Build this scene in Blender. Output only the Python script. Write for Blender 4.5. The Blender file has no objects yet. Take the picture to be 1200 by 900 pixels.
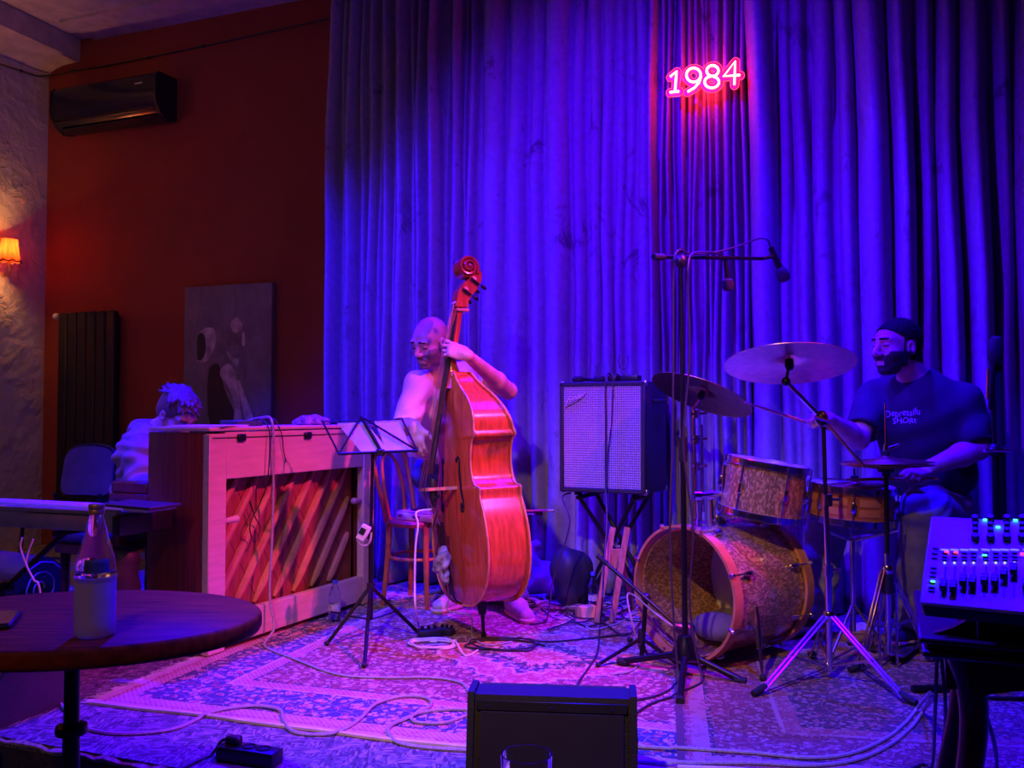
import bpy, bmesh, math, random
import numpy as np
from mathutils import Vector, Matrix, Euler
from mathutils.bvhtree import BVHTree

random.seed(7)
rng = np.random.RandomState(3)
SC = bpy.context.scene
COL = SC.collection
PI = math.pi
R = math.radians
V = Vector

# ------------------------------------------------------------------ camera
F_PX, PITCH, EYE = 1050.0, R(1.9), 1.04          # stage floor is z = 0, house floor is z = -0.16
cd = bpy.data.cameras.new('camera')
cd.sensor_width = 36.0
cd.lens = 36.0 * F_PX / 1200.0
cd.clip_start = 0.05
cam = bpy.data.objects.new('camera', cd)
COL.objects.link(cam)
cam.location = (0, 0, EYE)
cam.rotation_euler = (PI / 2 + PITCH, 0, 0)
SC.camera = cam

def ray(px, py):
    dx, dz = (px - 600) / F_PX, -(py - 450) / F_PX
    return V((dx, math.cos(PITCH) - math.sin(PITCH) * dz, math.sin(PITCH) + math.cos(PITCH) * dz))
def W(px, py, Y):                                  # point seen at a pixel, at depth Y
    r = ray(px, py)
    return V((0, 0, EYE)) + r * (Y / r.y)
def G(px, py, z=0.0):                              # point seen at a pixel, at height z
    r = ray(px, py)
    return V((0, 0, EYE)) + r * ((z - EYE) / r.z)

# ------------------------------------------------------------------ world, lamps, exposure
wd = bpy.data.worlds.new('room_air')
SC.world = wd
wd.use_nodes = True
wd.node_tree.nodes['Background'].inputs[0].default_value = (0.30, 0.07, 0.55, 1)
wd.node_tree.nodes['Background'].inputs[1].default_value = 0.02
vs = SC.view_settings
vs.view_transform = 'Standard'
vs.look = 'None'
vs.exposure = 0.0
vs.gamma = 1.0
vs.use_curve_mapping = False

def spot(name, loc, target, col, watt, size=60, blend=0.6, rad=0.06):
    l = bpy.data.lights.new(name, 'SPOT')
    l.energy = watt
    l.color = col
    l.spot_size = R(size)
    l.spot_blend = blend
    l.shadow_soft_size = rad
    o = bpy.data.objects.new(name, l)
    COL.objects.link(o)
    o.location = loc
    o.rotation_euler = (V(target) - V(loc)).to_track_quat('-Z', 'Y').to_euler()
    return o
BLUE = (0.012, 0.0, 1.0)
VIOLET = (0.060, 0.0, 1.0)
PINK = (1.0, 0.04, 0.32)
WARM = (1.0, 0.50, 0.19)
spot('stage_lamp_curtain', (-0.9, 2.3, 3.65), (0.80, 5.0, 1.55), VIOLET, 1450, 72, 0.9)
spot('stage_lamp_blue_back', (-1.25, 4.95, 3.85), (-0.9, 3.3, 0.0), BLUE, 2300, 110, 0.7)
spot('stage_lamp_blue_drums', (1.40, 4.20, 3.9), (1.20, 3.0, 0.0), BLUE, 2100, 80, 0.7)
spot('stage_lamp_blue_desk', (1.25, 2.3, 3.8), (1.20, 2.55, 0.3), BLUE, 1100, 84, 0.6)
spot('stage_lamp_blue_side', (-2.5, 3.2, 3.8), (-1.85, 4.85, 1.0), BLUE, 1900, 42, 1.0)
spot('stage_lamp_pink', (2.3, 2.2, 3.7), (-0.42, 3.95, 0.3), PINK, 1050, 38, 0.8)
spot('stage_lamp_warm', (-0.9, 0.3, 3.3), (0.20, 3.65, 0.25), WARM, 400, 42, 0.8)
spot('house_lamp', (-1.6, -1.6, 3.4), (-3.4, 4.0, 1.0), (1.0, 0.52, 0.32), 90, 74, 0.5, 0.2)

# ------------------------------------------------------------------ helpers: objects
ROOM = R(21.0)                                     # the room stands turned by this much
U = V((math.cos(ROOM), -math.sin(ROOM), 0))        # along the back wall, to the right and nearer
N = V((math.sin(ROOM), math.cos(ROOM), 0))         # towards the back wall
MATRIX = {}

def tag(o, label, cat, group=None):
    o['label'] = label
    o['category'] = cat
    if group:
        o['group'] = group
    return o

def thing(name, label, cat, loc=(0, 0, 0), rz=0.0, group=None, mat=None):
    o = bpy.data.objects.new(name, None)
    COL.objects.link(o)
    o.empty_display_size = 0.05
    m = mat if mat is not None else Matrix.Translation(V(loc)) @ Matrix.Rotation(rz, 4, 'Z')
    o.matrix_world = m
    MATRIX[o.name] = m.copy()
    return tag(o, label, cat, group)

def rename_to(o, name):
    o.name = name

class MB:
    """collects shapes; build() links them as one mesh object"""
    def __init__(s):
        s.v, s.f = [], []
    def add(s, vs_, fs, m=None):
        b = len(s.v)
        s.v += [tuple(m @ V(p)) if m is not None else tuple(p) for p in vs_]
        s.f += [tuple(i + b for i in f) for f in fs]
        return s
    def box(s, c, size, rot=None, bev=0.0, seg=1):
        bm = bmesh.new()
        bmesh.ops.create_cube(bm, size=1.0)
        for v in bm.verts:
            v.co = V((v.co.x * size[0], v.co.y * size[1], v.co.z * size[2]))
        if bev > 0:
            bmesh.ops.bevel(bm, geom=bm.edges[:], offset=min(bev, min(size) * 0.49), segments=seg, affect='EDGES', profile=0.5)
        m = Matrix.Translation(V(c))
        if rot is not None:
            m = m @ (rot.to_4x4() if isinstance(rot, Matrix) else Euler(rot).to_matrix().to_4x4())
        bm.verts.index_update()
        s.add([v.co.copy() for v in bm.verts], [[v.index for v in f.verts] for f in bm.faces], m)
        bm.free()
        return s
    def tube(s, pts, r, n=8, k=0, closed=False, cap=True, flat=1.0, up=None):
        pts = [V(p) for p in pts]
        rs = list(r) if isinstance(r, (list, tuple)) else None
        if k:
            pts, rs = spline(pts, k, closed, rs)
        m = len(pts)
        if rs is None:
            rs = [r] * m
        vs_, fs = [], []
        prev = None
        for i, p in enumerate(pts):
            if closed:
                t = pts[(i + 1) % m] - pts[i - 1]
            else:
                t = pts[min(i + 1, m - 1)] - pts[max(i - 1, 0)]
            if t.length < 1e-9:
                t = V((0, 0, 1))
            t.normalize()
            if prev is None:
                ref = V(up) if up is not None else (V((0, 0, 1)) if abs(t.z) < 0.9 else V((1, 0, 0)))
            else:
                ref = prev
            a = ref - t * ref.dot(t)
            if a.length < 1e-6:
                a = t.orthogonal()
            a.normalize()
            prev = a
            b = t.cross(a)
            for j in range(n):
                w = 2 * PI * j / n
                vs_.append(p + (a * math.cos(w) * flat + b * math.sin(w)) * rs[i])
        for i in range(m if closed else m - 1):
            for j in range(n):
                i2 = (i + 1) % m
                fs.append((i * n + j, i * n + (j + 1) % n, i2 * n + (j + 1) % n, i2 * n + j))
        if cap and not closed:
            fs.append(tuple(range(n - 1, -1, -1)))
            fs.append(tuple((m - 1) * n + j for j in range(n)))
        return s.add(vs_, fs)
    def cyl(s, a, b, r, r2=None, n=14):
        return s.tube([a, b], [r, r if r2 is None else r2], n)
    def lathe(s, prof, m=None, n=24, sx=1.0, sy=1.0, cap=True):
        vs_, fs = [], []
        for (r, z) in prof:
            for j in range(n):
                w = 2 * PI * j / n
                vs_.append(V((r * math.cos(w) * sx, r * math.sin(w) * sy, z)))
        for i in range(len(prof) - 1):
            for j in range(n):
                fs.append((i * n + j, i * n + (j + 1) % n, (i + 1) * n + (j + 1) % n, (i + 1) * n + j))
        if cap:
            fs.append(tuple(range(n - 1, -1, -1)))
            fs.append(tuple((len(prof) - 1) * n + j for j in range(n)))
        if m is not None and not isinstance(m, Matrix):
            m = Matrix.Translation(V(m))
        return s.add(vs_, fs, m)
    def prism(s, poly, h, m=None):                # polygon in xy, extruded along z
        n = len(poly)
        vs_ = [V((p[0], p[1], 0)) for p in poly] + [V((p[0], p[1], h)) for p in poly]
        fs = [tuple(range(n - 1, -1, -1)), tuple(range(n, 2 * n))]
        fs += [(i, (i + 1) % n, n + (i + 1) % n, n + i) for i in range(n)]
        return s.add(vs_, fs, m)
    def ball(s, c, r, n=12, rot=None):
        r = (r, r, r) if isinstance(r, (int, float)) else r
        prof = [(math.sin(PI * i / n), -math.cos(PI * i / n)) for i in range(1, n)]
        prof = [(0.02, -1)] + prof + [(0.02, 1)]
        m = Matrix.Translation(V(c))
        if rot is not None:
            m = m @ (rot.to_4x4() if isinstance(rot, Matrix) else Euler(rot).to_matrix().to_4x4())
        return s.lathe(prof, m @ Matrix.Diagonal((r[0], r[1], r[2], 1)), n + 4)
    def torus(s, m, RR, r, n=32, k=8, flat=1.0):
        pts = [m @ V((RR * math.cos(2 * PI * i / n), RR * math.sin(2 * PI * i / n), 0)) for i in range(n)]
        return s.tube(pts, r, k, closed=True, flat=flat, up=(m.to_3x3() @ V((0, 0, 1))))
    def build(s, name, mat, parent=None, world=False, sharp=38, smooth=True):
        return mesh_obj(name, s.v, s.f, mat, parent, world, sharp, smooth)

def mesh_obj(name, verts, faces, mat, parent=None, world=False, sharp=38, smooth=True):
    vs_ = [V(p) for p in verts] if not isinstance(verts, np.ndarray) else verts
    loc = None
    if parent is not None and world:
        inv = MATRIX[parent.name].inverted()
        vs_ = [inv @ V(p) for p in vs_]
    if parent is None:                              # own origin at the base of the thing
        a = np.array([tuple(p) for p in vs_]) if not isinstance(vs_, np.ndarray) else vs_
        lo, hi = a.min(0), a.max(0)
        loc = np.array([(lo[0] + hi[0]) / 2, (lo[1] + hi[1]) / 2, lo[2]])
        vs_ = a - loc
    me = bpy.data.meshes.new(name)
    me.from_pydata([tuple(float(c) for c in p) for p in vs_], [], [tuple(int(i) for i in f) for f in faces])
    me.update()
    if smooth:
        me.polygons.foreach_set('use_smooth', [True] * len(me.polygons))
        me.set_sharp_from_angle(angle=R(sharp))
    me.materials.append(mat)
    o = bpy.data.objects.new(name, me)
    COL.objects.link(o)
    if loc is not None:
        o.location = loc
        MATRIX[o.name] = Matrix.Translation(V(loc))
    if parent is not None:
        o.parent = parent
        if parent.name in MATRIX and parent.type == 'MESH' and parent.parent is not None:
            pass
        MATRIX[o.name] = MATRIX.get(parent.name, Matrix())
    return o

def copy_tree(o, parent=None, mat=None, label=None, group=None):
    c = o.copy()
    COL.objects.link(c)
    c.parent = parent
    if mat is not None:
        c.matrix_world = mat
        MATRIX[c.name] = mat.copy()
    if label:
        c['label'] = label
    if group:
        c['group'] = group
    for ch in list(o.children):
        copy_tree(ch, c)
    return c

def structure(o):
    o['kind'] = 'structure'
    return o

def spline(pts, k, closed=False, rs=None):
    out, ro = [], []
    m = len(pts)
    rng_ = range(m if closed else m - 1)
    for i in rng_:
        if closed:
            p0, p1, p2, p3 = pts[i - 1], pts[i], pts[(i + 1) % m], pts[(i + 2) % m]
        else:
            p0, p1, p2, p3 = pts[max(i - 1, 0)], pts[i], pts[i + 1], pts[min(i + 2, m - 1)]
        for j in range(k):
            t = j / k
            out.append(0.5 * ((2 * p1) + (p2 - p0) * t + (2 * p0 - 5 * p1 + 4 * p2 - p3) * t * t + (3 * p1 - p0 - 3 * p2 + p3) * t ** 3))
            if rs:
                r2 = rs[(i + 1) % m]
                ro.append(rs[i] + (r2 - rs[i]) * t)
    if not closed:
        out.append(pts[-1])
        if rs:
            ro.append(rs[-1])
    return out, (ro if rs else None)

def basis(x, y, z, o=(0, 0, 0)):
    x, y, z = V(x), V(y), V(z)
    return Matrix(((x.x, y.x, z.x, o[0]), (x.y, y.y, z.y, o[1]), (x.z, y.z, z.z, o[2]), (0, 0, 0, 1)))

def aim(o, d, up=(0, 0, 1)):
    """matrix at o whose z points along d"""
    z = V(d).normalized()
    u = V(up)
    x = u.cross(z)
    if x.length < 1e-5:
        x = V((1, 0, 0))
    x.normalize()
    y = z.cross(x)
    return basis(x, y, z, o)

# ------------------------------------------------------------------ helpers: soft bodies as distance fields
class Sdf:
    def __init__(s, lo, hi, h):
        s.lo, s.h = np.array(lo, np.float32), h
        s.n = np.ceil((np.array(hi) - s.lo) / h).astype(int) + 1
        s.val = np.full(s.n, 9.0, np.float32)
    def _sub(s, lo, hi):
        a = np.clip(np.floor((np.array(lo) - s.lo) / s.h).astype(int), 0, s.n - 1)
        b = np.clip(np.ceil((np.array(hi) - s.lo) / s.h).astype(int) + 1, 1, s.n)
        if np.any(b <= a):
            return None
        g = [(np.arange(a[i], b[i]) * s.h + s.lo[i]).astype(np.float32) for i in range(3)]
        return (slice(a[0], b[0]), slice(a[1], b[1]), slice(a[2], b[2])), g[0][:, None, None], g[1][None, :, None], g[2][None, None, :]
    def _mix(s, sl, d, k, cut):
        v = s.val[sl]
        if cut:
            h = np.clip(0.5 - 0.5 * (d + v) / k, 0, 1)
            s.val[sl] = v * (1 - h) + (-d) * h + k * h * (1 - h)
        else:
            h = np.clip(0.5 + 0.5 * (v - d) / k, 0, 1)
            s.val[sl] = v * (1 - h) + d * h - k * h * (1 - h)
    def cone(s, a, b, ra, rb=None, k=0.015, cut=False):
        a, b = np.array(a, float), np.array(b, float)
        rb = ra if rb is None else rb
        m = max(ra, rb) + k + 3 * s.h
        q = s._sub(np.minimum(a, b) - m, np.maximum(a, b) + m)
        if q is None:
            return s
        sl, X, Y, Z = q
        d = b - a
        L = max(float(d @ d), 1e-9)
        t = np.clip(((X - a[0]) * d[0] + (Y - a[1]) * d[1] + (Z - a[2]) * d[2]) / L, 0, 1)
        dd = np.sqrt((X - a[0] - t * d[0]) ** 2 + (Y - a[1] - t * d[1]) ** 2 + (Z - a[2] - t * d[2]) ** 2) - (ra + (rb - ra) * t)
        s._mix(sl, dd.astype(np.float32), k, cut)
        return s
    def chain(s, pts, rs, k=0.015):
        for i in range(len(pts) - 1):
            s.cone(pts[i], pts[i + 1], rs[i], rs[i + 1], k)
        return s
    def ell(s, c, r, rot=None, k=0.015, cut=False):
        c = np.array(c, float)
        r = np.array(r, float)
        m = r.max() + k + 3 * s.h
        q = s._sub(c - m, c + m)
        if q is None:
            return s
        sl, X, Y, Z = q
        X, Y, Z = X - c[0], Y - c[1], Z - c[2]
        if rot is not None:
            M_ = np.array(rot)[:3, :3]
            X, Y, Z = (M_[0, 0] * X + M_[1, 0] * Y + M_[2, 0] * Z, M_[0, 1] * X + M_[1, 1] * Y + M_[2, 1] * Z, M_[0, 2] * X + M_[1, 2] * Y + M_[2, 2] * Z)
        k0 = np.sqrt((X / r[0]) ** 2 + (Y / r[1]) ** 2 + (Z / r[2]) ** 2)
        k1 = np.sqrt((X / r[0] ** 2) ** 2 + (Y / r[1] ** 2) ** 2 + (Z / r[2] ** 2) ** 2) + 1e-6
        s._mix(sl, (k0 * (k0 - 1) / k1).astype(np.float32), k, cut)
        return s
    def half(s, p, nrm, k=0.004):
        """keep only the side that nrm points away from"""
        p, nrm = np.array(p, float), np.array(nrm, float) / np.linalg.norm(nrm)
        X = (np.arange(s.n[0]) * s.h + s.lo[0])[:, None, None]
        Y = (np.arange(s.n[1]) * s.h + s.lo[1])[None, :, None]
        Z = (np.arange(s.n[2]) * s.h + s.lo[2])[None, None, :]
        d = ((X - p[0]) * nrm[0] + (Y - p[1]) * nrm[1] + (Z - p[2]) * nrm[2]).astype(np.float32)
        s.val = np.maximum(s.val, d)
        return s
    def mesh(s):
        v = s.val
        v[0] = v[-1] = 9; v[:, 0] = v[:, -1] = 9; v[:, :, 0] = v[:, :, -1] = 9
        g = v < 0
        c = np.zeros(np.array(v.shape) - 1, np.int8)
        for i in (0, 1):
            for j in (0, 1):
                for k in (0, 1):
                    c += g[i:g.shape[0] - 1 + i, j:g.shape[1] - 1 + j, k:g.shape[2] - 1 + k]
        act = (c > 0) & (c < 8)
        idx = np.full(act.shape, -1, np.int64)
        I = np.argwhere(act)
        idx[act] = np.arange(len(I))
        acc = np.zeros((len(I), 3)); cnt = np.zeros(len(I))
        for ax in range(3):
            o1, o2 = [a for a in range(3) if a != ax]
            for i in (0, 1):
                for j in (0, 1):
                    a = np.zeros(3, int); a[o1] = i; a[o2] = j
                    b = a.copy(); b[ax] = 1
                    va = v[tuple((I + a).T)]; vb = v[tuple((I + b).T)]
                    cr = (va < 0) != (vb < 0)
                    t = np.where(cr, va / np.where(cr, va - vb, 1), 0)
                    p = a + t[:, None] * (b - a)
                    acc[cr] += p[cr]; cnt[cr] += 1
        P = s.lo + s.h * (I + acc / cnt[:, None])
        Fs = []
        for ax in range(3):
            o1, o2 = (ax + 1) % 3, (ax + 2) % 3
            sa = [slice(None)] * 3; sb = [slice(None)] * 3
            sa[ax] = slice(0, -1); sb[ax] = slice(1, None)
            cr = g[tuple(sa)] != g[tuple(sb)]
            E_ = np.argwhere(cr)
            E_ = E_[(E_[:, o1] > 0) & (E_[:, o2] > 0)]
            ins = g[tuple(E_.T)]
            q = []
            for (i, j) in ((1, 1), (0, 1), (0, 0), (1, 0)):
                e = E_.copy(); e[:, o1] -= i; e[:, o2] -= j
                q.append(idx[tuple(e.T)])
            q = np.array(q).T
            Fs.append(np.where(ins[:, None], q, q[:, ::-1]))
        return P, np.concatenate(Fs)

def fast_mesh(name, P, Fq, mat, parent=None, smooth=True):
    """numpy quads to a mesh object (world coordinates)"""
    P = np.asarray(P, float)
    if parent is not None:
        m = np.array(MATRIX[parent.name].inverted())
        P = P @ m[:3, :3].T + m[:3, 3]
        loc = None
    else:
        lo, hi = P.min(0), P.max(0)
        loc = np.array([(lo[0] + hi[0]) / 2, (lo[1] + hi[1]) / 2, lo[2]])
        P = P - loc
    me = bpy.data.meshes.new(name)
    me.vertices.add(len(P)); me.vertices.foreach_set('co', P.astype(np.float32).ravel())
    nf = len(Fq)
    me.loops.add(nf * 4); me.loops.foreach_set('vertex_index', Fq.astype(np.int32).ravel())
    me.polygons.add(nf)
    me.polygons.foreach_set('loop_start', np.arange(0, nf * 4, 4, dtype=np.int32))
    me.update(calc_edges=True)
    me.validate()
    me.polygons.foreach_set('use_smooth', [smooth] * len(me.polygons))
    me.materials.append(mat)
    o = bpy.data.objects.new(name, me)
    COL.objects.link(o)
    if loc is not None:
        o.location = loc
        MATRIX[o.name] = Matrix.Translation(V(loc))
    if parent is not None:
        o.parent = parent
        MATRIX[o.name] = MATRIX[parent.name]
    return o

def normals(P, Fq):
    n = np.zeros_like(P)
    a = np.cross(P[Fq[:, 2]] - P[Fq[:, 0]], P[Fq[:, 3]] - P[Fq[:, 1]])
    for i in range(4):
        np.add.at(n, Fq[:, i], a)
    return n / (np.linalg.norm(n, axis=1)[:, None] + 1e-12)

def wrinkle(P, Fq, amp, waves):
    """push the surface in and out along its normals; waves = [(direction, frequency, phase, warp)]"""
    n = normals(P, Fq)
    d = np.zeros(len(P))
    for (w, fr, ph, wp) in waves:
        w = np.array(w, float) / np.linalg.norm(w)
        s_ = P @ w
        o_ = np.cross(w, (0.31, 0.2, 0.93))
        d += np.sin(s_ * fr + ph + wp * np.sin((P @ o_) * fr * 0.37 + ph * 2) + wp * np.cos(P[:, 2] * fr * 0.23 + ph))
    return P + n * (amp * d / max(len(waves), 1))[:, None]
# ------------------------------------------------------------------ materials
class NT:
    def __init__(s, name):
        s.m = bpy.data.materials.new(name)
        s.m.use_nodes = True
        s.t = s.m.node_tree
        s.n = s.t.nodes
        s.b = s.n['Principled BSDF']
        s.out = s.n['Material Output']
    def node(s, kind, **kw):
        q = s.n.new(kind)
        for k_, v_ in kw.items():
            setattr(q, k_, v_)
        return q
    def link(s, a, b):
        s.t.links.new(a, b)
    def coord(s, scale=(1, 1, 1), kind='Object', rot=(0, 0, 0)):
        c = s.node('ShaderNodeTexCoord')
        mp = s.node('ShaderNodeMapping')
        mp.inputs['Scale'].default_value = scale
        mp.inputs['Rotation'].default_value = rot
        s.link(c.outputs[kind], mp.inputs[0])
        return mp.outputs[0]
    def noise(s, vec, scale, detail=4, rough=0.55, dist=0.0):
        q = s.node('ShaderNodeTexNoise')
        q.inputs['Scale'].default_value = scale
        q.inputs['Detail'].default_value = detail
        q.inputs['Roughness'].default_value = rough
        q.inputs['Distortion'].default_value = dist
        s.link(vec, q.inputs['Vector'])
        return q.outputs['Fac']
    def vor(s, vec, scale, feature='F1', rand=1.0, metric=None):
        q = s.node('ShaderNodeTexVoronoi')
        q.feature = feature
        q.inputs['Scale'].default_value = scale
        q.inputs['Randomness'].default_value = rand
        if metric:
            q.distance = metric
        s.link(vec, q.inputs['Vector'])
        return q
    def ramp(s, fac, stops, mode='LINEAR'):
        q = s.node('ShaderNodeValToRGB')
        q.color_ramp.interpolation = mode
        e = q.color_ramp.elements
        while len(e) > 2:
            e.remove(e[-1])
        while len(e) < len(stops):
            e.new(0.5)
        for i, (p, c) in enumerate(stops):
            e[i].position = p
            e[i].color = (c[0], c[1], c[2], 1) if not isinstance(c, (int, float)) else (c, c, c, 1)
        s.link(fac, q.inputs[0])
        return q.outputs[0]
    def mix(s, fac, a, b, blend='MIX'):
        q = s.node('ShaderNodeMix', data_type='RGBA', blend_type=blend)
        for sock, val in ((q.inputs[0], fac), (q.inputs[6], a), (q.inputs[7], b)):
            if isinstance(val, (int, float)):
                sock.default_value = val
            elif isinstance(val, (tuple, list)):
                sock.default_value = (val[0], val[1], val[2], 1)
            else:
                s.link(val, sock)
        return q.outputs[2]
    def math(s, op, a, b=None, c=None):
        q = s.node('ShaderNodeMath', operation=op)
        for i, val in enumerate((a, b, c)):
            if val is None:
                continue
            if isinstance(val, (int, float)):
                q.inputs[i].default_value = val
            else:
                s.link(val, q.inputs[i])
        return q.outputs[0]
    def bump(s, h, strength=0.3, dist=0.01):
        q = s.node('ShaderNodeBump')
        q.inputs['Strength'].default_value = strength
        q.inputs['Distance'].default_value = dist
        s.link(h, q.inputs['Height'])
        s.link(q.outputs[0], s.b.inputs['Normal'])
    def set(s, **kw):
        for k_, v_ in kw.items():
            i = s.b.inputs[k_.replace('_', ' ')]
            i.default_value = v_ if isinstance(v_, (int, float)) else (v_[0], v_[1], v_[2], 1)
        return s

def M(name, col, rough=0.5, metal=0.0, var=0.18, scale=9.0, bump=0.0, bscale=80.0, stretch=(1, 1, 1), **kw):
    t = NT(name)
    vec = t.coord(stretch)
    f = t.noise(vec, scale)
    lo = tuple(c * (1 - var) for c in col)
    hi = tuple(min(c * (1 + var), 1) for c in col)
    t.link(t.ramp(f, [(0.3, lo), (0.7, hi)]), t.b.inputs['Base Color'])
    t.set(Roughness=rough, Metallic=metal, **kw)
    if bump:
        t.bump(t.noise(vec, bscale, 3), bump, 0.004)
    return t.m

BLACK = M('black_plastic', (0.012, 0.012, 0.014), 0.42)
BLACKM = M('black_metal', (0.018, 0.018, 0.02), 0.33, 0.6)
RUBBER = M('rubber', (0.012, 0.012, 0.012), 0.8, bump=0.3)
CHROME = M('chrome', (0.72, 0.72, 0.74), 0.16, 1.0, var=0.08)
STEEL = M('dull_steel', (0.42, 0.42, 0.44), 0.34, 1.0, var=0.12)
BRONZE = M('cymbal_bronze', (0.62, 0.40, 0.17), 0.30, 1.0, var=0.2, scale=30, bump=0.12, bscale=140)
WHITEP = M('white_plastic', (0.72, 0.70, 0.68), 0.4)
CREAM = M('cream_plastic', (0.62, 0.56, 0.42), 0.45)
PAPER = M('paper', (0.74, 0.73, 0.72), 0.8, var=0.06)
SKIN = M('skin', (0.62, 0.36, 0.27), 0.48, var=0.14, scale=22, bump=0.12, bscale=160, Subsurface_Weight=0.06)
SKIN2 = M('skin_olive', (0.58, 0.34, 0.24), 0.48, var=0.14, scale=22, bump=0.12, bscale=160, Subsurface_Weight=0.06)
HAIRD = M('dark_hair', (0.010, 0.008, 0.007), 0.8, bump=0.9, bscale=150, stretch=(1, 1, 0.4), Specular_IOR_Level=0.12)
HAIRB = M('brown_hair', (0.16, 0.11, 0.07), 0.5, bump=0.8, bscale=110, stretch=(1, 1, 0.35))
BEARD = M('grey_beard', (0.25, 0.16, 0.13), 0.8, var=0.45, scale=160, bump=0.5, bscale=260)
TEE = M('white_cotton', (0.74, 0.70, 0.64), 0.85, var=0.06, bump=0.15, bscale=300)
NAVY = M('navy_cotton', (0.020, 0.018, 0.030), 0.85, var=0.2, bump=0.15, bscale=300)
DENIM = M('blue_denim', (0.10, 0.13, 0.24), 0.85, var=0.3, scale=30, bump=0.35, bscale=320)
PALEDENIM = M('pale_trousers', (0.24, 0.24, 0.32), 0.85, var=0.2, scale=20, bump=0.25, bscale=300)
KHAKI = M('khaki_canvas', (0.28, 0.25, 0.15), 0.8, var=0.2, bump=0.2, bscale=240)
SHOE = M('grey_suede', (0.42, 0.38, 0.35), 0.75, var=0.25, scale=30)
SOLE = M('pale_rubber', (0.62, 0.52, 0.36), 0.6)
DARKSHOE = M('dark_leather', (0.02, 0.018, 0.02), 0.45)
DARKWOOD = M('dark_stained_wood', (0.085, 0.028, 0.016), 0.32, var=0.45, scale=6, stretch=(1, 9, 9), bump=0.1, bscale=40)
TABLETOP = M('polished_table_wood', (0.22, 0.036, 0.007), 0.5, var=0.5, scale=5, stretch=(1.2, 14, 6), bump=0.08, bscale=30, Specular_IOR_Level=0.08)
BENTWOOD = M('bentwood', (0.42, 0.12, 0.045), 0.35, var=0.25, scale=14, stretch=(3, 3, 1))
RAWWOOD = M('raw_timber', (0.30, 0.17, 0.085), 0.7, var=0.35, scale=8, stretch=(9, 9, 1), bump=0.2)
EBONY = M('ebony', (0.018, 0.012, 0.012), 0.3)
VARNISH = M('orange_varnish', (0.52, 0.095, 0.018), 0.22, var=0.3, scale=7, stretch=(8, 8, 1), bump=0.04, bscale=60, Coat_Weight=0.5, Coat_Roughness=0.12)
VARNISHD = M('worn_varnish_edge', (0.62, 0.27, 0.10), 0.4, var=0.35, scale=20)
MAPLE = M('maple', (0.62, 0.34, 0.15), 0.4, var=0.2)
GUT = M('string_steel', (0.6, 0.56, 0.5), 0.3, 1.0)
PIANOSIDE = M('mahogany_veneer', (0.15, 0.036, 0.020), 0.38, var=0.4, scale=5, stretch=(10, 10, 0.6), bump=0.05)
PIANOBACK = M('pale_piano_frame', (0.66, 0.50, 0.36), 0.55, var=0.1, scale=7, stretch=(1, 6, 6), bump=0.08)
PIANORIB = M('spruce_rib', (0.52, 0.27, 0.12), 0.5, var=0.2, scale=10)
SOUNDB = M('soundboard', (0.33, 0.105, 0.05), 0.5, var=0.3, scale=6, stretch=(5, 5, 1), bump=0.1)
IVORY = M('ivory_keys', (0.75, 0.72, 0.62), 0.3)
FABRIC = M('charcoal_upholstery', (0.075, 0.066, 0.075), 0.9, bump=0.3, bscale=260)
KEYBOARDG = M('keyboard_grey', (0.19, 0.195, 0.18), 0.5)
CABINET = M('tolex_black', (0.014, 0.013, 0.016), 0.6, bump=0.5, bscale=220)
BAG = M('dark_nylon', (0.03, 0.028, 0.035), 0.55, bump=0.3, bscale=120)
BLUECLOTH = M('grey_cloth', (0.36, 0.34, 0.40), 0.85, bump=0.3, bscale=160)
CABLEB = M('black_cable', (0.025, 0.024, 0.03), 0.5)
CABLEG = M('grey_braided_cable', (0.36, 0.34, 0.38), 0.65, var=0.3, scale=120, bump=0.5, bscale=260)
CABLEW = M('white_cable', (0.7, 0.68, 0.7), 0.5)
GREENBOX = M('green_device', (0.05, 0.12, 0.07), 0.4)
MIXERW = M('mixer_panel', (0.62, 0.62, 0.66), 0.4, var=0.04)
BRASS = M('brass', (0.62, 0.42, 0.16), 0.3, 1.0)
TOMSKIN = M('drum_skin', (0.66, 0.64, 0.62), 0.55, var=0.08)
RACKTOMHOOP = CHROME
SNAREWOOD = M('snare_wood', (0.44, 0.13, 0.045), 0.3, var=0.3, scale=8, stretch=(1, 1, 6))
HOOPWOOD = M('amber_hoop', (0.56, 0.22, 0.075), 0.35, var=0.25)
RADIATOR = M('radiator_black', (0.010, 0.009, 0.010), 0.5)
ACBLACK = M('gloss_black', (0.012, 0.012, 0.014), 0.18)
RIBBON = M('fringe_cotton', (0.66, 0.60, 0.50), 0.9)

def glass(name, col=(1, 1, 1), rough=0.0, ior=1.45):
    t = NT(name)
    f = t.noise(t.coord(), 14)
    t.link(t.ramp(f, [(0.3, tuple(c * 0.95 for c in col)), (0.7, col)]), t.b.inputs['Base Color'])
    t.set(Roughness=rough, IOR=ior, Transmission_Weight=1.0)
    return t.m
GLASS = glass('clear_glass', (0.95, 0.97, 0.97), 0.02)
PET = glass('clear_plastic', (0.9, 0.94, 0.98), 0.05, 1.3)
FROST = M('frosted_milky_glass', (0.62, 0.56, 0.52), 0.55, var=0.1, scale=12, bump=0.1, Transmission_Weight=0.35)
WATER = glass('water', (0.95, 0.97, 1.0), 0.0, 1.33)

def emit(name, col, strength):
    t = NT(name)
    f = t.noise(t.coord(), 30)
    c = t.ramp(f, [(0.3, tuple(x * 0.94 for x in col)), (0.7, col)])
    t.link(c, t.b.inputs['Emission Color'])
    t.set(Base_Color=col, Emission_Strength=strength, Roughness=0.4)
    return t.m

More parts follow.
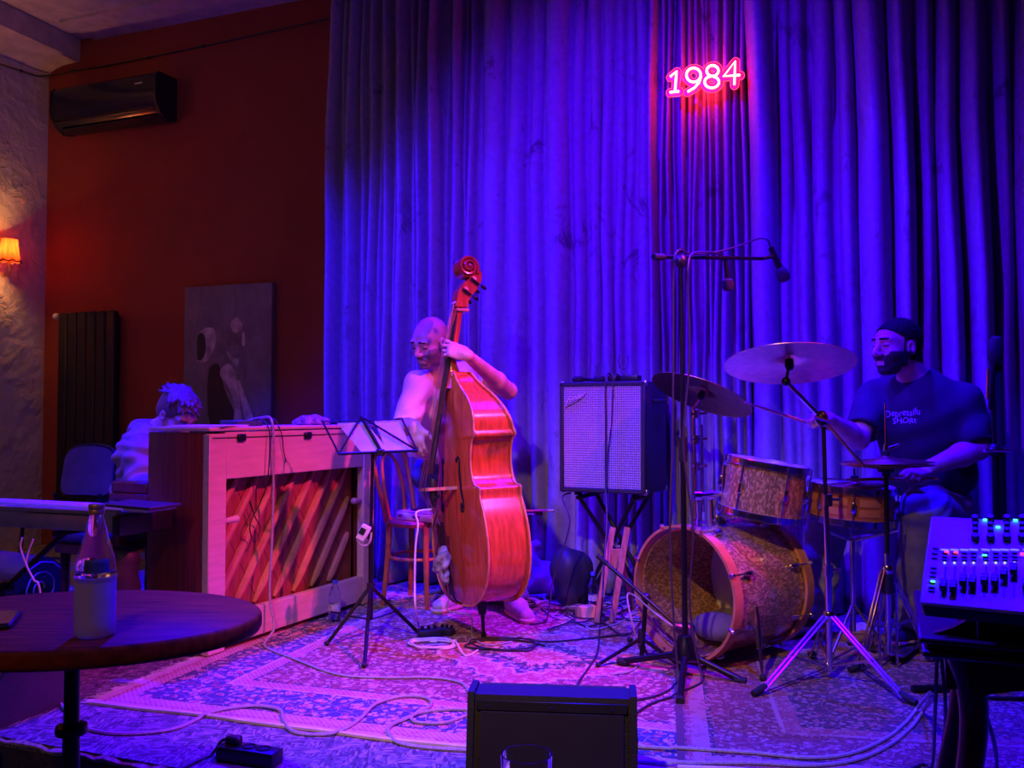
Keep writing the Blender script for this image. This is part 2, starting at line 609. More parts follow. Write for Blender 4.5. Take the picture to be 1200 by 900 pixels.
# painted wall: red, slightly uneven
def wall_red():
    t = NT('red_wall_paint')
    v = t.coord()
    c = t.ramp(t.noise(v, 1.6, 6), [(0.25, (0.20, 0.030, 0.016)), (0.75, (0.27, 0.043, 0.022))])
    t.link(c, t.b.inputs['Base Color'])
    t.set(Roughness=0.75)
    t.bump(t.noise(v, 38, 5), 0.25, 0.01)
    return t.m
def wall_white():
    t = NT('rough_white_plaster')
    v = t.coord()
    c = t.ramp(t.noise(v, 2.2, 6), [(0.2, (0.50, 0.44, 0.37)), (0.8, (0.62, 0.56, 0.48))])
    t.link(c, t.b.inputs['Base Color'])
    t.set(Roughness=0.85)
    a = t.noise(v, 9, 6, 0.6, 1.2)
    b = t.ramp(t.noise(v, 2.0, 3), [(0.45, 0), (0.62, 1)])
    t.bump(t.math('MULTIPLY', a, t.math('ADD', b, 0.25)), 0.9, 0.035)
    return t.m
def osb():
    t = NT('painted_chipboard')
    v = t.coord((1, 1, 1))
    q = t.vor(t.coord((34, 150, 40), rot=(0, 0, 0.5)), 1.0)
    q2 = t.vor(t.coord((140, 36, 40), rot=(0, 0, -0.3)), 1.0)
    fl = t.mix(t.ramp(t.noise(v, 16, 2), [(0.48, 0), (0.52, 1)]), q.outputs['Color'], q2.outputs['Color'])
    g = t.node('ShaderNodeRGBToBW'); t.link(fl, g.inputs[0])
    base = t.ramp(g.outputs[0], [(0.2, (0.05, 0.046, 0.043)), (0.55, (0.14, 0.13, 0.118)), (0.85, (0.36, 0.33, 0.29))])
    chip = t.ramp(t.noise(v, 21, 6, 0.7), [(0.70, 0), (0.74, 1)])
    t.link(t.mix(chip, base, (0.5, 0.43, 0.30)), t.b.inputs['Base Color'])
    t.set(Roughness=0.7)
    t.bump(g.outputs[0], 0.8, 0.008)
    return t.m
def osb_edge():
    t = NT('chipboard_edge')
    v = t.coord()
    base = t.ramp(t.noise(v, 40, 6), [(0.3, (0.02, 0.019, 0.017)), (0.8, (0.08, 0.07, 0.055))])
    g = t.node('ShaderNodeSeparateXYZ'); t.link(t.coord(), g.inputs[0])
    top = t.math('ADD', g.outputs[2], t.math('MULTIPLY', t.noise(v, 18, 4), 0.035))
    chip = t.ramp(top, [(0.165, 0), (0.172, 1)])
    t.link(t.mix(chip, base, (0.42, 0.36, 0.24)), t.b.inputs['Base Color'])
    t.set(Roughness=0.8)
    t.bump(t.noise(v, 60, 4), 0.5, 0.01)
    return t.m
def velvet():
    t = NT('crushed_velvet')
    v = t.coord()
    p = t.noise(t.coord((1.0, 1.0, 0.7)), 5.5, 8, 0.72, 0.6)
    patch = t.ramp(p, [(0.57, 0), (0.63, 1)])
    big = t.ramp(t.noise(v, 1.1, 3), [(0.35, 0.15), (0.65, 1)])
    fac = t.math('MULTIPLY', patch, big)
    base = t.ramp(t.noise(v, 26, 5), [(0.25, (0.25, 0.22, 0.25)), (0.75, (0.35, 0.305, 0.345))])
    t.link(t.mix(fac, base, (0.11, 0.10, 0.11)), t.b.inputs['Base Color'])
    t.set(Roughness=0.85, Specular_IOR_Level=0.2)
    t.bump(t.noise(v, 70, 4), 0.35, 0.006)
    return t.m
def grille():
    t = NT('silver_grille_cloth')
    v = t.coord()
    s = t.node('ShaderNodeSeparateXYZ'); t.link(v, s.inputs[0])
    a = t.math('SINE', t.math('MULTIPLY', s.outputs[0], 560))
    b = t.math('SINE', t.math('MULTIPLY', s.outputs[2], 520))
    w = t.math('MULTIPLY', t.math('ADD', a, 1), t.math('ADD', b, 1))
    n = t.math('ADD', t.math('MULTIPLY', w, 0.22), t.math('MULTIPLY', t.noise(v, 150, 2), 0.3))
    t.link(t.ramp(n, [(0.1, (0.16, 0.13, 0.14)), (0.9, (0.60, 0.55, 0.56))]), t.b.inputs['Base Color'])
    t.set(Roughness=0.6)
    t.bump(w, 0.4, 0.003)
    return t.m
def sparkle():
    t = NT('champagne_sparkle')
    v = t.coord((1, 1, 1))
    q = t.vor(t.coord((1.0, 1.0, 0.5), rot=(0.4, 0.3, 0.6)), 150)
    g = t.node('ShaderNodeRGBToBW'); t.link(q.outputs['Color'], g.inputs[0])
    fl = t.ramp(g.outputs[0], [(0.42, 0), (0.8, 1)])
    base = t.mix(fl, (0.34, 0.19, 0.085), (0.78, 0.50, 0.24))
    t.link(base, t.b.inputs['Base Color'])
    t.set(Roughness=0.28, Metallic=0.35, Coat_Weight=0.6, Coat_Roughness=0.08)
    return t.m
def canvas_paint():
    t = NT('dark_oil_canvas')
    v = t.coord()
    n = t.noise(t.coord((1, 1, 0.45)), 7, 6, 0.65, 0.8)
    t.link(t.ramp(n, [(0.25, (0.08, 0.068, 0.10)), (0.8, (0.25, 0.21, 0.28))]), t.b.inputs['Base Color'])
    t.set(Roughness=0.55)
    t.bump(t.noise(v, 40, 5), 0.4, 0.006)
    return t.m
def rug_mat(name, Lx, Ly, field, border, cream, accent, dark, medallion=True, scale=1.0, edge=None, guard=0.6):
    edge = edge or cream
    t = NT(name)
    v = t.coord()
    s = t.node('ShaderNodeSeparateXYZ'); t.link(v, s.inputs[0])
    x, y = s.outputs[0], s.outputs[1]
    ex = t.math('SUBTRACT', Lx / 2, t.math('ABSOLUTE', x))
    ey = t.math('SUBTRACT', Ly / 2, t.math('ABSOLUTE', y))
    d = t.math('MINIMUM', ex, ey)
    # flowers on three scales
    w = t.node('ShaderNodeVectorMath', operation='ADD')
    nz = t.node('ShaderNodeTexNoise'); nz.inputs['Scale'].default_value = 9.0; t.link(v, nz.inputs['Vector'])
    sc_ = t.node('ShaderNodeVectorMath', operation='SCALE'); sc_.inputs['Scale'].default_value = 0.05; t.link(nz.outputs['Color'], sc_.inputs[0])
    t.link(v, w.inputs[0]); t.link(sc_.outputs[0], w.inputs[1])
    wv = w.outputs[0]
    q = t.vor(wv, 15 * scale, rand=0.85)
    fl = t.ramp(q.outputs['Distance'], [(0.0, dark), (0.07, cream), (0.17, accent), (0.25, cream), (0.31, dark)], 'CONSTANT')
    pet = t.vor(wv, 52 * scale, rand=1.0)
    flm = t.ramp(t.math('ADD', q.outputs['Distance'], t.math('MULTIPLY', pet.outputs['Distance'], 0.22)), [(0.0, 1), (0.40, 0)], 'CONSTANT')
    q2 = t.vor(wv, 34 * scale, rand=0.9)
    lf = t.ramp(q2.outputs['Distance'], [(0.0, 1), (0.38, 0)], 'CONSTANT')
    q3 = t.vor(wv, 15 * scale, 'DISTANCE_TO_EDGE', rand=0.85)
    vine = t.ramp(q3.outputs['Distance'], [(0.0, 1), (0.014, 0)], 'CONSTANT')
    hue = t.ramp(q2.outputs['Color'], [(0.0, cream), (0.45, accent), (0.7, cream)], 'CONSTANT')
    ground = t.ramp(d, [(0.0, edge), (0.03, accent), (0.045, cream), (0.10, dark), (0.115, border), (0.33, cream), (0.345, accent), (0.40, dark), (0.415, field)], 'CONSTANT')
    if medallion:
        rr = t.math('ADD', t.math('MULTIPLY', t.math('ABSOLUTE', x), 0.8), t.math('ABSOLUTE', y))
        rr = t.math('ADD', rr, t.math('MULTIPLY', t.math('SINE', t.math('MULTIPLY', t.math('ARCTAN2', y, x), 16)), 0.02))
        med = t.ramp(rr, [(0.0, accent), (0.10, cream), (0.14, dark), (0.26, cream), (0.29, accent), (0.42, cream), (0.44, dark)], 'CONSTANT')
        mm = t.ramp(rr, [(0.0, 1), (0.46, 0)], 'CONSTANT')
        ground = t.mix(mm, ground, med)
    c = t.mix(t.math('MULTIPLY', lf, 0.85), ground, hue)
    c = t.mix(t.math('MULTIPLY', vine, 0.8), c, cream)
    c = t.mix(flm, c, fl)
    # small check in the narrow guard bands
    chk = t.node('ShaderNodeTexChecker'); chk.inputs['Scale'].default_value = 90; t.link(v, chk.inputs['Vector'])
    gb = t.ramp(d, [(0.0, 0), (0.03, 1), (0.10, 0), (0.345, 1), (0.40, 0)], 'CONSTANT')
    ck = t.mix(chk.outputs['Fac'], cream, accent)
    c = t.mix(t.math('MULTIPLY', gb, guard), c, ck)
    c = t.mix(t.ramp(d, [(0.0, 1), (0.022, 0)], 'CONSTANT'), c, edge)
    c = t.mix(0.5, c, t.ramp(t.noise(v, 5, 5), [(0.2, 0.55), (0.8, 1.0)]), 'MULTIPLY')
    t.link(c, t.b.inputs['Base Color'])
    t.set(Roughness=0.95, Sheen_Weight=0.15)
    t.bump(t.noise(v, 190, 3), 0.6, 0.006)
    return t.m
# ------------------------------------------------------------------ the room
def RP(a, b, z=0.0):                                # room coordinates to world
    return U * a + N * b + V((0, 0, z))
ROOMROT = Matrix.Rotation(-ROOM, 3, 'Z')
A_LEFT, A_RIGHT, B_BACK, B_STAGE, B_FRONT, Z_TOP, Z_HOUSE = -6.07, 3.45, 5.35, 2.14, -2.2, 4.02, -0.16

def slab(name, a0, a1, b0, b1, z0, z1, mat, bev=0.0):
    mb = MB()
    mb.box(RP((a0 + a1) / 2, (b0 + b1) / 2, (z0 + z1) / 2), (a1 - a0, b1 - b0, z1 - z0), ROOMROT, bev)
    return structure(mb.build(name, mat))

RED, PLASTER = wall_red(), wall_white()
CEIL = M('ceiling_paint', (0.50, 0.42, 0.34), 0.85, bump=0.2, bscale=20)
HOUSE = M('house_floor', (0.035, 0.03, 0.03), 0.5)
slab('wall_back', A_LEFT - 0.15, A_RIGHT + 0.15, B_BACK, B_BACK + 0.15, Z_HOUSE, Z_TOP, RED)
slab('wall_left', A_LEFT - 0.15, A_LEFT, B_FRONT, B_BACK, Z_HOUSE, Z_TOP, PLASTER)
slab('wall_right', A_RIGHT, A_RIGHT + 0.15, B_FRONT, B_BACK, Z_HOUSE, Z_TOP, RED)
slab('ceiling', A_LEFT - 0.15, A_RIGHT + 0.15, B_FRONT, B_BACK + 0.15, Z_TOP, Z_TOP + 0.12, CEIL)
slab('floor', A_LEFT - 0.15, A_RIGHT + 0.15, B_FRONT, B_BACK + 0.15, Z_HOUSE - 0.1, Z_HOUSE, HOUSE)

# ceiling beam along the left wall with a rounded cove under it, and a shallow drop along the back wall
beam = MB()
prof = [(0.0, 0.0), (0.33, 0.0), (0.33, -0.17), (0.30, -0.175), (0.16, -0.18), (0.07, -0.20), (0.02, -0.225), (0.0, -0.245)]
m = basis(U, (0, 0, 1), U.cross(V((0, 0, 1))), RP(A_LEFT, B_BACK, Z_TOP))
d = m.to_3x3() @ V((0, 0, 1))
beam.prism([(p[0], p[1]) for p in prof], (B_BACK - B_FRONT), basis(U, (0, 0, 1), -N, RP(A_LEFT, B_BACK, Z_TOP)))
structure(beam.build('trim_1', CEIL, sharp=25))
slab('trim_2', A_LEFT + 0.48, A_RIGHT, B_BACK - 0.34, B_BACK, Z_TOP - 0.025, Z_TOP, CEIL)

# stage platform: one top sheet and a chipboard front
slab('stage_floor', A_LEFT, A_RIGHT, B_STAGE, B_BACK, -0.03, 0.0, osb())
mb = MB()
nseg = 130
front = []
for i in range(nseg + 1):
    a = A_LEFT + (A_RIGHT - A_LEFT) * i / nseg
    j = random.uniform(-0.005, 0.005)
    front.append((RP(a, B_STAGE - 0.004 + j, -0.03), RP(a, B_STAGE + random.uniform(0, 0.003), -0.16)))
vs_, fs_ = [], []
for (p, q) in front:
    vs_ += [p, q, p + N * 0.03, q + N * 0.03]
for i in range(nseg):
    b0, b1 = i * 4, i * 4 + 4
    fs_ += [(b0, b0 + 1, b1 + 1, b1), (b0 + 2, b1 + 2, b1 + 3, b0 + 3), (b0, b1, b1 + 2, b0 + 2), (b0 + 1, b0 + 3, b1 + 3, b1 + 1)]
structure(mesh_obj('stage_fascia', [v + V((0, 0, 0.0)) for v in vs_], fs_, osb_edge()))
mb = MB()
pts = []
for i in range(nseg * 2 + 1):                        # torn bare edge of the sheet
    a = A_LEFT + (A_RIGHT - A_LEFT) * i / nseg / 2
    pts.append(RP(a, B_STAGE - 0.002 + random.uniform(-0.004, 0.004), -0.012 + random.uniform(-0.006, 0.004)))
mb.tube(pts, [random.uniform(0.006, 0.014) for _ in pts], 5)
structure(mb.build('trim_3', M('bare_chipboard', (0.42, 0.36, 0.24), 0.8, var=0.5, scale=40)))

# ------------------------------------------------------------------ curtains
C0 = G(640, 690)
def t_of(px):
    k = (px - 600) / F_PX
    return (k * C0.y - C0.x) / (U.x - k * U.y)
VELVET = velvet()
def curtain(name, label, grooves, amps, base, lean, z1=3.98, seed=0, side_amp=0.03):
    rd = random.Random(seed)
    ts = [t_of(p) for p in grooves]
    cols = []
    for i in range(len(ts) - 1):
        w = ts[i + 1] - ts[i]
        n = 10 if w > 0.06 else 7
        for j in range(n):
            s = j / n
            cols.append((ts[i] + w * s, amps(grooves[i]) * min(w, 0.26) * (math.sin(PI * s) ** 0.62), rd.random(), i))
    cols.append((ts[-1], 0, 0.5, len(ts)))
    zs = [0.012, 0.10, 0.25, 0.45, 0.7, 1.0, 1.35, 1.7, 2.1, 2.5, 2.9, 3.3, 3.7, z1]
    ph = [rd.uniform(0, 6.28) for _ in range(len(ts) + 1)]
    vs_ = []
    for (t, dd, rn, i) in cols:
        for z in zs:
            flare = 1.0 + 0.35 * max(0, 0.5 - z)
            sway = 0.010 * math.sin(z * 1.7 + ph[i] ) + 0.006 * math.sin(z * 4.1 + ph[i] * 2)
            depth = base + dd * flare * (1.0 + 0.18 * math.sin(z * 1.1 + ph[i])) + 0.004 * math.sin(z * 9 + t * 40)
            p = C0 + U * (t + sway + lean * (z - 1.2)) - N * depth
            vs_.append(V((p.x, p.y, z)))
    k = len(zs)
    fs_ = []
    for i in range(len(cols) - 1):
        for j in range(k - 1):
            fs_.append((i * k + j, (i + 1) * k + j, (i + 1) * k + j + 1, i * k + j + 1))
    o = mesh_obj(name, vs_, fs_, VELVET, sharp=180)
    s = o.modifiers.new('cloth_thickness', 'SOLIDIFY')
    s.thickness = 0.004
    s.offset = -1
    return tag(o, label, 'curtain')
curtain('stage_curtain', 'long crushed velvet stage curtain hanging behind the double bass player, next to the red wall',
        [393, 407, 415, 428, 436, 447, 453, 464, 470, 486, 494, 505, 511, 526, 533, 547, 553, 564, 596, 622, 641, 672, 690, 706, 722, 735, 747, 765],
        lambda p: 2.0 if p < 560 else 0.62, 0.0, 0.004, seed=2)
curtain('stage_curtain', 'tightly gathered strip of velvet curtain hanging behind the red number sign',
        [763, 776, 784, 792, 797, 806, 814, 823, 831, 838, 848, 862, 872, 882],
        lambda p: 2.3, -0.02, 0.002, seed=5)
curtain('stage_curtain', 'wide velvet stage curtain with broad folds hanging behind the drummer',
        [880, 917, 934, 957, 985, 1008, 1049, 1078, 1102, 1132, 1166, 1192, 1225, 1262, 1300],
        lambda p: 0.95 if p < 1040 else 1.5, 0.0, -0.006, seed=9)
mb = MB()
mb.tube([C0 + U * t_of(385) + V((0, 0, 3.97 - C0.z)), C0 + U * t_of(1300) + V((0, 0, 3.97 - C0.z))], 0.014, 10)
tag(mb.build('curtain_rail', BLACKM), 'dark curtain rail under the ceiling carrying the velvet curtains', 'curtain rail')

# ------------------------------------------------------------------ the red wall and what hangs on it
def on_back(px, py, off=0.0):
    r = ray(px, py)
    o = V((0, 0, EYE))
    return o + r * ((B_BACK - off - N.dot(o)) / N.dot(r))
def on_left(px, py, off=0.0):
    r = ray(px, py)
    o = V((0, 0, EYE))
    return o + r * ((A_LEFT + off - U.dot(o)) / U.dot(r))

# air conditioner
pl, pr = on_back(86, 150, 0.0), on_back(207, 149, 0.0)
wid = (pr - pl).dot(U)
t = thing('air_conditioner', 'black wall-mounted air conditioner high on the red wall', 'air conditioner', mat=basis(U, N, (0, 0, 1), V((pl.x, pl.y, 3.23))))
prof = [(0.0, 0.02), (-0.10, 0.0), (-0.17, 0.04), (-0.215, 0.10), (-0.225, 0.16), (-0.22, 0.30), (-0.19, 0.33), (0.0, 0.335)]
X_ = basis((0, 1, 0), (0, 0, 1), (1, 0, 0))
MB().prism(prof, wid - 0.012, Matrix.Translation((0.006, 0, 0)) @ X_).build('body', ACBLACK, t, sharp=50)
for x0 in (-0.002, wid - 0.012):
    MB().prism([(p[0] * 1.02 if p[0] < 0 else p[0], 0.165 + (p[1] - 0.165) * 1.03) for p in prof], 0.014, Matrix.Translation((x0, 0, 0)) @ X_).build('end_cap', BLACK, t, sharp=50)
MB().box((wid / 2, -0.20, 0.075), (wid * 0.93, 0.006, 0.075), (R(-38), 0, 0), 0.002).build('louver', M('smoked_louver', (0.07, 0.035, 0.03), 0.2), t)
MB().box((wid / 2, -0.145, 0.028), (wid * 0.9, 0.006, 0.05), (R(-62), 0, 0), 0.002).build('lower_vane', BLACK, t)
MB().box((wid - 0.16, -0.2235, 0.255), (0.07, 0.004, 0.012)).build('badge', STEEL, t)

# radiator with separate fins
pl, pr = on_back(80, 368), on_back(146, 366)
wid = (pr - pl).dot(U)
t = thing('radiator', 'tall black vertical panel radiator on the red wall beside the painting', 'radiator', mat=basis(U, N, (0, 0, 1), V((pl.x, pl.y, 0.12))))
hgt = on_back(110, 367).z - 0.12
for i in range(6):
    w = wid / 6
    MB().box((w * (i + 0.5), -0.075, hgt / 2), (w - 0.008, 0.05, hgt), None, 0.008).build('fin', RADIATOR, t)
MB().cyl((0.0, -0.065, hgt - 0.05), (wid, -0.065, hgt - 0.05), 0.018).build('header_pipe', RADIATOR, t)
MB().cyl((0.0, -0.065, 0.05), (wid, -0.065, 0.05), 0.018).build('header_pipe', RADIATOR, t)
for z in (0.3, hgt - 0.3):
    MB().box((wid / 2, -0.03, z), (0.05, 0.06, 0.04)).build('bracket', RADIATOR, t)
vk = MB().cyl((0.0, -0.065, hgt - 0.02), (-0.035, -0.065, hgt - 0.02), 0.012)
vk.build('valve_stem', STEEL, t)
MB().ball((-0.055, -0.065, hgt - 0.02), 0.026, 10).build('valve_knob', WHITEP, t)

# painting on canvas: two seated hooded figures, back to back
pl, pr = on_back(221, 338), on_back(323, 331)
wid = (pr - pl).dot(U)
zt = (pl.z + pr.z) / 2
hgt = 1.30
t = thing('painting', 'dark unframed canvas painting of a hooded figure hanging on the red wall', 'painting', mat=basis(U, N, (0, 0, 1), V((pl.x, pl.y, zt - hgt))))
MB().box((wid / 2, -0.022, hgt / 2), (wid, 0.04, hgt), None, 0.004).build('canvas', canvas_paint(), t)
P1 = M('paint_dark', (0.018, 0.014, 0.022), 0.6, var=0.3)
P2 = M('paint_mid', (0.15, 0.125, 0.165), 0.6, var=0.5, scale=12)
P3 = M('paint_light', (0.38, 0.32, 0.38), 0.6, var=0.5, scale=14)
P4 = M('paint_pale', (0.6, 0.5, 0.55), 0.6, var=0.4, scale=18)
def paint(name, mat, pts, lift):                     # pts in zoomed pixels of the canvas: 97..585 wide, 62..850 high
    q = [V(((x - 97) / 488 * wid, 0, hgt - (y - 62) / 488 * wid)) for (x, y) in pts]
    q, _ = spline(q, 4, True)
    m_ = Matrix.Translation((0, -0.0425 - lift, 0)) @ basis((1, 0, 0), (0, 0, 1), (0, -1, 0))
    return MB().prism([(p.x, p.z) for p in q], 0.0012, m_).build(name, mat, t, smooth=False)
paint('painted_back', P2, [(240, 420), (275, 365), (350, 385), (400, 440), (420, 520), (470, 600), (505, 690), (510, 760), (480, 830), (300, 830), (225, 790), (250, 720), (270, 640), (240, 540)], 0.0)
paint('painted_shade', P1, [(250, 440), (300, 430), (330, 540), (385, 640), (370, 700), (270, 715), (240, 640), (236, 520)], 0.0012)
paint('painted_shoulder', P3, [(305, 470), (345, 425), (385, 450), (405, 520), (420, 600), (428, 690), (400, 712), (385, 680), (390, 620), (360, 540)], 0.0024)
paint('painted_arm', P3, [(405, 500), (425, 520), (470, 620), (505, 700), (508, 760), (480, 815), (455, 800), (450, 700), (425, 600)], 0.0024)
paint('painted_thigh', P2, [(230, 800), (250, 740), (330, 712), (420, 720), (470, 760), (460, 828), (300, 835)], 0.0036)
paint('painted_hood', P3, [(185, 275), (225, 255), (265, 262), (280, 300), (275, 345), (245, 395), (210, 418), (175, 405), (215, 380), (220, 320), (205, 285)], 0.0012)
paint('painted_hollow', P1, [(180, 290), (205, 280), (222, 315), (220, 375), (200, 405), (178, 400), (174, 340)], 0.0024)
paint('painted_head', P2, [(340, 270), (355, 225), (395, 212), (430, 240), (445, 300), (440, 345), (410, 365), (405, 395), (370, 390), (350, 350)], 0.0012)
paint('painted_brow', P3, [(365, 235), (395, 214), (425, 238), (428, 265), (395, 285), (370, 270)], 0.0024)
paint('painted_cheek', P4, [(432, 280), (443, 300), (442, 340), (430, 345), (426, 310)], 0.0024)
paint('painted_collar', P3, [(345, 365), (370, 390), (405, 405), (412, 395), (400, 440), (350, 390)], 0.0024)
paint('painted_floor', P2, [(470, 838), (520, 790), (560, 815), (575, 846), (480, 848)], 0.0012)

# cord clipped along the top of both walls
pts = [on_left(-30, 66, 0.012), on_left(0, 75, 0.012), on_left(25, 83, 0.012), on_left(44, 89, 0.012), RP(A_LEFT + 0.02, B_BACK - 0.02, on_back(60, 89).z)]
pts += [on_back(x, y, 0.012) for x, y in [(63, 88), (70, 87), (86, 83), (125, 77), (175, 67), (238, 54), (320, 36), (375, 24), (392, 20)]]
t = thing('cable_run', 'thin dark cable clipped along the top of the red and white walls', 'cable', pts[5])
MB().tube(pts, 0.006, 6, k=5).build('cord', CABLEB, t, world=True)
for p in (pts[2], pts[7], pts[8], pts[9], pts[10]):
    MB().ball(p, (0.014, 0.014, 0.012), 8).build('cord_clip', BLACK, t, world=True)

# wall sconce with a red fabric shade
SHADE = NT('red_lamp_shade')
tr = SHADE.node('ShaderNodeBsdfTranslucent')
mx = SHADE.node('ShaderNodeMixShader')
stripe = SHADE.ramp(SHADE.noise(SHADE.coord((60, 60, 2)), 1.0), [(0.3, (0.45, 0.03, 0.008)), (0.7, (0.75, 0.09, 0.02))])
SHADE.link(stripe, tr.inputs[0]); SHADE.link(stripe, SHADE.b.inputs['Base Color'])
mx.inputs[0].default_value = 0.7
SHADE.link(SHADE.b.outputs[0], mx.inputs[1]); SHADE.link(tr.outputs[0], mx.inputs[2]); SHADE.link(mx.outputs[0], SHADE.out.inputs[0])
pw = on_left(-6, 300)
ps = RP(A_LEFT + 0.15, N.dot(pw), pw.z)
t = thing('wall_sconce', 'small wall lamp with a glowing red fabric shade on the white plaster wall', 'lamp', V((ps.x, ps.y, ps.z - 0.12)))
n = 40
prof = [(0.078, 0.08), (0.066, 0.12), (0.058, 0.19), (0.056, 0.235)]
vs_, fs_ = [], []
for (r_, z_) in prof:
    for j in range(n):
        w = 2 * PI * j / n
        dz = -0.016 * abs(math.sin(w * 4)) if z_ == 0.08 else 0
        vs_.append((r_ * math.cos(w) * (1 + 0.03 * math.cos(w * 16)), r_ * math.sin(w) * (1 + 0.03 * math.cos(w * 16)), z_ + dz))
for i in range(3):
    for j in range(n):
        fs_.append((i * n + j, i * n + (j + 1) % n, (i + 1) * n + (j + 1) % n, (i + 1) * n + j))
mesh_obj('lamp_shade', vs_, fs_, SHADE.m, t)
MB().tube([(0.08 * math.cos(2 * PI * j / 64), 0.08 * math.sin(2 * PI * j / 64), 0.078 - 0.016 * abs(math.sin(8 * PI * j / 64))) for j in range(64)], 0.006, 6, closed=True).build('shade_trim', M('dark_braid', (0.10, 0.02, 0.01), 0.9), t)
MB().ball((0, 0, 0.15), (0.02, 0.02, 0.032), 10).build('bulb', emit('bulb_glow', (1.0, 0.45, 0.12), 8), t)
MB().cyl((0, 0, 0.02), (0, 0, 0.12), 0.010).build('candle_tube', BRASS, t)
MB().tube([(0, 0, 0.03), (0, 0, -0.01), (-0.05 * U.x, -0.05 * U.y, -0.035), (-0.11 * U.x, -0.11 * U.y, 0.0), (-0.15 * U.x, -0.15 * U.y, 0.02)], 0.008, 8, k=5).build('arm', BRASS, t)
MB().lathe([(0.02, 0.012), (0.045, 0.008), (0.05, 0.0)][::-1], aim(V((-0.15 * U.x, -0.15 * U.y, 0.02)), U)).build('wall_plate', BRASS, t)
l = bpy.data.lights.new('sconce_bulb', 'POINT'); l.energy = 24; l.color = (1.0, 0.38, 0.11); l.shadow_soft_size = 0.03
lo = bpy.data.objects.new('sconce_bulb', l); COL.objects.link(lo); lo.location = (ps.x, ps.y, ps.z + 0.035)
ps2 = ps - N * 1.9  # unseen second sconce, added to light the ceiling and upper walls
copy_tree(t, None, Matrix.Translation(V((ps2.x, ps2.y, ps2.z - 0.12))), 'unseen second wall lamp with a red fabric shade, added to light the ceiling')
l2 = l.copy(); l2.energy = 250
lo = bpy.data.objects.new('sconce_bulb', l2); COL.objects.link(lo); lo.location = (ps2.x, ps2.y, ps2.z + 0.035)

# ------------------------------------------------------------------ neon number sign
NEON = emit('neon_white_red', (1.0, 0.50, 0.30), 5.0)
NEONEDGE = emit('neon_edge_glow', (1.0, 0.05, 0.10), 1.6)
PLATE = NT('red_acrylic')
PLATE.link(PLATE.ramp(PLATE.noise(PLATE.coord(), 20), [(0.3, (0.55, 0.01, 0.02)), (0.7, (0.7, 0.015, 0.03))]), PLATE.b.inputs['Base Color'])
PLATE.set(Roughness=0.4, Emission_Color=(1.0, 0.0, 0.03), Emission_Strength=0.55)
off = 0.20
def on_sign(px, py):
    r = ray(px, py); o = V((0, 0, EYE))
    pl_ = N.dot(C0) - off
    return o + r * ((pl_ - N.dot(o)) / N.dot(r))
def zz(x, y):                                        # from the zoomed crop of the sign
    return on_sign(740 + x * 0.15, 40 + y * 0.15)
def arc(cx, cy, rx, ry, a0, a1, n=14, tilt=0.0):
    o = []
    for i in range(n + 1):
        a = R(a0 + (a1 - a0) * i / n)
        x, y = rx * math.cos(a), -ry * math.sin(a)
        o.append((cx + x * math.cos(tilt) - y * math.sin(tilt), cy + x * math.sin(tilt) + y * math.cos(tilt)))
    return o
strokes = [
    [(305, 338), (355, 295), (343, 455)], [(302, 460), (375, 452)],
    arc(488, 325, 56, 55, 5, 365, 20) + [(543, 345), (530, 385), (495, 425), (440, 456)],
    arc(636, 292, 46, 42, 0, 360, 18), arc(630, 380, 56, 46, 0, 360, 18),
    [(806, 400), (812, 218), (722, 335), (850, 325)],
]
sp = zz(580, 345)
t = thing('neon_sign', 'glowing red and white neon number sign 1984 hanging before the curtain', 'sign', sp)
lines = [[zz(*p) for p in s] for s in strokes]
for ln in lines:
    MB().tube([p - N * 0.012 for p in ln], 0.0062, 8).build('neon_tube', NEON, t, world=True)
# acrylic plate cut around the figures
def to2(p):
    q = p - sp
    return np.array([q.dot(U), q.z])
l2 = [np.array([to2(p) for p in ln]) for ln in lines]
allp = np.concatenate(l2)
lo2, hi2 = allp.min(0) - 0.045, allp.max(0) + 0.045
h = 0.003
gx, gz = np.meshgrid(np.arange(lo2[0], hi2[0], h), np.arange(lo2[1], hi2[1], h), indexing='ij')
D = np.full(gx.shape, 9.0)
for ln in l2:
    for a_, b_ in zip(ln[:-1], ln[1:]):
        e = b_ - a_
        tt = np.clip(((gx - a_[0]) * e[0] + (gz - a_[1]) * e[1]) / max(e @ e, 1e-9), 0, 1)
        D = np.minimum(D, np.hypot(gx - a_[0] - tt * e[0], gz - a_[1] - tt * e[1]))
def plate(rad0, rad1, y0, y1, name, mat):
    f = Sdf((lo2[0], -0.02, lo2[1]), (hi2[0], 0.02, hi2[1]), h)
    nx, ny, nz = f.n
    D2 = np.full((nx, nz), 9.0); D2[:min(nx, D.shape[0]), :min(nz, D.shape[1])] = D[:nx, :nz]
    ring = np.maximum(D2 - rad1, rad0 - D2)
    yy = (np.arange(ny) * h - 0.02)
    yd = np.maximum(y0 - yy, yy - y1)
    f.val = np.maximum(ring[:, None, :], yd[None, :, None]).astype(np.float32)
    P, Fq = f.mesh()
    Wp = np.array(sp) + P[:, :1] * np.array(U) + P[:, 1:2] * np.array(N) + P[:, 2:] * np.array((0, 0, 1.0))
    fast_mesh(name, Wp, Fq, mat, t)
plate(-9, 0.021, -0.004, 0.004, 'acrylic_plate', PLATE.m)
plate(0.0205, 0.0245, -0.006, 0.005, 'plate_edge', NEONEDGE)
for x, y in ((368, 250), (803, 190)):
    p = zz(x, y)
    MB().cyl(p, V((p.x, p.y, 3.97)), 0.0012, n=6).build('hanging_wire', STEEL, t, world=True)
l = bpy.data.lights.new('neon_glow', 'POINT'); l.energy = 10; l.color = (1.0, 0.02, 0.06); l.shadow_soft_size = 0.14
